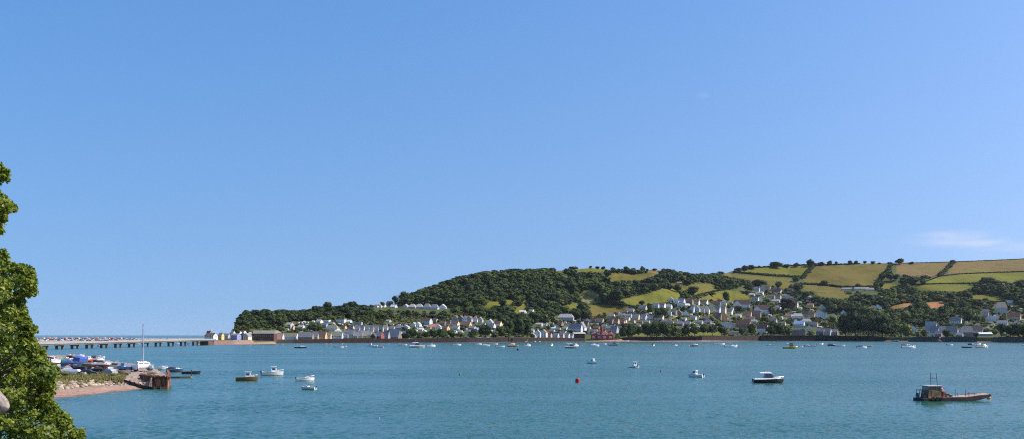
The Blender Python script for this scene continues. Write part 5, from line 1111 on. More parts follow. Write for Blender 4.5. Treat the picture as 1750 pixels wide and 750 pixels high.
# ------------------------------------------------------------------ boats
WHITE, CREAM = (.86, .86, .84), (.68, .62, .48)
NAVY, BLUE, BLACK, RED_, OLIVEB, GREYB, TEAL = (.02, .035, .10), (.04, .12, .34), (.012, .012, .014), (.42, .03, .02), (.12, .085, .03), (.20, .21, .21), (.02, .14, .12)
SCREEN = NB('tinted_glass').out((.07, .08, .10), .15)
METAL = NB('bright_metal').out((.55, .56, .58), .3, metal=1.0)
def hull_shell(L, B, Fb, hc, bc, parent, well=(0.05, .52), deckc=WHITE, sheer=.30, full=2.3, draft=.35, name='hull', stripe=None):
    """planked outside with a bottom colour, gunwale, foredeck and open well as separate parts"""
    n = 13; ts = [i / (n - 1) for i in range(n)]
    def half(t): return B / 2 * (0.86 + .14 * min(1, t / .35)) * (1 - max(0, (t - .42) / .58) ** full)
    def gz(t): return Fb * (1 + sheer * t ** 2)
    mb = MB(); ring = []
    for t in ts:
        x = -L / 2 + L * t; h = max(.02, half(t)); g = gz(t); kz = -draft + (draft + g * .5) * max(0, (t - .8) / .2) ** 2
        rake = .05 * L * (t > .9) * (t - .9) * 10
        sec = [(x - rake, 0, kz), (x - rake * .7, h * .62, kz * .55 + .02), (x - rake * .4, h * .88, .10), (x, h * .97, g * .55), (x, h, g)]
        k = len(mb.v); mb.v += sec + [(a, -b_, c) for a, b_, c in sec]; ring.append(k)
    for a, c in zip(ring, ring[1:]):
        for s in range(4):
            mi = 1 if s < 2 else (2 if (stripe and s == 3) else 0)
            mb.f.append((a + s, a + s + 1, c + s + 1, c + s)); mb.m.append(mi)
            mb.f.append((c + 5 + s, c + 5 + s + 1, a + 5 + s + 1, a + 5 + s)); mb.m.append(mi)
    a = ring[0]; mb.f.append((a, a + 5, a + 6, a + 7, a + 8, a + 9, a + 4, a + 3, a + 2, a + 1)); mb.m.append(0)
    mats = [paint(hc, .35, .10, 1.5), paint(bc, .6, .25, 1.5)] + ([paint(stripe, .4, .1)] if stripe else [])
    hb = mb.build(name, mats, parent, smooth=False)
    # deck with a sunk well
    db = MB(); w0, w1 = well; zf = min(.22, Fb * .35)
    def pos(t, ins, z): 
        return (-L / 2 + L * t, max(.01, half(t) * (1 - ins)), z)
    tt = sorted(set([0] + [t for t in ts] + [w0, w1]))
    for p, q in zip(tt, tt[1:]):
        inw = w0 <= p and q <= w1 + 1e-6
        for s in (1, -1):
            A, Bb = pos(p, 0, gz(p) + .02), pos(q, 0, gz(q) + .02)
            if inw:
                C, D = pos(q, .16, gz(q) + .02), pos(p, .16, gz(p) + .02)
                C0, D0 = (C[0], C[1], zf), (D[0], D[1], zf)
                qs = [(A, Bb, C, D), (D, C, C0, D0), (D0, C0, (C0[0], 0, zf), (D0[0], 0, zf))]
            else:
                cr = .06 * B
                qs = [(A, Bb, (Bb[0], 0, Bb[2] + cr * min(1, half(q) / B * 2)), (A[0], 0, A[2] + cr * min(1, half(p) / B * 2)))]
            for f_ in qs:
                f_ = [(x, s * y, z) for x, y, z in f_]
                db.poly(f_ if s < 0 else f_[::-1])
    for t in (w0, w1):
        a_, b2 = pos(t, .16, gz(t) + .02), pos(t, .16, zf)
        db.poly([(a_[0], -a_[1], a_[2]), (a_[0], a_[1], a_[2]), (b2[0], b2[1], b2[2]), (b2[0], -b2[1], b2[2])])
    db.build('deck', paint(deckc, .5, .12, 1.5), parent)
    rb = MB()
    for p, q in zip(ts, ts[1:]):
        for s in (1, -1): rb.tube((-L / 2 + L * p, s * half(p), gz(p)), (-L / 2 + L * q, s * max(.01, half(q)), gz(q)), .035 + .004 * L, None, 5, 0, False)
    rb.build('rubbing_strake', paint(tuple(x * .5 + .05 for x in deckc), .6), parent)
    return half, gz
def cabin_block(parent, x0, x1, w, z0, h, col, rake_f=.5, rake_b=.1, win=True, name='cabin', roofc=None, over=.12):
    mb = MB(); mb.hexa([(x0, -w / 2, z0), (x1, -w / 2, z0), (x1, w / 2, z0), (x0, w / 2, z0), (x0 + rake_b, -w * .43, z0 + h), (x1 - rake_f, -w * .43, z0 + h), (x1 - rake_f, w * .43, z0 + h), (x0 + rake_b, w * .43, z0 + h)])
    c = mb.build(name, paint(col, .4, .08, 1.5), parent)
    if roofc is not None:
        MB().box(((x0 + rake_b + x1 - rake_f) / 2, 0, z0 + h + .05), (x1 - rake_f - x0 - rake_b + 2 * over, w * .86 + 2 * over, .1)).build('cabin_roof', paint(roofc, .4, .08), c)
    if win:
        L = x1 - rake_f - x0 - rake_b; nW = max(1, int(L / .9)); z = z0 + h * .62; hh = h * .42; fr = (z - z0) / h; yy = w / 2 + (w * .43 - w / 2) * fr
        for s in (-1, 1):
            for i in range(nW):
                cx = x0 + rake_b + L * (i + .5) / nW; MB().box((0, 0, 0), (L / nW * .62, .06, hh * .8)).build('window', SCREEN, c, loc=(cx, s * yy, z))
        xf = x1 - rake_f * fr + .01
        for s in ((-.25, .25) if w > 1.3 else (0,)):
            o = MB().box((0, 0, 0), (.06, w * .36, hh)).build('window', SCREEN, c, loc=(xf, s * w * .86, z)); o.rotation_euler.y = -math.atan2(rake_f, h)
        xb = x0 + rake_b * fr - .01
        MB().box((0, 0, 0), (.05, w * .5, hh)).build('window', SCREEN, c, loc=(xb, 0, z))
    return c
def outboard(parent, x, z, col=BLACK, s=1.0):
    o = MB(); o.box((-.18 * s, 0, .34 * s), (.38 * s, .32 * s, .5 * s), top=(.75, .8)); o.box((-.12 * s, 0, -.15 * s), (.16 * s, .12 * s, .8 * s)); o.build('outboard_motor', paint(col, .35, .1), parent, loc=(x, 0, z))
def rail(parent, half, gz, L, t0=.55, h=.45):
    mb = MB(); P = []
    for i in range(6):
        t = t0 + (1 - t0) * i / 5 * .98; P.append((-L / 2 + L * t, half(t) * .92, gz(t)))
    for s in (1, -1):
        for a, c in zip(P, P[1:]): mb.tube((a[0], s * a[1], a[2] + h), (c[0], s * c[1], c[2] + h), .025, None, 5, 0, False)
        for a in P: mb.tube((a[0], s * a[1], a[2]), (a[0], s * a[1], a[2] + h), .02, None, 4, 0, False)
    mb.build('guard_rail', METAL, parent)
def canopy(parent, x0, x1, w, z0, h, col):
    mb = MB(); n = 6; rings = []
    for x, s in ((x0, .55), (x0 + (x1 - x0) * .3, 1.0), (x0 + (x1 - x0) * .75, .95), (x1, .45)):
        k = len(mb.v); rings.append(k)
        for i in range(n + 1): a = pi * i / n; mb.v.append((x, -w / 2 * cos(a), z0 + h * s * sin(a) ** .7 if 0 < i < n else z0))
    for a, c in zip(rings, rings[1:]):
        for i in range(n): mb.f.append((a + i, c + i, c + i + 1, a + i + 1)); mb.m.append(0)
    mb.f.append(tuple(rings[0] + i for i in range(n + 1))); mb.f.append(tuple(rings[-1] + i for i in reversed(range(n + 1)))); mb.m += [0, 0]
    mb.build('canopy', paint(col, .85, .2, 2), parent)
def boat(kind, loc, L, heading, label, group, hc=WHITE, bc=(.10, .03, .03), cc=WHITE, cover=NAVY, deckc=WHITE, motor=True, mast=None, B=None, name=None, cradle=0, stripe=None, rock=0):
    """heading: degrees, 0 = bow to picture right (+x), 90 = bow away"""
    t = thing(name or {'cuddy': 'cabin_cruiser', 'wheel': 'fishing_boat', 'open': 'open_boat', 'cover': 'motor_boat', 'yacht': 'sailing_yacht', 'launch': 'motor_launch', 'dinghy': 'dinghy'}[kind],
              label, 'boat', loc, R(heading), group)
    if rock: t.rotation_euler.x = R(rock)
    B = B or L * (.36 if L < 9 else .30); Fb = min(1.25, .155 * L) if kind not in ('open', 'yacht') else .125 * L
    if kind == 'launch': Fb = .115 * L
    full = 2.4
    if kind == 'dinghy': half, gz = hull_shell(L, B * 1.1, Fb, hc, bc, t, well=(.06, .82), deckc=deckc, draft=.1, sheer=.2)
    elif kind == 'open':
        half, gz = hull_shell(L, B, Fb, hc, bc, t, well=(.05, .84), deckc=deckc)
        for x in (-.25, .05, .28): MB().box((x * L, 0, Fb * .78), (.28, B * .74, .05)).build('thwart', paint((.35, .25, .16)), t)
    else: half, gz = hull_shell(L, B, Fb, hc, bc, t, well=(.05, .50), deckc=deckc, stripe=stripe)
    if kind == 'cuddy':
        cabin_block(t, -L * .02, L * .30, B * .66, gz(.6), .075 * L, cc, rake_f=.13 * L, rake_b=.0, win=True)
        # windscreen and small hard top
        x = L * .04; sc_ = MB(); sc_.hexa([(x - .1, -B * .3, gz(.5) + .07 * L), (x + .02, -B * .3, gz(.5) + .07 * L), (x + .02, B * .3, gz(.5) + .07 * L), (x - .1, B * .3, gz(.5) + .07 * L), (x - .45, -B * .27, gz(.5) + .15 * L), (x - .38, -B * .27, gz(.5) + .15 * L), (x - .38, B * .27, gz(.5) + .15 * L), (x - .45, B * .27, gz(.5) + .15 * L)])
        sc_.build('windscreen', SCREEN, t)
        rail(t, half, gz, L)
    if kind == 'wheel':
        x0, x1 = -.06 * L, .22 * L
        cabin_block(t, x0, x1, B * .60, gz(.5) * .75, .27 * L if L < 8 else .22 * L, cc, rake_f=.05 * L, rake_b=.0, name='wheelhouse', roofc=cc, over=.16)
        cabin_block(t, x1 + .01, .36 * L, B * .50, gz(.75), .05 * L, cc, rake_f=.06 * L, rake_b=0, win=False, name='coachroof')
        MB().tube((x0 + .3, 0, .3 * L), (x0 + .3, 0, .46 * L), .03).build('aerial', METAL, t)
        rail(t, half, gz, L, .62)
    if kind == 'cover':
        canopy(t, -L * .44, L * .10, B * .86, Fb * .98, .15 * L, cover)
        cabin_block(t, L * .06, L * .32, B * .6, gz(.65), .06 * L, cc, rake_f=.12 * L, rake_b=0, win=False)
    if kind == 'yacht':
        cabin_block(t, -.10 * L, .24 * L, B * .55, gz(.5), .05 * L, cc, rake_f=.06 * L, rake_b=.02, name='coachroof')
        mast = mast or 1.15 * L
    if kind == 'launch':
        zz = gz(.5); hb = MB(); hb.hexa([(-.30 * L, -B * .36, zz + .19 * L), (.10 * L, -B * .36, zz + .18 * L), (.10 * L, B * .36, zz + .18 * L), (-.30 * L, B * .36, zz + .19 * L), (-.28 * L, -B * .32, zz + .215 * L), (.06 * L, -B * .32, zz + .225 * L), (.06 * L, B * .32, zz + .225 * L), (-.28 * L, B * .32, zz + .215 * L)])
        hb.build('hardtop', paint(WHITE, .35, .05), t)
        cabin_block(t, -.02 * L, .36 * L, B * .72, gz(.62) - .02, .05 * L, cc, rake_f=.16 * L, rake_b=0, win=False)
        w_ = MB(); w_.hexa([(-.16 * L, -B * .34, zz + .03), (.20 * L, -B * .34, zz + .03), (.20 * L, B * .34, zz + .03), (-.16 * L, B * .34, zz + .03), (-.10 * L, -B * .31, zz + .18 * L), (.07 * L, -B * .31, zz + .18 * L), (.07 * L, B * .31, zz + .18 * L), (-.10 * L, B * .31, zz + .18 * L)]); w_.build('windscreen', SCREEN, t)
        cabin_block(t, -.47 * L, -.03 * L, B * .93, zz * .93, .03 * L, cc, rake_f=0, rake_b=.0, win=False, name='coaming')
        MB().box((-.53 * L, 0, .12), (.07 * L, B * .7, .08)).build('swim_platform', paint(WHITE), t)
        MB().box((-.42 * L, 0, zz + .10), (.09 * L, B * .8, .22)).build('stern_seat', paint(WHITE), t)
        MB().tube((-.08 * L, 0, zz + .24 * L), (-.11 * L, 0, zz + .36 * L), .025).build('aerial', METAL, t)
        rail(t, half, gz, L, .6, .4)
    if mast:
        mb = MB(); mb.tube((.06 * L, 0, gz(.5)), (.06 * L, 0, gz(.5) + mast), .07, .05, 8); mb.tube((.06 * L, -.5, gz(.5) + mast * .6), (.06 * L, .5, gz(.5) + mast * .6), .03); m_ = mb.build('mast', METAL, t)
        rg_ = MB()
        for a in ((.48 * L, 0, gz(1)), (-.48 * L, 0, gz(0)), (.05 * L, B * .46, Fb), (.05 * L, -B * .46, Fb)): rg_.tube(a, (.06 * L, 0, gz(.5) + mast * .98), .012, None, 4, 0, False)
        rg_.build('rigging', METAL, m_)
        MB().tube((.04 * L, 0, gz(.5) + .09 * L), (-.36 * L, 0, gz(.5) + .09 * L), .11, .09, 8).build('boom', paint(cover, .8), t)
    if motor and kind in ('cuddy', 'cover', 'wheel', 'open', 'dinghy'): outboard(t, -L / 2 - .03, Fb * .75, BLACK if kind != 'dinghy' else GREYB, min(1.3, L / 5.5))
    if cradle:
        cb = MB()
        for sx in (-.28, .2):
            cb.box((sx * L, 0, -cradle + .1), (.2, B * .9, .2))
            for s in (-1, 1): cb.tube((sx * L, s * B * .45, -cradle), (sx * L, s * B * .40, .25), .06)
        cb.box((0, 0, -.05 - cradle / 2), (L * .5, .25, cradle)); cb.build('cradle', paint((.22, .09, .05), .9, .4), t)
    return t
def wl(px, py): 
    Y = CH * F / (py - HZ); return ((px - CX) / F * Y, Y, 0.0)
def moored(kind, px, py, lpx, heading, label, **kw):
    p = wl(px, py); L = lpx * p[1] / F; ap = abs(cos(R(heading))) + .34 * abs(sin(R(heading)))
    L *= 1.12 if py < 600 else 1.06; kw.setdefault('group', 'boats moored in the estuary'); g = kw.pop('group')
    return boat(kind, p, L / ap, heading, label, g, **kw)
# the nearer moored boats
moored('wheel', 422, 649.5, 36, 8, 'olive-hulled fishing boat with a white wheelhouse right forward', hc=OLIVEB, cc=WHITE, deckc=(.30, .24, .15), bc=(.18, .06, .03), motor=False)
moored('wheel', 466, 640.5, 36, 12, 'white fishing boat with a tall open shelter moored behind the olive one', hc=(.66, .68, .64), cc=WHITE, stripe=None)
moored('cuddy', 522, 650, 30, 14, 'white cuddy boat with bow to the village just beyond the similar one facing the bridge')
moored('cuddy', 527, 665, 28, 160, 'cream-white cuddy boat facing the bridge, closer to the camera of the pair', hc=(.74, .72, .64))
moored('wheel', 1012, 620.5, 18, -48, 'small white cabin boat pointing out in mid estuary beyond the red buoy')
moored('wheel', 1085.5, 627.5, 12, 100, 'small white boat seen from astern with two dark cabin windows')
moored('dinghy', 1077, 627.5, 7, 175, 'little grey tender tied beside the boat seen from astern', group=None, motor=False, hc=(.6, .6, .58))
moored('wheel', 1189, 643.5, 27, 142, 'white cabin boat turning its stern, alone in mid estuary')
moored('launch', 1313, 653.3, 51, 3, 'black-hulled motor launch with a white hardtop', hc=BLACK, bc=(.05, .015, .015), B=2.5, motor=False)
# buoys
def buoy(px, py, wpx, col, label, shape='can', group=None):
    p = wl(px, py); r = wpx * p[1] / F / 2; t = thing('mooring_buoy', label, 'buoy', p, 0, group)
    if shape == 'can': MB().lathe([(r * .8, -.5 * r), (r, -.2 * r), (r, 1.5 * r), (r * .8, 1.75 * r), (r * .2, 1.85 * r)], n=18).build('float', paint(col, .4, .15), t, smooth=False)
    else: MB().lathe([(r * sin(pi * i / 8) + .01, -r * .3 - r * cos(pi * i / 8) + r * .75) for i in range(9)], n=16).build('float', paint(col, .4, .15), t, smooth=True)
    MB().tube((0, 0, r * 1.2), (0, 0, r * 2.2), r * .08).build('ring', paint((.1, .08, .07)), t)
buoy(987, 652.5, 7.5, (.42, .012, .015), 'fat red can buoy alone in the near water')
buoy(786, 640, 4, (.03, .20, .09), 'small green buoy in the near water', 'ball'); buoy(1129, 634, 3, (.18, .02, .03), 'tiny dark red buoy between two white cabin boats', 'ball')
buoy(885, 598, 3.6, (.015, .05, .06), 'small dark buoy below the ochre covered boat', 'can'); buoy(1690, 680.5, 6.5, (.66, .32, .06), 'orange ball buoy at the bow of the work barge', 'ball')
buoy(648, 714, 1.6, (.75, .75, .75), 'tiny white float alone in the near open water', 'ball'); buoy(1263, 593, 2, (.05, .06, .09), 'tiny dark float beside the long white cruiser', 'ball')
# far moored boats
FARB = [
 ('cuddy', 514, 594, 19, 4, 'white cabin cruiser with dark blue hull off the pink gabled house', dict(hc=NAVY)),
 ('open', 579, 593.4, 15, 0, 'open white boat with red interior off the white gabled cottage', dict(deckc=(.40, .10, .07))),
 ('dinghy', 590.5, 591.5, 5, 20, 'little white dinghy beside the open boat with red interior', dict(motor=False)),
 ('wheel', 634, 591, 14, 160, 'white cabin boat half hidden behind a longer white cruiser', {}),
 ('cuddy', 645, 593, 19, 175, 'long low white cruiser off the yellow terrace', dict(hc=(.70, .72, .74))),
 ('dinghy', 659.5, 590, 4.5, 30, 'dark blue dinghy off the red brick terrace', dict(hc=NAVY)),
 ('dinghy', 684, 589.3, 4, 0, 'tiny navy dinghy close to the brick sheds', dict(hc=NAVY, motor=False)),
 ('cuddy', 691.5, 589.2, 8, 10, 'small white cruiser close to the sea wall by the brick sheds', {}),
 ('launch', 713, 593.5, 25, 6, 'long pale cruiser with grey-green hull and high white cabin', dict(hc=(.42, .46, .42), motor=False)),
 ('wheel', 737, 591.5, 14, 20, 'white cabin boat beside the long pale cruiser', {}),
 ('cuddy', 781, 589.5, 13, 8, 'white cruiser with a dark outboard under the two lamp posts', {}),
 ('cuddy', 818, 588.3, 10, 5, 'white boat tucked behind the biggest white cruiser', {}),
 ('cuddy', 826, 590.6, 21, -4, 'biggest white cruiser off the waterside oaks', {}),
 ('open', 844.5, 588, 12, 4, 'low white open boat off the road wall', {}),
 ('open', 855, 592.5, 15, 12, 'long low white open boat with blue-grey side', dict(hc=(.6, .64, .70))),
 ('cover', 872.5, 588, 14, 0, 'white boat with dark cover close behind the ochre one', {}),
 ('cover', 877.5, 591.7, 17, 0, 'ochre boat under a full brown cover', dict(hc=(.36, .20, .07), cover=(.34, .19, .07), cc=(.36, .2, .08))),
 ('wheel', 901.5, 590.5, 11, 15, 'white wheelhouse boat off the sandstone slipway', {}),
 ('wheel', 942.5, 590.4, 7.5, 62, 'white cabin boat lying end-on off the white chimneyed houses', {}),
 ('cuddy', 970, 587.5, 10, 178, 'small white cruiser in front of the pale blue row', {}),
 ('wheel', 983, 591, 12, 25, 'white cabin boat beside the grey motor boat', {}),
 ('launch', 977, 594.3, 21, 3, 'grey low motor boat off the timber boathouse', dict(hc=GREYB, cc=(.45, .45, .45), motor=False)),
 ('cover', 1013.5, 588.8, 10, 20, 'boat with a bright blue canopy off the red villa', dict(cover=(.03, .07, .38))),
 ('cuddy', 1017, 591, 13, 3, 'white cruiser just in front of the blue-canopied boat', {}),
 ('open', 1030.5, 588, 11, 0, 'low white open boat off the red villa', {}),
 ('wheel', 1048.5, 589.5, 15, 0, 'navy blue fishing boat off the red villa', dict(hc=(.02, .05, .17), cc=(.05, .11, .3))),
 ('open', 1108, 591, 11, 175, 'low white boat beside a dark-covered one off the park', {}),
 ('cover', 1116.5, 590, 8.5, 70, 'boat with a round black canopy off the park', dict(cover=(.03, .035, .05))),
 ('cover', 1153, 590.2, 9.5, 10, 'short boat with blue canopy and white bow', dict(cover=(.03, .06, .18))),
 ('dinghy', 1176, 590.5, 6, 0, 'white tender beside the navy and white boat', dict(motor=False)),
 ('wheel', 1186, 591, 12, 5, 'white cabin boat with navy hull off the park trees', dict(hc=NAVY)),
 ('open', 1229.5, 588.4, 17, 2, 'white open boat with brown-red bottom near the stumpy pole', dict(bc=(.25, .05, .02), stripe=None)),
 ('cuddy', 1249.5, 592.3, 20, 4, 'long white cruiser near the red-bottomed boat', {}),
 ('wheel', 1316, 590.2, 13, 170, 'white cabin boat alone off the long dark wall', {}),
 ('cover', 1349, 588.8, 13, 178, 'boat under a navy cover behind the yellow workboat', dict(cover=(.02, .035, .10))),
 ('wheel', 1351, 594.8, 22, 0, 'mustard yellow workboat with a yellow wheelhouse', dict(hc=(.36, .28, .02), cc=(.34, .27, .03), deckc=(.30, .24, .06))),
 ('dinghy', 1368.5, 592, 7, 0, 'white dinghy behind the yellow workboat', dict(motor=False)),
 ('cuddy', 1384, 591.8, 18, 178, 'white cruiser with dark stern gear beyond the yellow workboat', dict(stripe=(.1, .1, .12))),
 ('cuddy', 1401.5, 588.7, 10, 0, 'small white cruiser close under the stone row', {}),
 ('cover', 1422.5, 590.3, 14, 0, 'navy blue boat with dark canopy off the dark grove', dict(hc=NAVY, cover=(.015, .025, .07))),
 ('open', 1436, 591, 15, 0, 'low pale open boat in front of the dark grove', dict(hc=(.62, .66, .70))),
 ('cover', 1473, 594, 16, 3, 'white boat with upright navy canopy off the dark grove', dict(cover=(.02, .035, .12))),
 ('open', 1485.5, 592, 10, 0, 'white boat with orange-red side off the dark grove', dict(hc=(.45, .14, .06))),
 ('cover', 1548, 590, 12, 0, 'boat with a dark red cover behind the white cruiser', dict(cover=(.16, .05, .05))),
 ('cuddy', 1553, 594, 22, 3, 'large white cruiser off the sandy cove', {}),
 ('cover', 1623, 589.5, 10, 0, 'pale boat with bright blue canopy off the sandy steps', dict(cover=(.08, .16, .42))),
 ('open', 1651.5, 593.8, 15, 178, 'dark grey open boat off the east wall', dict(hc=(.09, .09, .08), deckc=(.25, .23, .2))),
 ('cover', 1660, 588.5, 10, 0, 'navy boat close to the boathouse wall', dict(hc=NAVY)),
 ('cuddy', 1669, 589.4, 13, 0, 'white cruiser close to the boathouse wall', {}),
 ('cuddy', 1678.5, 593.6, 19, 4, 'cream cabin boat moored off the white boathouse', dict(hc=CREAM, cc=CREAM)),
 ('cuddy', 1677, 590.8, 14, 0, 'white cruiser just behind the cream cabin boat', {}),
 ('cuddy', 1750, 589.5, 8, 178, 'white cruiser cut by the edge of the view beyond the boathouse', {}),
 ('wheel', 170, 590.8, 8, 170, 'white boat with dark hull seen under the bridge', dict(hc=GREYB)),
 ('cuddy', 218, 588.2, 6, 0, 'small white boat framed by the bridge piers beside the yacht mast', {}),
 ('cuddy', 236, 587.6, 6, 0, 'white boat seen under the bridge between mast and pier', {}),
 ('cuddy', 303, 587.5, 7, 0, 'white boat seen under the village end of the bridge', {}),
 ('cuddy', 319, 587.2, 8, 180, 'reddish-sided boat seen under the village end of the bridge', dict(hc=(.45, .25, .22))),
 ('cuddy', 341, 587.6, 8, 0, 'white boat seen through the last bridge span', {}),
]
for k, px, py, l, hd, lab, kw in FARB: moored(k, px, py, l, hd, lab, **kw)
# boats on the far beach
for kind, px, lpx, lab, kw in (('open', 1536, 13, 'small sloop with a bare mast dried out in the sandy cove', dict(mast=11.0, hc=NAVY)), ('dinghy', 1071, 8, 'white dinghy lying on the shingle beside the red villa', {}), ('dinghy', 1051, 5, 'dark dinghy on the shingle in front of the red villa', dict(hc=(.05, .05, .03))),
                          ('dinghy', 913, 6, 'white dinghy pulled up under the wall nearer the slipway', {}), ('dinghy', 921, 5, 'white dinghy pulled up under the wall farther from the slipway', {}), ('dinghy', 1628, 5, 'white dinghy on the mud under the east wall', {}), ('dinghy', 1595, 3, 'tiny white dinghy below the grey-brown wall', {}), ('dinghy', 1731, 5, 'orange and white dinghy under the dark east wall', dict(hc=(.6, .35, .15)))):
    Y = float(np.interp(px, XS, Ysh)) + 6; boat(kind, ((px - CX) / F * Y, Y, .25), lpx * Y / F, 4, lab, 'boats drawn up on the far shore', motor=False, **kw)

# work barge
def barge():
    p = wl(1628, 683.5); m = p[1] / F
    t = thing('work_barge', 'low rusty work barge with tan wheelhouse, twin masts and long flat foredeck', 'barge', p, R(6))
    L = 121 * m / cos(R(6)); B = 4.2; hull = paint((.055, .042, .035), .85, .5, 1.3); tan = paint((.30, .18, .075), .8, .45, 1.6); deck = paint((.44, .33, .25), .85, .4, 1.2)
    mb = MB(); x0, x1 = -L / 2, L / 2
    sec = [(x0, .0, .50), (x0 + 1.2, -.35, .52), (x1 - 5.2, -.35, .66), (x1 - 2.0, .25, 1.02), (x1, .80, 1.15)]
    for a, c in zip(sec, sec[1:]):
        wa = B / 2 * (1 if a[0] < x1 - 3 else .92); wb = B / 2 * (1 if c[0] < x1 - 3 else (.92 if c[0] < x1 - .1 else .8))
        mb.hexa([(a[0], -wa, a[1]), (c[0], -wb, c[1]), (c[0], wb, c[1]), (a[0], wa, a[1]), (a[0], -wa, a[2]), (c[0], -wb, c[2]), (c[0], wb, c[2]), (a[0], wa, a[2])])
    mb.build('hull', hull, t)
    d = MB()
    for a, c in zip(sec, sec[1:]):
        wa = B / 2 * (.94 if a[0] < x1 - 3 else .86); wb = B / 2 * (.94 if c[0] < x1 - 3 else (.86 if c[0] < x1 - .1 else .74))
        if c[0] > x0 + 1.5: d.hexa([(a[0] + .05, -wa, a[2] + .003), (c[0] - .05, -wb, c[2] + .003), (c[0] - .05, wb, c[2] + .003), (a[0] + .05, wa, a[2] + .003), (a[0] + .05, -wa, a[2] + .09), (c[0] - .05, -wb, c[2] + .09), (c[0] - .05, wb, c[2] + .09), (a[0] + .05, wa, a[2] + .09)])
    d.build('deck', deck, t)
    h = MB()
    for i in range(4): h.box((x1 - 4.2 + i * .75, -.2 + .12 * i, 1.09 + i * .07), (1.7, .08, .05), rz=-.5)
    h.build('cargo_battens', paint((.05, .04, .035), .9), t)
    MB().box((x0 + 5.3, -B / 2 + .25, .66), (5.0, .35, .22)).build('fender_beam', paint((.30, .22, .15), .9, .4), t)
    # wheelhouse
    for i, (x, y, z, sx, sy, sz, c) in enumerate(((x0 + .5, -1.2, .8, .6, .5, .6, (.04, .04, .05)), (x0 + .9, -.2, .9, .5, .8, .8, (.16, .05, .04)), (x0 + 4.6, -1.7, .75, .7, .3, .5, (.26, .08, .05)), (x0 + 5.4, -1.3, .8, .5, .6, .55, (.05, .10, .12)), (x0 + 5.9, .6, .85, .8, .9, .7, (.18, .16, .13)), (x0 + 4.4, -.4, 1.9, .25, .25, 1.0, (.5, .45, .3)), (x0 + .25, .9, .9, .4, .4, .9, (.12, .13, .14)))):
        MB().box((x, y, z), (sx, sy, sz), rz=.2 * i).build('deck_gear', paint(c, .8, .4, 2), t)
    wx0, wx1 = x0 + 1.3, x0 + 3.6
    MB().hexa([(wx0 - .2, -1.45, .6), (wx1, -1.45, .6), (wx1, 1.45, .6), (wx0 - .2, 1.45, .6), (wx0, -1.4, 1.95), (wx1, -1.4, 1.95), (wx1, 1.4, 1.95), (wx0, 1.4, 1.95)]).build('wheelhouse', tan, t)
    w = MB(); w.hexa([(wx0, -1.36, 1.95), (wx1, -1.36, 1.95), (wx1, 1.36, 1.95), (wx0, 1.36, 1.95), (wx0 + .05, -1.3, 2.65), (wx1 - .1, -1.3, 2.65), (wx1 - .1, 1.3, 2.65), (wx0 + .05, 1.3, 2.65)]); w.build('window_band', SCREEN, t)
    f = MB()
    for i in range(6): f.box((wx0 + .06 + i * (wx1 - wx0 - .16) / 5, -1.36, 2.3), (.12, .1, .7))
    f.box(((wx0 + wx1) / 2, -1.38, 1.93), (wx1 - wx0 + .1, .1, .08)); f.build('window_frame', tan, t)
    MB().box(((wx0 + wx1) / 2, 0, 2.72), (wx1 - wx0 + .5, 3.0, .14)).build('wheelhouse_roof', paint((.50, .46, .38), .7, .25), t)
    MB().box((wx0 + .9, -1.44, 1.3), (.75, .06, 1.25)).build('door', paint((.30, .17, .07), .8, .3), t)
    MB().box((wx0 + 1.75, -1.44, 1.55), (1.0, .06, .5)).build('panel', paint((.42, .27, .10), .8, .3), t)
    mm = MB(); mm.tube((wx0 + .75, -.6, 2.75), (wx0 + .65, -.6, 5.1), .06, .04); mm.tube((wx0 + 2.05, -.6, 2.0), (wx0 + 1.75, -.6, 5.1), .075, .045); mm.tube((wx0 + .70, -.6, 4.15), (wx0 + 1.84, -.6, 4.1), .045); mm.build('twin_mast', paint((.05, .05, .06)), t)
    s = MB(); s.tube((wx0 + .7, -.6, 4.7), (wx0 + 2.8, -.2, .9), .015, None, 4); s.tube((wx0 + 1.8, -.6, 4.6), (x1 - 1, 0, 1.3), .01, None, 4); s.build('stay', paint((.05, .05, .05)), t)
    MB().lathe([(.01, -.3), (.33, -.22), (.45, 0), (.33, .22), (.01, .3)], (wx1 + .75, -.3, 2.35), 12).build('blue_float', paint((.03, .04, .45), .5), t, smooth=True)
    dr = MB(); dr.tube((wx1 + .45, -1.0, .66), (wx1 + .45, -1.0, 1.7), .34, .34, 12); dr.build('winch_drum', paint((.22, .03, .03), .7, .3), t)
    dr = MB(); dr.tube((wx1 + .3, -.7, 1.5), (wx1 + 1.0, -.7, 1.5), .45, .45, 12); dr.build('drum', paint((.10, .12, .12), .7, .3), t)
    MB().box((wx1 + .95, .1, 1.1), (.6, 1.4, 1.1)).build('engine_box', paint((.12, .11, .12), .8, .4), t)
    MB().lathe([(.1, 0), (.26, .1), (.26, .55), (.1, .7)], (wx1 + .05, -1.5, 1.75), 10).build('fender', paint((.60, .45, .20), .6), t)
    for k, (x, hh) in enumerate(((x0 + 6.1, 1.35), (x0 + 6.6, .8), (x0 + 8.1, 1.5), (x0 + 8.7, .9), (x1 - 3.2, .5), (x1 - .35, .55))):
        MB().tube((x, -B / 2 + .4, .65), (x, -B / 2 + .4, .75 + hh), .045).build('stanchion', paint((.06, .05, .05)), t)
    g = MB()
    for x in (x0 + .1, x0 + .75):
        for y in (-1.3, 1.3): g.tube((x, y, .6), (x + .15, y, 1.95), .06)
        g.tube((x + .15, -1.3, 1.95), (x + .15, 1.3, 1.95), .06)
    g.tube((x0 + .25, -1.3, 1.95), (x0 + .9, -1.3, 1.95), .06); g.tube((x0 + .1, -1.3, .7), (x0 + .9, -1.3, 1.9), .05); g.build('stern_gantry', paint((.07, .07, .08)), t)
    ty = MB()
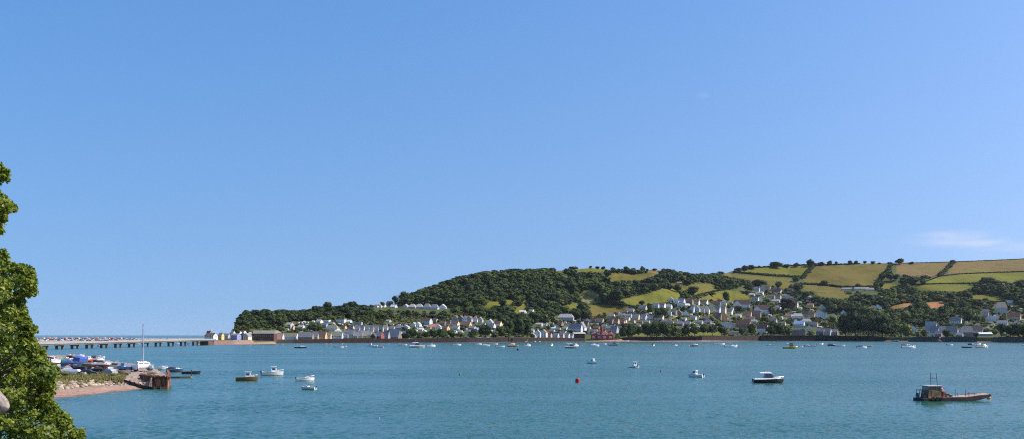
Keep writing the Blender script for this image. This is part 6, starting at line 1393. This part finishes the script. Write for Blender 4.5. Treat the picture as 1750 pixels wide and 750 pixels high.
    for i in range(3): ty.tube((wx0 + .3 + .8 * i, -B / 2 - .05, .45), (wx0 + .3 + .8 * i, -B / 2 - .28, .45), .33, .33, 12)
    ty.build('tyre_fender', paint((.02, .02, .02), .9), t)
    MB().tube((x1 - .1, 0, 1.2), (x1 + .9, .4, .25), .03).build('mooring_line', paint((.3, .28, .22)), t)
barge()

# boats laid up in the yard
YB_ = [
 ('wheel', 88, 627, 25, 25, .9, 'big white cruiser on a cradle half behind the tree', dict(hc=WHITE, motor=False, B=3.6)),
 ('cover', 102, 626, 22, 200, .7, 'boat under a bright green tarpaulin', dict(hc=TEAL, deckc=(.02, .2, .13), cover=(.01, .24, .15), cc=(.01, .22, .14), motor=False)),
 ('cuddy', 115, 620, 17, 150, .8, 'cream cabin boat behind the green tarpaulin', dict(hc=CREAM, motor=False)),
 ('cover', 123, 631, 30, 12, .7, 'long boat under a dark blue tarpaulin', dict(deckc=(.04, .08, .2), hc=(.03, .06, .17), cover=(.04, .09, .26), cc=(.05, .09, .2), motor=False)),
 ('cuddy', 135, 614, 16, 0, .8, 'white cruiser at the back of the yard behind the blue tarpaulins', dict(motor=False)),
 ('cover', 140, 626, 15, 80, 1.0, 'high boat wrapped in a bright blue tarpaulin', dict(deckc=(.04, .1, .35), hc=(.04, .10, .32), cover=(.03, .08, .40), cc=(.04, .1, .4), motor=False, B=2.8)),
 ('wheel', 151, 622, 12, 60, .8, 'small red and white boat in the middle of the yard', dict(hc=(.45, .06, .05), motor=False)),
 ('open', 161, 613, 15, 5, .6, 'grey workboat on the back edge of the yard', dict(hc=GREYB, deckc=GREYB, motor=False)),
 ('cuddy', 152, 633, 20, 195, .9, 'teal-green boat with a red bottom', dict(deckc=(.25, .35, .3), cc=(.5, .25, .2), hc=TEAL, bc=(.30, .05, .03), motor=False)),
 ('cuddy', 136, 637, 20, 170, .8, 'dark slate boat with a maroon bottom at the front of the yard', dict(hc=(.025, .05, .07), cc=(.05, .09, .12), deckc=(.05, .08, .1), bc=(.10, .03, .03), motor=False)),
 ('cuddy', 165, 621, 19, 6, .9, 'white motor boat on stands behind the navy one', dict(motor=False)),
 ('cover', 163, 639, 18, 190, .6, 'navy boat with a pale cabin top at the front of the yard', dict(deckc=(.06, .07, .09), hc=(.02, .03, .06), cover=(.02, .03, .05), motor=False)),
 ('launch', 175, 634, 23, 8, 1.3, 'white cruiser with brown bottom high on stands', dict(hc=WHITE, bc=(.16, .08, .05), motor=False, B=2.8)),
 ('dinghy', 189, 633, 8, 110, .2, 'small white dinghy standing beside the high cruiser', dict(motor=False)),
 ('wheel', 212, 634, 22, 170, .4, 'bright blue fishing boat with pale blue wheelhouse', dict(hc=(.06, .28, .55), cc=(.30, .52, .70), deckc=(.10, .35, .6), motor=False)),
 ('open', 203, 640, 32, 3, .2, 'long grey timber hulk in front of the blue fishing boat', dict(hc=(.20, .17, .14), deckc=(.25, .22, .18), motor=False, B=3)),
]
for kind, px, py, w, hd, cr, lab, kw in YB_:
    p = yard_at(px, py); m = p[1] / F; L = w * m / (abs(cos(R(hd))) + .34 * abs(sin(R(hd))))
    cr *= 1.25; boat(kind, (p[0], p[1], p[2] + cr + .1), max(3.6, L * 1.22), hd, lab, 'boats laid up in the yard', cradle=cr, **kw)
# extra boats half seen among them
for px, py, w, hd, c, lab in ((130, 621, 15, 178, (.5, .47, .4), 'beige boat between the green and blue tarpaulins'), (146, 616, 12, 10, (.62, .62, .6), 'pale boat behind the red and white one'), (183, 627, 13, 4, (.35, .35, .36), 'grey boat behind the high cruiser'), (96, 619, 14, 0, (.6, .6, .56), 'dull white boat behind the big cruiser'), (112, 634, 12, 30, (.05, .09, .07), 'dark green boat in front of the green tarpaulin'), (158, 628, 12, 120, (.35, .05, .04), 'red boat between the teal one and the white motor boat'), (171, 614, 12, 170, (.7, .68, .62), 'cream boat at the back beside the grey workboat'), (195, 626, 12, 15, (.12, .2, .3), 'blue-grey boat behind the bright blue fishing boat'), (120, 611, 12, 175, (.7, .7, .7), 'white boat at the back edge behind the green tarpaulin')):
    p = yard_at(px, py); boat('cuddy', (p[0], p[1], p[2] + .8), w * 1.3 * p[1] / F, hd, lab, 'boats laid up in the yard', hc=c, cradle=.7, motor=False)
# catamaran on the quay with its mast
def catamaran():
    p = yard_at(245, 640); p = (XY(244, 292)[0], 292, 2.2); m = p[1] / F
    t = thing('catamaran', 'white twin-hulled yacht with a tall bare mast standing on the quay', 'boat', p, R(-62))
    L, B = 8.2, 4.9
    for s in (-1, 1):
        e = bpy.data.objects.new('float_hull', None)
        mb = MB(); n = 11
        for i in range(n):
            q = i / (n - 1); x = -L / 2 + L * q; h = .62 * (1 - max(0, (q - .55) / .45) ** 2.2) * (.8 + .2 * min(1, q / .2)) + .02; z0 = .35 + .5 * max(0, (q - .8) / .2) ** 2
            mb.v += [(x, s * (B / 2 - .62) + a * h, z) for a, z in ((0, z0), (.7, z0 + .25), (1, 1.2), (.95, 1.75 + .15 * q), (-.95, 1.75 + .15 * q), (-1, 1.2), (-.7, z0 + .25))]
        for i in range(n - 1):
            for j in range(7): a = i * 7 + j; b2 = i * 7 + (j + 1) % 7; mb.f.append((a, b2, b2 + 7, a + 7)); mb.m.append(1 if j in (0, 6) else 0)
        mb.f.append(tuple(range(6, -1, -1))); mb.f.append(tuple(range((n - 1) * 7, n * 7))); mb.m += [0, 0]
        mb.build('hull', [paint(WHITE, .35, .12), paint((.10, .05, .05), .8, .3)], t)
        MB().box((-.3, s * (B / 2 - .62), .12), (L * .5, .3, .5)).build('keel_block', paint((.12, .08, .06), .9, .3), t)
    MB().box((-.4, 0, 1.45), (L * .66, B - 1.0, .55)).build('bridge_deck', paint(WHITE, .4, .12), t)
    cabin_block(t, -1.9, 2.1, B * .66, 1.74, .85, WHITE, rake_f=.8, rake_b=.15, name='saloon')
    MB().box((-1.6, 0, 2.7), (1.4, B * .5, .12)).build('hatch_roof', paint(WHITE), t)
    zt = CH + (HZ - 553.5) * m; h = zt - p[2]
    mm = MB(); mm.tube((.5, 0, 2.5), (.5, 0, h), .17, .10, 8); mm.tube((.5, -.9, 2.5 + (h - 2.5) * .55), (.5, .9, 2.5 + (h - 2.5) * .55), .04); mm.box((.5, 0, h - .2), (.3, .25, .7)); mm = mm.build('mast', METAL, t)
    r = MB()
    for a in ((3.4, 0, 1.9), (.2, 2.0, 1.8), (.2, -2.0, 1.8), (-3.6, 0, 1.8)): r.tube(a, (.5, 0, h * .95), .018, None, 4, 0, False)
    r.build('rigging', METAL, mm); MB().tube((.4, 0, 3.2), (-3.2, 0, 3.1), .12, .1, 8).build('boom', paint((.6, .6, .58)), t)
catamaran()
# small things at the quay
for px, Y, l, hd, c, lab, kind in ((262, 272, 2.9, 5, (.55, .48, .34), 'beige dinghy turned out on the rusty quay beside the catamaran', 'dinghy'), (256, 284, 2.6, 30, (.30, .32, .30), 'grey dinghy behind the beige one on the quay', 'dinghy'), (228, 300, 3.5, 170, (.25, .24, .22), 'dark skiff lying behind the catamaran', 'open')):
    boat(kind, (*XY(px, Y), 2.3), l, hd, lab, 'small boats on the quay', hc=c, deckc=c, motor=False)
moored('cuddy', 274, 630.8, 25, 2, 'white open cruiser moored just off the tip of the yard', group='boats off the quay', cc=WHITE)
moored('cover', 299, 634.3, 27, -4, 'white motor boat with a navy canopy moored off the quay', group='boats off the quay', hc=(.10, .12, .20), cover=(.02, .03, .10))
moored('open', 327, 637.8, 30, 4, 'long dark open launch moored off the pontoon end', group='boats off the quay', hc=(.03, .03, .035), deckc=(.16, .16, .17), B=1.6, motor=False)
# pontoon
t = thing('pontoon', 'low grey-green floating pontoon with a dark pile at its end', 'pontoon', wl(308, 645), R(3))
MB().box((0, 0, .25), (6.2, 1.6, .5)).build('deck', paint((.20, .20, .13), .9, .35), t); MB().box((-1.5, -.84, .1), (3.2, .1, .3)).build('fender', paint((.04, .04, .04)), t); MB().tube((2.9, .9, -1), (2.9, .9, 2.3), .12).build('pile', paint((.04, .035, .03)), t)
# dark frame of a boat hoist
p = yard_at(78, 630); t = thing('boat_hoist', 'dark steel boat hoist frame at the edge of the tree', 'hoist', p, R(10))
for x in (-1.1, 1.1):
    for y in (-1.2, 1.2): MB().box((x, y, 1.7), (.22, .22, 3.5)).build('leg', paint((.03, .03, .035)), t)
MB().box((0, -1.2, 3.35), (2.6, .25, .3)).box((0, 1.2, 3.35), (2.6, .25, .3)).box((0, 0, 3.66), (.3, 2.9, .3)).build('beam', paint((.03, .03, .035)), t)
for px, py, rz, ci, van, lab in ((107, 630, .2, 0, False, 'white car parked in the yard beside the green tarpaulin'), (131, 641, -.1, 0, False, 'white car with dark windows at the front of the yard'), (118, 637, .6, 1, False, 'silver car behind the white van'), (187, 640, 2.6, 1, False, 'silver car near the high cruiser'), (196, 632, .3, 5, False, 'dark grey car beside the blue fishing boat'), (151, 641, .1, 2, False, 'black car between the front yard boats')):
    p = yard_at(px, py); car((p[0], p[1], p[2] + .02), rz, ci, lab, 'vehicles in the boatyard', van)
# clutter drums and crates
for i, (px, py, c, lab) in enumerate(((192, 637, (.55, .05, .04), 'red oil drum beside the high cruiser'), (222, 638, (.10, .10, .11), 'dark drum behind the hulk'), (112, 632, (.35, .12, .07), 'rust-red drum behind the white car'), (145, 642, (.6, .6, .58), 'white drum at the front of the yard'))):
    p = yard_at(px, py); t = thing('oil_drum', lab, 'drum', p); MB().lathe([(.3, 0), (.32, .02), (.30, .3), (.32, .33), (.30, .6), (.32, .88), (.3, .9)], n=14).build('body', paint(c), t); MB().tube((.12, 0, .89), (.12, 0, .93), .05).build('cap', paint((.05, .05, .05)), t)
# spars and masts of laid-up boats
for px, py, h, lab in ((128, 616, 3.5, 'short bare mast among the tarpaulins'), (178, 622, 3.2, 'short signal mast behind the high cruiser'), (208, 631, 4.4, 'thin mast behind the blue fishing boat')):
    p = yard_at(px, py); t = thing('bare_mast', lab, 'mast', p); MB().tube((0, 0, 0), (0, 0, h), .06, .04).build('spar', METAL, t); MB().tube((-.5, 0, h * .75), (.5, 0, h * .75), .03).build('yard_arm', METAL, t)

# ------------------------------------------------------------------ near bank and the leafy tree
b = NB('bank_soil'); BANK = b.out(b.ramp(b.noise(b.wcoord(), .6, 5), [(.3, (.04, .05, .015)), (.6, (.07, .09, .025)), (.8, (.12, .10, .06))]), .95)
mb = MB(); XB = np.linspace(-160, 160, 65); YBk = [-60, -20, -4, 4, 12, 20, 28, 38, 50, 58, 66]
ZB = [11.5, 11, 10.3, 9.2, 7.8, 6.6, 5.2, 3.4, 1.2, -.6, -3]
for x in XB:
    for y, z in zip(YBk, ZB): mb.v.append((x, y + 3 * sin(x * .07), z + .3 * sin(x * .3 + y)))
n = len(YBk)
for i in range(len(XB) - 1):
    for j in range(n - 1): mb.f.append((i * n + j, (i + 1) * n + j, (i + 1) * n + j + 1, i * n + j + 1)); mb.m.append(0)
tag(mb.build('grassy_bank', BANK, None, smooth=True), kind='structure')
TY = 22.0; TM = TY / F
XMAX = [(270, -30), (283, 4), (290, 15), (300, 16), (309, 18), (315, 4), (322, -6), (330, 2), (338, 14), (346, 22), (354, 30), (363, 29), (370, 12), (377, 16), (381, -2), (388, 6), (399, 6), (404, -14), (418, -14), (424, 8), (432, 14), (440, 15), (448, 26), (452, 54), (460, 57), (470, 63), (482, 66), (492, 62),
        (500, 64), (506, 60), (512, 40), (518, 44), (524, 42), (532, 46), (545, 54), (556, 60), (563, 66), (570, 64), (576, 58), (584, 64), (592, 72), (600, 76), (610, 78), (620, 90), (628, 104), (636, 100), (644, 94), (655, 96), (665, 94), (674, 92), (682, 88), (690, 98), (698, 106), (708, 120), (716, 124), (724, 122), (732, 142), (738, 150), (745, 142), (755, 150), (775, 160), (800, 170), (850, 190), (900, 180)]
def xmax(py): return lerp(py, [a for a, _ in XMAX], [b_ for _, b_ in XMAX])
rs = np.random.RandomState(12); sprays = []
def try_clump(px, py, rp, gap):
    lim = xmax(py); 
    for q in (-.8, .8): lim = min(lim, xmax(py + q * rp) + rp * .25)
    if px + rp * .62 > lim: return
    if py < 425 and lim - px > 80: return
    for (a, b2, c, *_ ) in sprays[-900:]:
        if (a - px) ** 2 + ((b2 - py) * 1.15) ** 2 < (gap * (c + rp)) ** 2: return
    ed = lim - px; sprays.append((px, py, rp, rs.uniform(-1, 1) * min(1.6, .2 + ed * .014), ed))
for _ in range(5000): try_clump(rs.uniform(-150, 180), rs.uniform(262, 880), rs.uniform(15, 26), .68)
for _ in range(5000): try_clump(rs.uniform(-120, 180), rs.uniform(262, 860), rs.uniform(7, 13), .56)
for _ in range(16000):
    py = rs.uniform(268, 860); rp = rs.uniform(3, 7); try_clump(xmax(py) - rs.uniform(1, 26), py, rp, .36)
print('clumps', len(sprays))
r = rs; C = np.array([((px - CX) * TM, TY, CH + (HZ - py) * TM) for px, py, *_ in sprays]); D = np.array([q[3] for q in sprays])
C[:, 0] += (C[:, 0] / TY) * D; C[:, 1] += D
RP = np.array([q[2] for q in sprays]) * TM; cnt = np.maximum(8, (RP / TM) ** 1.9 * .36).astype(int)
idx = np.repeat(np.arange(len(C)), cnt)
d0 = r.randn(len(idx), 3); d0 /= np.linalg.norm(d0, axis=1)[:, None]
d0[:, 2] = np.where(r.rand(len(d0)) < .35, np.abs(d0[:, 2]), d0[:, 2]); P = C[idx] + d0 * (RP[idx] * (.55 + .5 * r.rand(len(idx))))[:, None] * (1.08, 1.1, .72)
inner = (r.rand(60000) < .0)
# sparse inner leaves far behind, for depth
nb_ = 15000; py = r.uniform(425, 880, nb_); lim = np.array([xmax(q) for q in py]); px = lim - 16 - r.rand(nb_) ** 1.3 * 200; dd = .6 + r.rand(nb_) * 1.6
Pb = np.stack([(px - CX) * TM * (1 + dd / TY), TY + dd, CH + (HZ - py) * TM * (1 + dd / TY)], 1)
tintc = (r.rand(len(C)) * .35)[idx]
P = np.concatenate([P, Pb]); d0 = np.concatenate([d0, r.randn(nb_, 3) * .3]); tintc = np.concatenate([tintc, r.rand(nb_) * .2])
d = r.randn(len(P), 3) * .55 + (.2, -.2, .55) + d0 * .55; d /= np.linalg.norm(d, axis=1)[:, None]
u = np.cross(d, r.randn(len(P), 3)); u /= np.linalg.norm(u, axis=1)[:, None]; w = np.cross(d, u)
s = (.040 + .050 * r.rand(len(P)) ** 1.5)[:, None]
# five-lobed leaf: fan of a bent outline
leaf_outline = [(-.10, -.55), (.45, -.35), (.62, .08), (.28, .22), (0, .75), (-.28, .22), (-.62, .08), (-.45, -.35)]
fold = [.0, .05, .22, .05, -.06, .05, .22, .05]
V_ = np.stack([P - d * s * .12] + [P + u * s * a + w * s * b2 + d * s * c for (a, b2), c in zip(leaf_outline, fold)], 1)
n0 = len(P); V_ = V_.reshape(-1, 3); F_ = []
for k in range(8): F_.append(np.stack([np.arange(n0) * 9, np.arange(n0) * 9 + 1 + k, np.arange(n0) * 9 + 1 + (k + 1) % 8], 1))
F_ = np.concatenate(F_); T_ = np.tile(r.rand(n0) * .65 + tintc, 8)
LM = bpy.data.materials.new('broad_leaf'); LM.use_nodes = True; lt = LM.node_tree; lp = lt.nodes['Principled BSDF']; lo = lt.nodes['Material Output']
at = lt.nodes.new('ShaderNodeAttribute'); at.attribute_name = 'tint'; cr = lt.nodes.new('ShaderNodeValToRGB'); e = cr.color_ramp.elements
e[0].position = 0; e[0].color = (.050, .090, .011, 1); e[1].position = 1; e[1].color = (.28, .29, .036, 1); q = e.new(.55); q.color = (.145, .19, .020, 1)
lt.links.new(at.outputs['Fac'], cr.inputs[0]); lt.links.new(cr.outputs[0], lp.inputs['Base Color']); lp.inputs['Roughness'].default_value = .45; lp.inputs['Specular IOR Level'].default_value = .35
tr = lt.nodes.new('ShaderNodeBsdfTranslucent'); hs2 = lt.nodes.new('ShaderNodeHueSaturation'); hs2.inputs['Value'].default_value = 1.8; lt.links.new(cr.outputs[0], hs2.inputs['Color']); lt.links.new(hs2.outputs[0], tr.inputs[0])
ms = lt.nodes.new('ShaderNodeMixShader'); ms.inputs[0].default_value = .35; lt.links.new(lp.outputs[0], ms.inputs[1]); lt.links.new(tr.outputs[0], ms.inputs[2]); lt.links.new(ms.outputs[0], lo.inputs[0])
TB = ((-260 - CX) * TM, TY + .5, 6.0)
t = thing('sycamore', 'leafy green broad-leaved tree close by, beside the boatyard view', 'tree', TB)
o = put('crown', npmesh('crown', V_ - np.array(TB), F_, [LM], T_), t)
tk = MB(); top = np.array((0, 0, 12.5)); pr = None
nodes = [((0, 0, -1), .34), ((.1, 0, 2.5), .27), ((.05, .1, 5), .22), ((.2, 0, 7.5), .15), ((.15, .1, 10), .08), ((.2, 0, 11.5), .04)]
for (a, ra), (c, rc_) in zip(nodes, nodes[1:]): tk.tube(a, c, ra, rc_, 9)
tk.build('trunk', BARK, t)
tips = [(px, py, dp) for px, py, rp, dp, ed in sprays if ed < 90 and rp > 8][::3]
for px, py, dp in tips:
    e_ = np.array(((px - CX) * TM, TY + dp, CH + (HZ - py) * TM)) - np.array(TB); z0 = max(1.2, min(10.5, e_[2] - 1.0 - .25 * e_[0])); s_ = np.array((.12, .03, z0)); mid = s_ * .5 + e_ * .5 + np.array((0, .1, -.12 + rs.rand() * .2))
    lb = MB(); lb.tube(s_, mid, .045, .028, 6); lb.tube(mid, e_, .028, .008, 5); lb.build('branch', BARK, t)
# weathered log end poking out of the leaves
b = NB('weathered_wood'); v = b.coord((1, 6, 6)); nn = b.noise(v, 2.2, 5, .7); n_ = b.noise(b.coord((1, 1, 1)), 9, 4)
LOGM = b.out(b.ramp(b.math('ADD', b.math('MULTIPLY', nn, .6), b.math('MULTIPLY', n_, .4)), [(.34, (.10, .085, .08)), (.5, (.30, .25, .22)), (.66, (.44, .37, .31))]), .85, b.bump(nn, .9, .03))
lg = thing('weathered_log', 'pale weathered log end poking out among the near leaves', 'log', ((-3 - CX) * 19.2 / F, 19.2, CH + (HZ - 690) * 19.2 / F), R(-12)); lg.rotation_euler.y = R(20)
mb = MB(); prof = [(.0, .15), (-1.6, .30)]
k = 16; xs_ = [-5.2, -.9, -.35, -.08, .10, .18, .215]; rr_ = [.34, .30, .27, .235, .16, .08, .0]
for x, ra in zip(xs_, rr_):
    for i in range(k):
        a = 2 * pi * i / k; q = ra * (1 + .10 * sin(3 * a + 1) + .05 * sin(7 * a)) ; mb.v.append((x, q * cos(a) * .8, q * sin(a)))
for a in range(len(xs_) - 1):
    for i in range(k): j = (i + 1) % k; mb.f.append((a * k + i, a * k + j, (a + 1) * k + j, (a + 1) * k + i)); mb.m.append(0)
mb.build('log', LOGM, lg, smooth=True)
# the stump of post that carries the log, out of the picture
MB().tube((-4.2, 0, -6), (-4.2, 0, .1), .2).build('support', BARK, lg).rotation_euler.y = R(-20)
